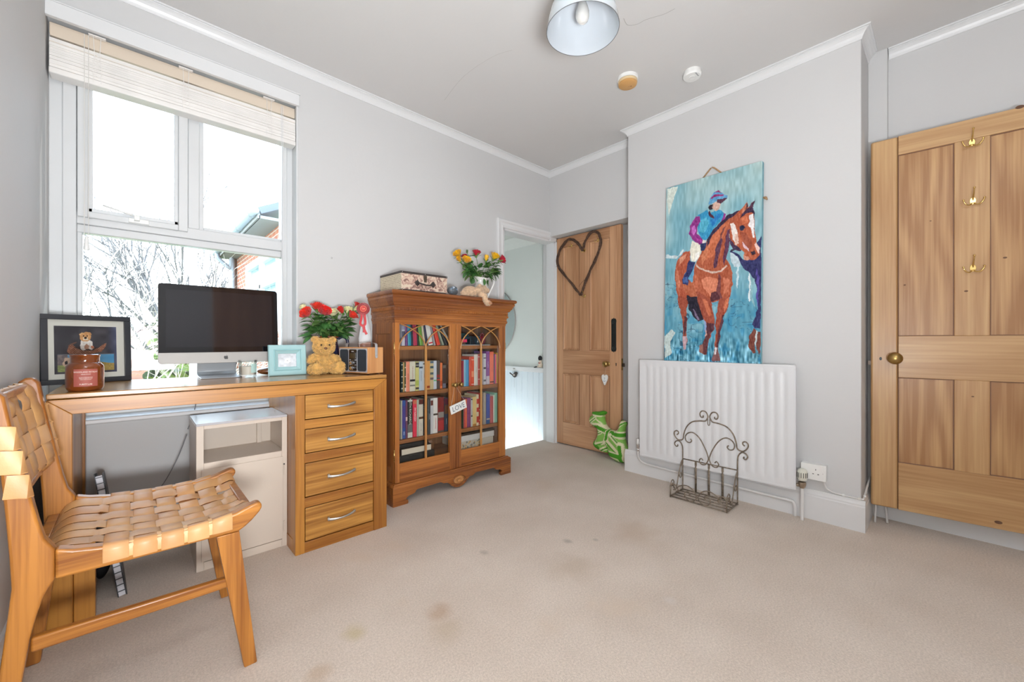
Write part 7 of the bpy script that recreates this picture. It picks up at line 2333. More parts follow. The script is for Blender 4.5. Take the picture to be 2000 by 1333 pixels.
M_pl = plain('panel_line', (.22, .115, .07), .7)
def dbox(name, x0_, x1_, z0_, z1_, ya=0.0, yb=.034, mat=M_pz, bev=.002, par=None):
    bm = B(); box(bm, x0_, x1_, ya, yb, z0_, z1_); return obj(name, bm, mat, par or d2, bevel=bev, local=True)
DW = .80; S1 = .098
Z0_, Z1_ = .108, 2.092
def dx(px, py=500):   # distance along the door of a photograph column
    r = _ray(px, py); n = DTH; t = (DL.dot(n)) / (Vector((r.x, r.y, 0)).dot(n)); P = Vector((r.x * t, r.y * t, 0)); return (P - DL).dot(DDm)
def dz(px, py):
    r = _ray(px, py); n = DTH; t = (DL.dot(n)) / (Vector((r.x, r.y, 0)).dot(n)); return CAMZ + r.z * t
xa = dx(1754); xb = dx(1864); xc = dx(1934); xd = xc + (xb - xa) + .02; 
zt_ = dz(1754, 303); zm1 = dz(1760, 657); zm0 = dz(1760, 738); zb_ = dz(1760, 905)
DW = xd + xa
dbox('stile', 0, xa, Z0_, Z1_, bev=.008); dbox('stile', xd, DW, Z0_, Z1_)
dbox('muntin', xb, xc, zm1, zt_); dbox('muntin', xb, xc, zb_, zm0)
for a_, b_ in ((Z0_, zb_), (zm0, zm1), (zt_, Z1_)): dbox('rail', xa + .0008, xd, a_, b_, mat=M_px)
for (pa, pb) in ((xa, xb), (xc, xd)):
    for (za, zb2) in ((zm1, zt_), (zb_, zm0)):
        dbox('panel', pa, pb, za, zb2, .009, .022, M_pp, 0)
        bm = B(); w_ = .004
        box(bm, pa, pb, .006, .0095, za, za + w_); box(bm, pa, pb, .006, .0095, zb2 - w_, zb2); box(bm, pa, pa + w_, .006, .0095, za + w_, zb2 - w_); box(bm, pb - w_, pb, .006, .0095, za + w_, zb2 - w_)
        obj('panel_bead', bm, M_pl, d2, local=True)
dbox('joint_line', xa - .0006, xa + .0008, Z0_ + .002, Z1_ - .001, -.0004, .030, M_dln, 0)
kx = dx(1747); kz = dz(1747, 700)
bm = B(); lathe(bm, [(0, .070), (.014, .068), (.026, .060), (.031, .050), (.028, .039), (.017, .029), (.010, .021), (.009, .008), (.020, .005), (.022, 0), (0, 0)], seg=28, M=Matrix.Translation((kx, 0, kz)) @ Matrix.Rotation(R(90), 4, 'X')); obj('knob', bm, M_agedbrass, d2, smooth=True, local=True)
bm = B(); ball(bm, (dx(1720), -.0002, dz(1720, 701)), (.0055, .0008, .009), 14, 8); obj('keyhole', bm, M_black, d2, local=True)
bm = B(); box(bm, -.012, .001, .012, .022, dz(1697, 713), dz(1697, 705)); obj('latch', bm, plain('latch_dark', (.06, .045, .035), .4, metal=.7), d2, local=True)
# big knots in the boards
for px, py, r_ in ((1950, 1021, .013), (1964, 503, .007), (1857, 733, .006), (1900, 775, .005), (1887, 569, .007), (1992, 209, .014), (1767, 557, .005), (1818, 431, .004)):
    bm = B(); ball(bm, (dx(px), -.0001 if not (1770 < px < 1860 or px > 1940 and 300 < py < 650) else .0088, dz(px, py)), (r_, .0006, r_ * .6), 14, 6); obj('knot', bm, plain('knot_brown', (.13, .06, .03), .7), d2, local=True)
HG2 = 'brass triple hooks on the right cupboard door'
for lab, px, py in (('topmost brass triple hook on the right cupboard door', 1898, 279), ('middle brass triple hook on the right cupboard door', 1900, 393), ('lowest brass triple hook on the right cupboard door', 1900, 524)):
    P = DL + DDm * dx(px); P.z = dz(px, py)
    hook(lab, tuple(P), tuple(-DTH), tuple(DDm), HG2, 1.0)

# ------------------------------------------------------------------ painting on the radiator
def px2(x, y): return (1270 + x / 3.1, 290 + y / 3.1)
PA = thing('painting', 'tall turquoise canvas painting of a jockey on a bay horse standing on the radiator', 'painting', (2.74, 1.04, .869))
PY0, PY1, PZ0, PZ1 = .748, 1.347, .8695, 2.090
PWd, PHt = PY1 - PY0, PZ1 - PZ0
pl_lean = math.atan2(.036, PHt)
# local x to the right (towards -Y), y up, z towards the room (-X)
Mp = Matrix.Translation((2.722, (PY0 + PY1) / 2, PZ0)) @ Matrix.Rotation(R(-90), 4, 'Z') @ Matrix.Rotation(R(90) - pl_lean, 4, 'X')
M_canv = plain('canvas_edge', (.18, .40, .47), .6, vary=.2, vscale=20)
bm = B(); box(bm, -PWd / 2, PWd / 2, 0, PHt, -.034, -.001, M=Mp); obj('stretched_canvas', bm, M_canv, PA, bevel=.002)
# the four corners of the picture in the zoomed photograph
def homog(src, dst):
    A = []
    for (x, y), (u, v) in zip(src, dst):
        A.append([x, y, 1, 0, 0, 0, -u * x, -u * y, -u]); A.append([0, 0, 0, x, y, 1, -v * x, -v * y, -v])
    _, _, vh = np.linalg.svd(np.array(A, float)); return vh[-1].reshape(3, 3)
Hm = homog([(82, 238), (656, 60), (690, 1303), (84, 1282)], [(0, 0), (1, 0), (1, 1), (0, 1)])
def uvp(pts):
    out = []
    for x, y in pts:
        w = Hm @ np.array([x, y, 1.0]); out.append((w[0] / w[2], w[1] / w[2]))
    return out
STROKES = [
 ([(85, 240), (150, 225), (130, 290), (115, 330), (100, 400), (88, 330)], (205, 214, 204)),
 ([(85, 632), (160, 640), (190, 598), (195, 612), (150, 652), (85, 652)], (198, 214, 218)),
 ([(480, 590), (540, 640), (545, 700), (500, 700), (478, 640)], (188, 205, 212)),
 ([(595, 740), (607, 740), (612, 900), (600, 918)], (214, 224, 226)), ([(520, 700), (535, 700), (530, 830), (518, 800)], (190, 212, 218)),
 ([(600, 730), (632, 770), (625, 860), (640, 950), (615, 900), (610, 800)], (130, 170, 178)),
 ([(84, 1130), (130, 1090), (150, 1110), (120, 1160), (130, 1240), (90, 1270)], (188, 205, 202)),
 ([(665, 500), (640, 560), (600, 640), (560, 655), (520, 620), (480, 595), (475, 605), (530, 650), (570, 720), (610, 745), (632, 770), (650, 850), (657, 950), (650, 1000), (632, 1050), (640, 1078), (678, 1078), (682, 900), (674, 700)], (44, 46, 92)),
 ([(640, 700), (662, 760), (664, 900), (655, 960), (650, 860)], (78, 66, 140)),
 ([(635, 1075), (612, 1130), (605, 1190), (640, 1240), (655, 1240), (650, 1160), (656, 1090)], (112, 58, 46)), ([(662, 1100), (682, 1095), (690, 1200), (680, 1250), (662, 1210)], (118, 66, 56)), ([(652, 1090), (662, 1095), (660, 1200), (650, 1170)], (190, 205, 205)),
 ([(230, 605), (190, 620), (155, 660), (142, 720), (145, 800), (155, 860), (165, 900), (230, 892), (262, 882), (262, 800), (252, 740), (234, 700)], (168, 84, 58)),
 ([(150, 700), (160, 740), (175, 800), (165, 860), (150, 800)], (196, 120, 92)), ([(165, 650), (210, 625), (205, 650), (170, 690)], (205, 140, 112)),
 ([(180, 800), (205, 860), (262, 892), (302, 882), (292, 820), (250, 780), (200, 800)], (176, 98, 68)),
 ([(200, 745), (235, 700), (262, 690), (262, 760), (245, 800), (225, 780)], (92, 156, 190)),
 ([(160, 880), (170, 940), (185, 990), (195, 1060), (200, 1130), (200, 1210), (215, 1215), (225, 1160), (218, 1100), (222, 1020), (215, 960), (228, 898)], (150, 74, 54)), ([(205, 1010), (222, 1010), (218, 1090), (206, 1130), (198, 1080)], (86, 44, 50)), ([(198, 1130), (222, 1130), (220, 1215), (202, 1215)], (188, 158, 164)),
 ([(215, 880), (290, 890), (312, 980), (336, 1020), (290, 1042), (260, 1010), (230, 960)], (34, 30, 46)), ([(255, 960), (270, 975), (300, 1030), (285, 1035)], (120, 104, 130)),
 ([(325, 1020), (350, 1040), (355, 1110), (345, 1135), (332, 1100)], (140, 158, 196)), ([(335, 1090), (352, 1090), (350, 1135), (338, 1130)], (200, 158, 148)),
 ([(262, 690), (280, 650), (300, 620), (340, 520), (400, 450), (455, 400), (500, 370), (530, 360), (540, 400), (500, 440), (470, 480), (465, 560), (455, 640), (472, 680), (495, 740), (496, 820), (480, 885), (440, 902), (400, 916), (350, 916), (300, 882), (270, 830), (253, 780)], (166, 86, 58)),
 ([(340, 540), (420, 450), (470, 420), (440, 500), (400, 560), (370, 640), (330, 660)], (192, 106, 72)), ([(300, 640), (340, 560), (352, 570), (330, 650), (305, 690)], (196, 118, 84)),
 ([(395, 560), (420, 520), (430, 540), (402, 640), (396, 702), (378, 706), (382, 620)], (84, 50, 72)), ([(455, 480), (470, 470), (472, 560), (457, 640), (442, 692), (432, 640), (445, 560)], (88, 50, 76)), ([(425, 470), (445, 455), (415, 530), (402, 560)], (110, 60, 62)),
 ([(330, 540), (345, 500), (400, 440), (450, 390), (500, 365), (530, 358), (500, 382), (450, 422), (400, 472), (360, 522), (335, 582)], (50, 36, 62)),
 ([(270, 683), (300, 710), (360, 728), (420, 720), (455, 688), (460, 697), (425, 731), (360, 741), (295, 721), (268, 694)], (204, 178, 164)),
 ([(305, 780), (330, 762), (400, 770), (410, 800), (395, 862), (370, 892), (340, 852), (315, 832)], (206, 126, 96)), ([(262, 740), (280, 760), (285, 830), (270, 830)], (190, 106, 76)),
 ([(410, 740), (425, 760), (420, 850), (436, 892), (400, 902), (400, 830)], (112, 60, 62)), ([(440, 760), (480, 780), (470, 850), (440, 870)], (190, 110, 82)), ([(365, 862), (400, 850), (430, 905), (360, 915)], (84, 42, 50)),
 ([(270, 850), (365, 902), (380, 980), (398, 1050), (390, 1090), (370, 1120), (355, 1180), (345, 1245), (318, 1240), (322, 1190), (342, 1170), (350, 1100), (335, 1040), (300, 960)], (152, 76, 56)), ([(310, 900), (340, 905), (372, 1000), (360, 1010), (330, 950)], (192, 108, 76)),
 ([(340, 1042), (396, 1050), (388, 1092), (355, 1132), (345, 1112)], (80, 42, 52)), ([(320, 1180), (352, 1110), (365, 1115), (345, 1240), (320, 1240)], (92, 48, 50)),
 ([(420, 902), (478, 872), (475, 930), (450, 1000), (440, 1060), (425, 1110), (420, 1170), (418, 1212), (396, 1212), (398, 1150), (400, 1090), (402, 1010), (405, 950)], (150, 74, 54)), ([(450, 900), (476, 880), (470, 935), (445, 980)], (196, 112, 80)), ([(440, 1000), (452, 1000), (432, 1100), (420, 1200), (408, 1200), (416, 1100)], (76, 40, 52)),
 ([(300, 1190), (325, 1180), (325, 1240), (300, 1230)], (142, 96, 86)), ([(395, 1205), (418, 1205), (436, 1287), (378, 1290)], (126, 84, 84)), ([(398, 1198), (412, 1200), (408, 1248), (396, 1246)], (220, 212, 212)),
 ([(530, 360), (560, 320), (575, 305), (578, 340), (600, 310), (622, 295), (612, 340), (600, 360), (618, 395), (622, 470), (640, 540), (660, 580), (663, 620), (640, 647), (600, 657), (565, 640), (560, 615), (530, 580), (520, 565), (500, 565), (475, 540), (470, 480), (500, 430), (520, 390)], (172, 88, 58)),
 ([(535, 480), (580, 500), (620, 560), (600, 600), (560, 570)], (150, 76, 54)), ([(540, 400), (580, 385), (580, 430), (545, 440)], (196, 108, 74)),
 ([(598, 312), (622, 295), (612, 340), (595, 350), (580, 340)], (74, 44, 64)), ([(548, 345), (575, 305), (578, 325), (560, 370), (545, 376)], (192, 118, 88)), ([(566, 320), (576, 305), (576, 330), (562, 360)], (70, 42, 56)),
 ([(575, 345), (610, 340), (620, 395), (600, 370), (570, 375), (530, 410), (540, 382)], (54, 36, 62)),
 ([(470, 440), (490, 428), (505, 450), (520, 510), (528, 555), (507, 562), (490, 520), (478, 470)], (228, 218, 212)), ([(500, 500), (518, 500), (526, 555), (508, 560)], (212, 176, 160)),
 ([(590, 385), (608, 378), (618, 420), (618, 480), (624, 522), (612, 522), (600, 470), (585, 440)], (228, 222, 222)),
 ([(530, 455), (550, 446), (566, 460), (556, 476), (535, 476)], (34, 36, 64)), ([(604, 600), (630, 595), (636, 622), (615, 632)], (48, 34, 50)), ([(640, 545), (663, 585), (655, 622), (642, 600), (630, 560)], (226, 192, 182)), ([(560, 620), (600, 650), (590, 663), (565, 655)], (204, 144, 122)), ([(548, 545), (575, 575), (600, 600), (560, 590)], (212, 182, 190)),
 ([(470, 520), (500, 566), (520, 566), (545, 600), (535, 606), (500, 592), (475, 562)], (68, 44, 74)), ([(480, 593), (530, 578), (536, 586), (485, 603)], (48, 40, 62)),
 ([(245, 545), (290, 560), (300, 600), (290, 640), (262, 672), (240, 666), (228, 610)], (226, 222, 206)), ([(262, 622), (285, 610), (288, 640), (262, 668)], (238, 236, 230)),
 ([(225, 665), (262, 676), (250, 720), (225, 770), (226, 812), (190, 812), (185, 780), (205, 740), (215, 700)], (44, 50, 96)), ([(190, 770), (222, 760), (220, 800), (195, 805)], (70, 96, 150)),
 ([(270, 390), (330, 360), (345, 380), (400, 355), (430, 370), (425, 410), (370, 470), (335, 530), (320, 545), (290, 520), (275, 470), (285, 420)], (52, 142, 184)), ([(290, 420), (330, 400), (345, 440), (310, 500), (288, 490)], (84, 170, 196)), ([(350, 420), (395, 375), (420, 385), (365, 460)], (38, 118, 180)),
 ([(262, 400), (285, 400), (290, 430), (272, 470), (270, 500), (305, 530), (312, 556), (285, 566), (250, 540), (224, 500), (228, 460)], (136, 48, 126)), ([(430, 368), (441, 385), (436, 410), (415, 425), (425, 400)], (142, 52, 130)), ([(236, 470), (254, 452), (264, 490), (252, 512), (236, 500)], (184, 100, 180)), ([(262, 520), (300, 545), (295, 558), (262, 535)], (170, 60, 150)),
 ([(308, 540), (326, 545), (320, 562), (305, 558)], (228, 218, 214)), ([(290, 560), (330, 556), (320, 600), (298, 606)], (40, 50, 90)),
 ([(345, 365), (366, 395), (370, 412), (350, 402), (338, 380)], (80, 36, 56)), ([(360, 320), (385, 306), (412, 315), (402, 350), (380, 367), (362, 352)], (204, 168, 152)), ([(345, 330), (363, 323), (363, 356), (350, 362), (336, 346)], (48, 34, 46)),
 ([(336, 322), (345, 290), (365, 260), (395, 242), (420, 253), (432, 270), (450, 275), (447, 290), (410, 294), (370, 311), (342, 330)], (92, 152, 194)), ([(350, 287), (370, 270), (420, 262), (432, 271), (375, 282), (350, 297)], (144, 48, 108)), ([(368, 260), (395, 244), (417, 251), (385, 258)], (146, 50, 104)), ([(388, 297), (447, 288), (436, 302), (410, 320), (390, 308)], (80, 44, 62)),
]
STROKES = [(uvp(p), c) for p, c in STROKES]
def paintcol(U, V):
    c = np.zeros(U.shape + (3,))
    n1 = vnoise(U * 1.0, V * 2.0, 5, 31); n2 = vnoise(U * 3, V * 1.2, 22, 32); n3 = vnoise(U, V * 2, 70, 33); n4 = vnoise(U * 2, V * 3.4, 12, 34)
    top = np.array([156, 188, 190.0]); low = np.array([100, 158, 178.0])
    t = np.clip(V * 1.15, 0, 1)[..., None]
    c = top * (1 - t) + low * t
    c += ((n1 - .5) * 40)[..., None] * np.array([1.3, .8, .5]) + ((n2 - .5) * 30)[..., None]
    blue = np.clip((n4 - .55) * 4, 0, 1) * np.clip((V - .5) * 3, 0, 1)
    c = c * (1 - blue[..., None] * .6) + np.array([44, 130, 172.0]) * blue[..., None] * .6
    lft = np.clip((.16 - np.abs(U - .10)) * 6, 0, 1) * np.clip(1 - V * 1.6, 0, 1)
    c = c * (1 - lft[..., None] * .35) + np.array([70, 150, 180.0]) * lft[..., None] * .35
    # scratchy water at the bottom
    wet = np.clip((V - .80) * 6, 0, 1)
    scr = (vnoise(U * 1.0, V * .35, 90, 41) - .5) * 130 + (vnoise(U, V, 60, 42) - .5) * 90
    c += (wet * scr)[..., None]
    ln = (np.abs(vnoise(U * .5, V * 2.2, 30, 43) - .5) < .025) & (V > .55) & (vnoise(U, V, 8, 44) > .45)
    c[ln] = c[ln] * .45 + np.array([20, 40, 60]) * .55
    Uw = U + (vnoise(U, V * 2, 26, 35) - .5) * .016; Vw = V + (vnoise(U, V * 2, 26, 36) - .5) * .009
    tex = (vnoise(U * 2.4, V * 1.3, 60, 37) - .5) * 34 + (n3 - .5) * 22
    for poly, col in STROKES:
        xs_ = [p[0] for p in poly]; ys_ = [p[1] for p in poly]
        bb = (U > min(xs_) - .02) & (U < max(xs_) + .02) & (V > min(ys_) - .02) & (V < max(ys_) + .02)
        m = np.zeros(U.shape, bool); m[bb] = _inpoly(Uw[bb], Vw[bb], poly)
        c[m] = np.array(col, float) + tex[m][:, None]
    return c
picture('painted_surface', PWd, PHt, 230, 440, paintcol, vcol_mat('oil_paint', .5, bump=.35), Mp @ Matrix.Translation((0, PHt / 2, 0.0)), PA)
M_rope = plain('jute_rope', (.40, .24, .12), .9, bump=.6, bscale=300, vary=.3, vscale=200)
bm = B(); tube(bm, [Mp @ Vector((-.075, PHt - .005, -.030)), Mp @ Vector((-.012, PHt + .058, -.028)), Mp @ Vector((0, PHt + .064, -.027)), Mp @ Vector((.012, PHt + .058, -.028)), Mp @ Vector((.072, PHt - .005, -.030))], .0048, 10); obj('rope', bm, M_rope, PA, smooth=True)
bm = B(); tube(bm, smooth_path([Mp @ Vector(v) for v in ((PWd / 2 - .01, PHt - .215, -.022), (PWd / 2 + .012, PHt - .222, -.020), (PWd / 2 + .022, PHt - .236, -.018))], 5), [.005] * 11, 10); ball(bm, Mp @ Vector((PWd / 2 + .014, PHt - .224, -.019)), .009, 12, 8); obj('rope_knot', bm, M_rope, PA, smooth=True)
bm = B(); ball(bm, Mp @ Vector((0, PHt + .058, -.020)), .004, 10, 8); tag(obj('picture_nail', bm, M_steel), 'small nail at the top of the rope loop above the painting', 'nail')

# ------------------------------------------------------------------ wrought iron wall planter standing on the floor
wp = thing('iron_planter', 'scrolled rusty wrought iron planter basket standing on the carpet before the radiator', 'planter', (2.62, 1.035, 0))
M_iron = plain('rusty_iron', (.23, .185, .14), .55, metal=.45, vary=.45, vscale=60, bump=.4, bscale=300)
IX, IX2 = 2.520, 2.700     # front, back
IY0, IY1 = .866, 1.205
def tb(name, pts, r=.0042, n=0, closed=False, flat=None):
    bm = B(); P_ = [Vector(p) for p in pts]
    if n: P_ = smooth_path(P_, n, closed)
    tube(bm, P_, r, 8, closed=closed, flat=flat); return obj(name, bm, M_iron, wp, smooth=True)
for yy in (IY0, IY1): tb('base_bar', [(IX, yy, .008), (IX2, yy, .008)])
for k in range(5): 
    xx = IX + (IX2 - IX) * k / 4; tb('base_bar', [(xx, IY0, .008), (xx, IY1, .008)], .0042 if k in (0, 4) else .0034)
for yy in (IY0, IY1):
    tb('corner_post', [(IX, yy, .002), (IX, yy, .075)])
    # side scrolls rising from the front corner to the back post
    s_ = 1
    tb('side_scroll', [(IX + .002, yy, .075), (IX + .012, yy, .096), (IX + .034, yy, .104), (IX + .050, yy, .088), (IX + .045, yy, .068), (IX + .030, yy, .066), (IX + .026, yy, .078), (IX + .034, yy, .084)], .0032, 5)
    tb('side_scroll', [(IX + .045, yy, .062), (IX + .070, yy, .030), (IX + .100, yy, .070), (IX + .120, yy, .130), (IX + .150, yy, .180), (IX2 - .006, yy, .205)], .0036, 6)
    tb('side_scroll', [(IX2 - .004, yy, .185), (IX2 - .040, yy, .160), (IX2 - .055, yy, .120), (IX2 - .040, yy, .095), (IX2 - .020, yy, .100), (IX2 - .022, yy, .122), (IX2 - .034, yy, .120)], .0032, 6)
# front S scrolls
cy_ = (IY0 + IY1) / 2
for s in (1, -1):
    P_ = [(IX, cy_ + s * .150, .052), (IX, cy_ + s * .135, .062), (IX, cy_ + s * .105, .088), (IX, cy_ + s * .070, .100), (IX, cy_ + s * .035, .090), (IX, cy_ + s * .010, .062), (IX, cy_ + s * .006, .036), (IX, cy_ + s * .026, .014), (IX, cy_ + s * .056, .012), (IX, cy_ + s * .076, .032), (IX, cy_ + s * .074, .056), (IX, cy_ + s * .056, .066), (IX, cy_ + s * .040, .056), (IX, cy_ + s * .050, .046)]
    tb('front_scroll', P_, .0034, 5)
    tb('front_scroll', [(IX, cy_ + s * .168, .010), (IX, cy_ + s * .166, .070), (IX, cy_ + s * .150, .088), (IX, cy_ + s * .128, .078), (IX, cy_ + s * .120, .056), (IX, cy_ + s * .134, .046)], .0036, 5)
# back frame
BX = IX2
for s in (1, -1):
    ye = cy_ + s * (IY1 - IY0) / 2
    tb('back_post', [(BX, ye, .002), (BX, ye, .12), (BX, ye, .265), (BX, ye + s * .006, .305), (BX, ye + s * .024, .326), (BX, ye + s * .046, .322), (BX, ye + s * .056, .304), (BX, ye + s * .046, .288), (BX, ye + s * .034, .292), (BX, ye + s * .036, .302)], .0042, 5)
    # arch from the side curl to the crown curl
    tb('arch', [(BX, ye + s * .040, .368), (BX, ye + s * .030, .376), (BX, ye + s * .030, .388), (BX, ye + s * .044, .394), (BX, ye + s * .058, .382), (BX, ye + s * .056, .360), (BX, ye + s * .038, .338), (BX, ye + s * .018, .334), (BX, ye - s * .002, .346), (BX, ye - s * .008, .380), (BX, ye - s * .026, .430), (BX, ye - s * .062, .468), (BX, ye - s * .110, .482), (BX, ye - s * .145, .486),
              (BX, cy_ + s * .012, .500), (BX, cy_ + s * .006, .520), (BX, cy_ + s * .020, .546), (BX, cy_ + s * .044, .548), (BX, cy_ + s * .056, .530), (BX, cy_ + s * .050, .510), (BX, cy_ + s * .036, .510), (BX, cy_ + s * .036, .522)], .0042, 5)
    tb('inner_scroll', [(BX, cy_ + s * .118, .354), (BX, cy_ + s * .110, .342), (BX, cy_ + s * .124, .328), (BX, cy_ + s * .146, .336), (BX, cy_ + s * .152, .364), (BX, cy_ + s * .134, .390), (BX, cy_ + s * .100, .398), (BX, cy_ + s * .060, .370), (BX, cy_ + s * .024, .310), (BX, cy_ + s * .005, .260), (BX, cy_ + s * .005, .235), (BX, cy_ + s * .022, .205), (BX, cy_ + s * .048, .202), (BX, cy_ + s * .060, .222), (BX, cy_ + s * .048, .238), (BX, cy_ + s * .036, .228)], .0038, 5)
tb('back_rail', [(BX, IY0, .212), (BX, IY1, .212)], .0038)
for k in (-1, 0, 1): tb('back_slat', [(BX, cy_ + k * .083, .008), (BX, cy_ + k * .083, .212)], .0055, flat=(1.3, .4))
tb('hanging_loop', [(BX - .002, cy_ - .006, .500), (BX - .002, cy_ - .006, .470), (BX - .002, cy_, .462), (BX - .002, cy_ + .006, .470), (BX - .002, cy_ + .006, .500)], .0026, 4)

# ------------------------------------------------------------------ pendant lamp
lx, ly = 1.377, 1.040
LR, LZ = .150, 2.310
lp = thing('pendant_lamp', 'white enamel dome pendant lamp with a bare bulb hanging from the ceiling', 'lamp', (lx, ly, ZC))
M_en_out = plain('enamel_outside', (.55, .60, .64), .12, coat=.7)
M_en_in = plain('enamel_inside', (.56, .60, .64), .18, coat=.5)
outer = [(.024, .196), (.040, .190), (.075, .172), (.110, .135), (.134, .085), (.146, .035), (.150, .004), (.1515, .000)]
bm = B(); lathe(bm, outer, (lx, ly, LZ), 64); obj('shade_outside', bm, M_en_out, lp, smooth=True)
inner = [(.1490, .0005), (.1475, .004), (.1435, .035), (.1315, .085), (.1075, .133), (.073, .169), (.040, .186), (.020, .190), (0, .190)]
bm = B(); lathe(bm, inner, (lx, ly, LZ), 64); obj('shade_inside', bm, M_en_in, lp, smooth=True)
bm = B(); tube(bm, [(lx + .1502 * math.cos(a_), ly + .1502 * math.sin(a_), LZ) for a_ in [2 * PI * k / 72 for k in range(72)]], .0013, 6, closed=True); obj('rim', bm, plain('rim_dark', (.12, .12, .12), .4), lp, smooth=True)
bm = B(); lathe(bm, [(0, .0), (.024, 0), (.026, .01), (.022, .045), (.010, .052), (.0035, .055), (.0035, ZC - LZ - .196)], (lx, ly, LZ + .194), 24); obj('cap_and_cord', bm, M_white, lp, smooth='auto')
bm = B(); lathe(bm, [(0, 0), (.045, 0), (.043, .018), (.02, .026), (0, .026)], (lx, ly, ZC - .026), 32); obj('ceiling_rose', bm, M_white, lp, smooth='auto')
bm = B(); lathe(bm, [(.020, .188), (.021, .150), (.019, .138), (.0, .138)], (lx, ly, LZ), 24); obj('bulb_holder', bm, plain('holder_grey', (.55, .55, .54), .4), lp, smooth='auto')
bm = B(); lathe(bm, [(0, .030), (.012, .032), (.023, .042), (.0285, .058), (.028, .078), (.022, .100), (.015, .122), (.014, .140), (0, .140)], (lx, ly, LZ), 32); obj('bulb', bm, plain('frosted_bulb', (.72, .71, .68), .15, coat=.8), lp, smooth=True)

# ------------------------------------------------------------------ detectors on the ceiling
q = at(1226, 152, Z=ZC)
sd = thing('smoke_detector', 'round smoke detector with an orange yellowed cover on the ceiling near the lamp', 'detector', (q.x, q.y, ZC))
bm = B(); lathe(bm, [(0, 0), (.062, 0), (.062, -.016), (.058, -.020), (0, -.020)], (q.x, q.y, ZC), 40); obj('base', bm, M_white, sd, smooth='auto')
bm = B(); lathe(bm, [(.0555, -.0203), (.0555, -.0225), (0, -.0225)], (q.x, q.y, ZC), 40); obj('dark_gap', bm, M_black, sd)
bm = B(); lathe(bm, [(0, -.0226), (.058, -.0226), (.058, -.036), (.054, -.0365), (0, -.0365)], (q.x, q.y, ZC), 40); obj('collar', bm, plain('collar_cream', (.72, .55, .32), .4), sd, smooth='auto')
bm = B(); lathe(bm, [(.054, -.0366), (.0545, -.046), (.048, -.050), (0, -.050)], (q.x, q.y, ZC), 40); cv = obj('cover', bm, plain('cover_orange', (.62, .34, .12), .45), sd, smooth='auto')
bm = B(); ball(bm, (q.x + .018, q.y - .012, ZC - .0505), (.004, .004, .001), 10, 6); obj('led_window', bm, plain('hole_brown', (.16, .06, .02), .6), cv)
bm = B(); ball(bm, (q.x + .012, q.y - .002, ZC - .0505), (.0022, .0022, .001), 8, 6); obj('led_window', bm, _MC['hole_brown'], cv)
q = at(1352, 143, Z=ZC - .01)
sd = thing('smoke_detector', 'small plain white smoke detector on the ceiling near the chimney breast', 'detector', (q.x, q.y, ZC))
bm = B(); lathe(bm, [(0, 0), (.048, 0), (.048, -.018), (.052, -.020), (.052, -.030), (.047, -.036), (.020, -.0375), (.019, -.040), (0, -.040)], (q.x, q.y, ZC), 40); obj('body', bm, M_white, sd, smooth='auto')
bm = B()
for k in range(7): box(bm, q.x - .03 + k * .006, q.x - .027 + k * .006, q.y - .036, q.y - .030, ZC - .0385, ZC - .036)
obj('vent_slots', bm, M_grey, sd)

# ------------------------------------------------------------------ rear wall of the room: pine door and dark curtain (behind the camera)
rd_ = thing('door_3', 'plain pine door in the rear wall behind the camera', 'door', (1.0, YB + .02, 0)); rd_['kind'] = 'structure'
bm = B(); box(bm, .72, 1.40, YB, YB + .04, 0.002, 2.3); obj('leaf', bm, M_dZ, rd_, bevel=.002)
bm = B(); ball(bm, (1.34, YB + .06, 1.0), .025, 16, 10); obj('knob', bm, M_agedbrass, rd_, smooth=True)

# ------------------------------------------------------------------ outside the window (the room is upstairs)
M_brick, nt, p = _new('brick')
tc = nt.nodes.new('ShaderNodeTexCoord'); mp = nt.nodes.new('ShaderNodeMapping'); mp.inputs['Rotation'].default_value = (0, R(90), R(90))
sx_ = nt.nodes.new('ShaderNodeSeparateXYZ'); cx_n = nt.nodes.new('ShaderNodeCombineXYZ')
nt.links.new(tc.outputs['Object'], sx_.inputs[0]); nt.links.new(sx_.outputs['Y'], cx_n.inputs[0]); nt.links.new(sx_.outputs['Z'], cx_n.inputs[1])
bt = nt.nodes.new('ShaderNodeTexBrick'); bt.inputs['Scale'].default_value = 1; bt.inputs['Brick Width'].default_value = .225; bt.inputs['Row Height'].default_value = .075; bt.inputs['Mortar Size'].default_value = .008
bt.inputs['Color1'].default_value = (.40, .13, .06, 1); bt.inputs['Color2'].default_value = (.27, .10, .07, 1); bt.inputs['Mortar'].default_value = (.42, .38, .33, 1)
nt.links.new(cx_n.outputs[0], bt.inputs['Vector']); nt.links.new(bt.outputs['Color'], p.inputs['Base Color']); p.inputs['Roughness'].default_value = .9
M_slate = plain('roof_slate', (.10, .12, .15), .6, vary=.2)
M_gut = plain('gutter_grey', (.24, .28, .32), .35)
M_soff = plain('soffit_grey', (.20, .21, .22), .7)
GZ = -2.7
bm = B(); box(bm, -40, 45, 3.0, 70, GZ - .2, GZ); struct('ground_garden', bm, plain('lawn', (.10, .16, .05), .95, vary=.3, vscale=2))
hb = thing('brick_building', 'red brick building with slate roof and white framed window outside on the right', 'building', (3, 8, GZ))
bm = B()
for a, b, c, d in ((6.35, 9.72, GZ, 1.15), (6.35, 9.72, 2.38, 2.72), (8.68, 9.72, 1.15, 2.38), (6.35, 6.42, 1.15, 2.38)): box(bm, 1.5, 1.62, a, b, c, d)
box(bm, 1.62, 5.5, 6.35, 6.5, GZ, 2.72)
obj('wall', bm, M_brick, hb)
bm = B(); prism(bm, [(1.20, 2.80), (3.6, 4.0), (5.6, 2.9), (5.6, 2.8), (3.6, 3.9), (1.24, 2.72)], 6.25, 9.9, 'Y'); obj('roof', bm, M_slate, hb)
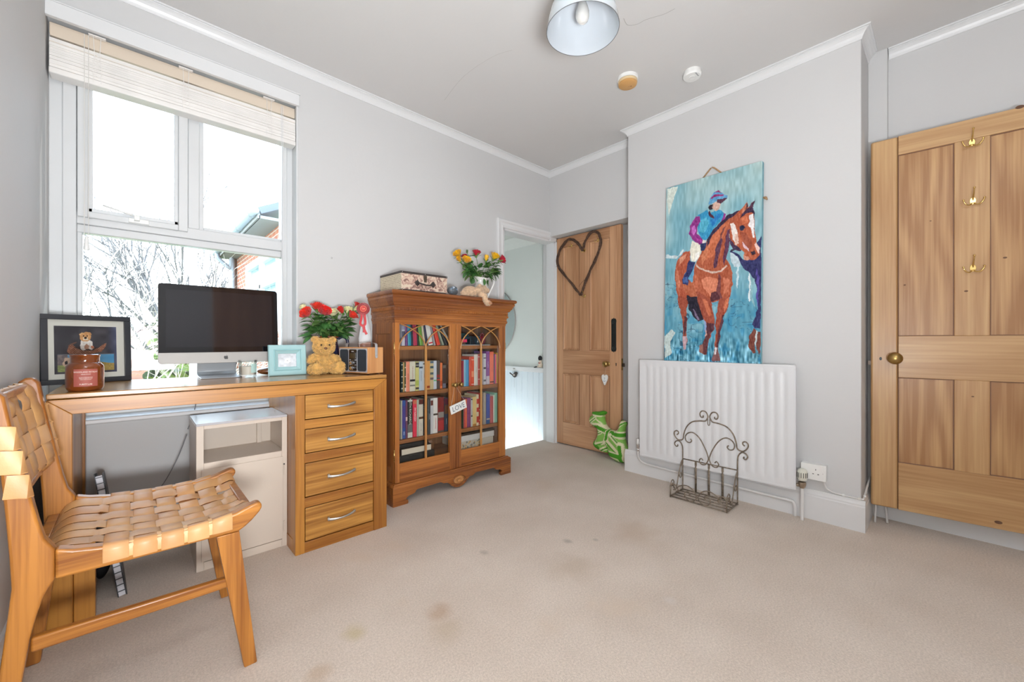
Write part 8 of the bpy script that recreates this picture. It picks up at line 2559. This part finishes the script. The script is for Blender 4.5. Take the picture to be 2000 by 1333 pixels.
bm = B(); box(bm, 1.22, 1.50, 6.27, 9.85, 2.66, 2.70); box(bm, 1.20, 1.23, 6.27, 9.85, 2.66, 2.80); obj('soffit', bm, M_soff, hb)
def gut(pts): 
    bm = B(); tube(bm, pts, .055, 12); return bm
obj('gutter', gut([(1.165, 6.25, 2.755), (1.165, 9.9, 2.755)]), M_gut, hb, smooth=True)
for yy in (6.4, 7.3, 8.2, 9.1):
    bm = B(); tube(bm, [(1.165, yy, 2.755), (1.165, yy + .05, 2.755)], .064, 12); obj('gutter_bracket', bm, M_gut, hb, smooth='auto')
bm = B(); tube(bm, smooth_path([Vector(v) for v in ((1.165, 9.6, 2.72), (1.18, 9.6, 2.62), (1.36, 9.62, 2.45), (1.42, 9.62, 2.30), (1.42, 9.62, GZ))], 5), .038, 10); obj('downpipe', bm, M_gut, hb, smooth=True)
bm = B()
for a, b, c, d in ((6.42, 8.68, 1.15, 1.25), (6.42, 8.68, 2.26, 2.38), (8.56, 8.68, 1.25, 2.26), (6.42, 6.52, 1.25, 2.26), (7.5, 7.58, 1.25, 2.26), (6.52, 8.56, 1.86, 1.92)): box(bm, 1.47, 1.56, a, b, c, d)
obj('window_frame', bm, M_upvc, hb)
bm = B(); box(bm, 1.54, 1.545, 6.5, 8.6, 1.2, 2.3); obj('window_glass', bm, plain('far_glass', (.20, .36, .44), .08, coat=.5), hb)
bm = B(); box(bm, 1.46, 1.50, 9.70, 9.80, GZ, 2.66); obj('corner_board', bm, plain('brown_board', (.16, .10, .08), .7), hb)
bm = B(); box(bm, .39, .45, 5.0, 5.06, GZ, 2.10); tag(obj('pane_reflection_post', bm, M_upvc, bevel=.004), 'white post shape standing in for a reflection in the panes, behind the computer', 'post')  # post added for a pale upright reflection in the double glazing
M_bark = plain('bark', (.14, .13, .13), .9, vary=.3, vscale=8)
M_pale = plain('pale_bark', (.48, .42, .34), .8, vary=.2, vscale=8)
def tree(label, base, h, spread, n0, depth, mat, seed, r0=.10, lean=(0, 0, 0), up=.5, name='bare_tree', group=None):
    rs = random.Random(seed); bm = B()
    def grow(p, d, L, r, k):
        pts = [p]; q = p.copy(); dd = d.copy()
        for i in range(4):
            dd = (dd + Vector([rs.uniform(-.16, .16) for _ in range(3)]) + Vector((0, 0, .05 * up))).normalized(); q = q + dd * L / 4; pts.append(q.copy())
        tube(bm, pts, [r * (1 - .14 * i) for i in range(5)], 5 if k > 1 else 4, cap=False)
        if k == 0: return
        for j in range(3 if k > 1 else 4):
            t = rs.uniform(.35, 1.0); s = pts[min(4, int(t * 4) + (1 if j else 0))]
            nd = (dd + Vector([rs.uniform(-1, 1) for _ in range(3)]) * spread).normalized()
            grow(s, nd, L * rs.uniform(.58, .80), r * .57, k - 1)
    base = Vector(base); top = base + Vector(lean) + Vector((0, 0, h * .45))
    tube(bm, [base, (base + top) / 2 + Vector((.06, 0, 0)), top], [r0, r0 * .85, r0 * .7], 8)
    for j in range(n0):
        a = 2 * PI * j / n0 + rs.uniform(-.3, .3)
        grow(base + (top - base) * rs.uniform(.55, 1.0), Vector((math.cos(a) * .6, math.sin(a) * .4, up + .35)).normalized(), h * .34, r0 * .45, depth)
    o = obj(name, bm, mat, smooth=True, recalc=False); tag(o, label, 'tree', group); return o
tree('large bare winter tree filling the middle of the window view', (1.15, 13.5, GZ), 6.4, .5, 12, 4, M_bark, 5, .12, up=.55)
tree('small bare tree standing far off at the left edge of the window view', (-1.05, 15, GZ), 5.6, .6, 5, 4, M_bark, 8, .08, up=.9)
tree('pale twisted shrub tree close outside behind the picture frame and computer', (.22, 7.2, GZ), 4.3, .75, 9, 4, M_pale, 12, .06, up=.8, name='bare_shrub')
def bush(label, c, r, mat, seed, n=420):
    rs = random.Random(seed); bm = B()
    for k in range(n):
        d = Vector([rs.gauss(0, 1) for _ in range(3)]).normalized(); p = Vector(c) + Vector((d.x * r[0], d.y * r[1], d.z * r[2])) * rs.uniform(.6, 1)
        leaf_mesh(bm, p, Vector([rs.uniform(-1, 1) for _ in range(3)]), Vector((0, 0, 1)), r[2] * .22, r[2] * .13, rs.choice((0, 1)))
    ball(bm, c, tuple(x * .8 for x in r), 12, 8); o = obj('garden_bush', bm, mat, recalc=False); tag(o, label, 'bush')
M_gb = [plain('bush_green', (.16, .22, .05), .7, vary=.4, vscale=4), plain('bush_lime', (.42, .46, .10), .6, vary=.3, vscale=4)]
bush('yellow green garden bush low behind the black picture frame', (-.05, 9.4, -.75), (.75, .5, .95), M_gb, 3)
bush('dark evergreen garden bush behind the pale shrub', (.95, 10.5, .0), (.8, .6, 1.7), [M_gb[0], plain('bush_dark', (.07, .10, .06), .8)], 4)
o = thing('distant_house', 'low distant house with red tiled roof seen behind the garden trees', 'house', (-2, 30, GZ))
bm = B(); box(bm, -6, 9, 29, 33, GZ, .2); obj('wall', bm, M_brick, o)
bm = B(); prism(bm, [(28.6, .1), (31, 1.9), (33.4, .1)], -6.3, 9.3, 'X'); obj('roof', bm, plain('far_tiles', (.28, .15, .12), .8, vary=.2), o)
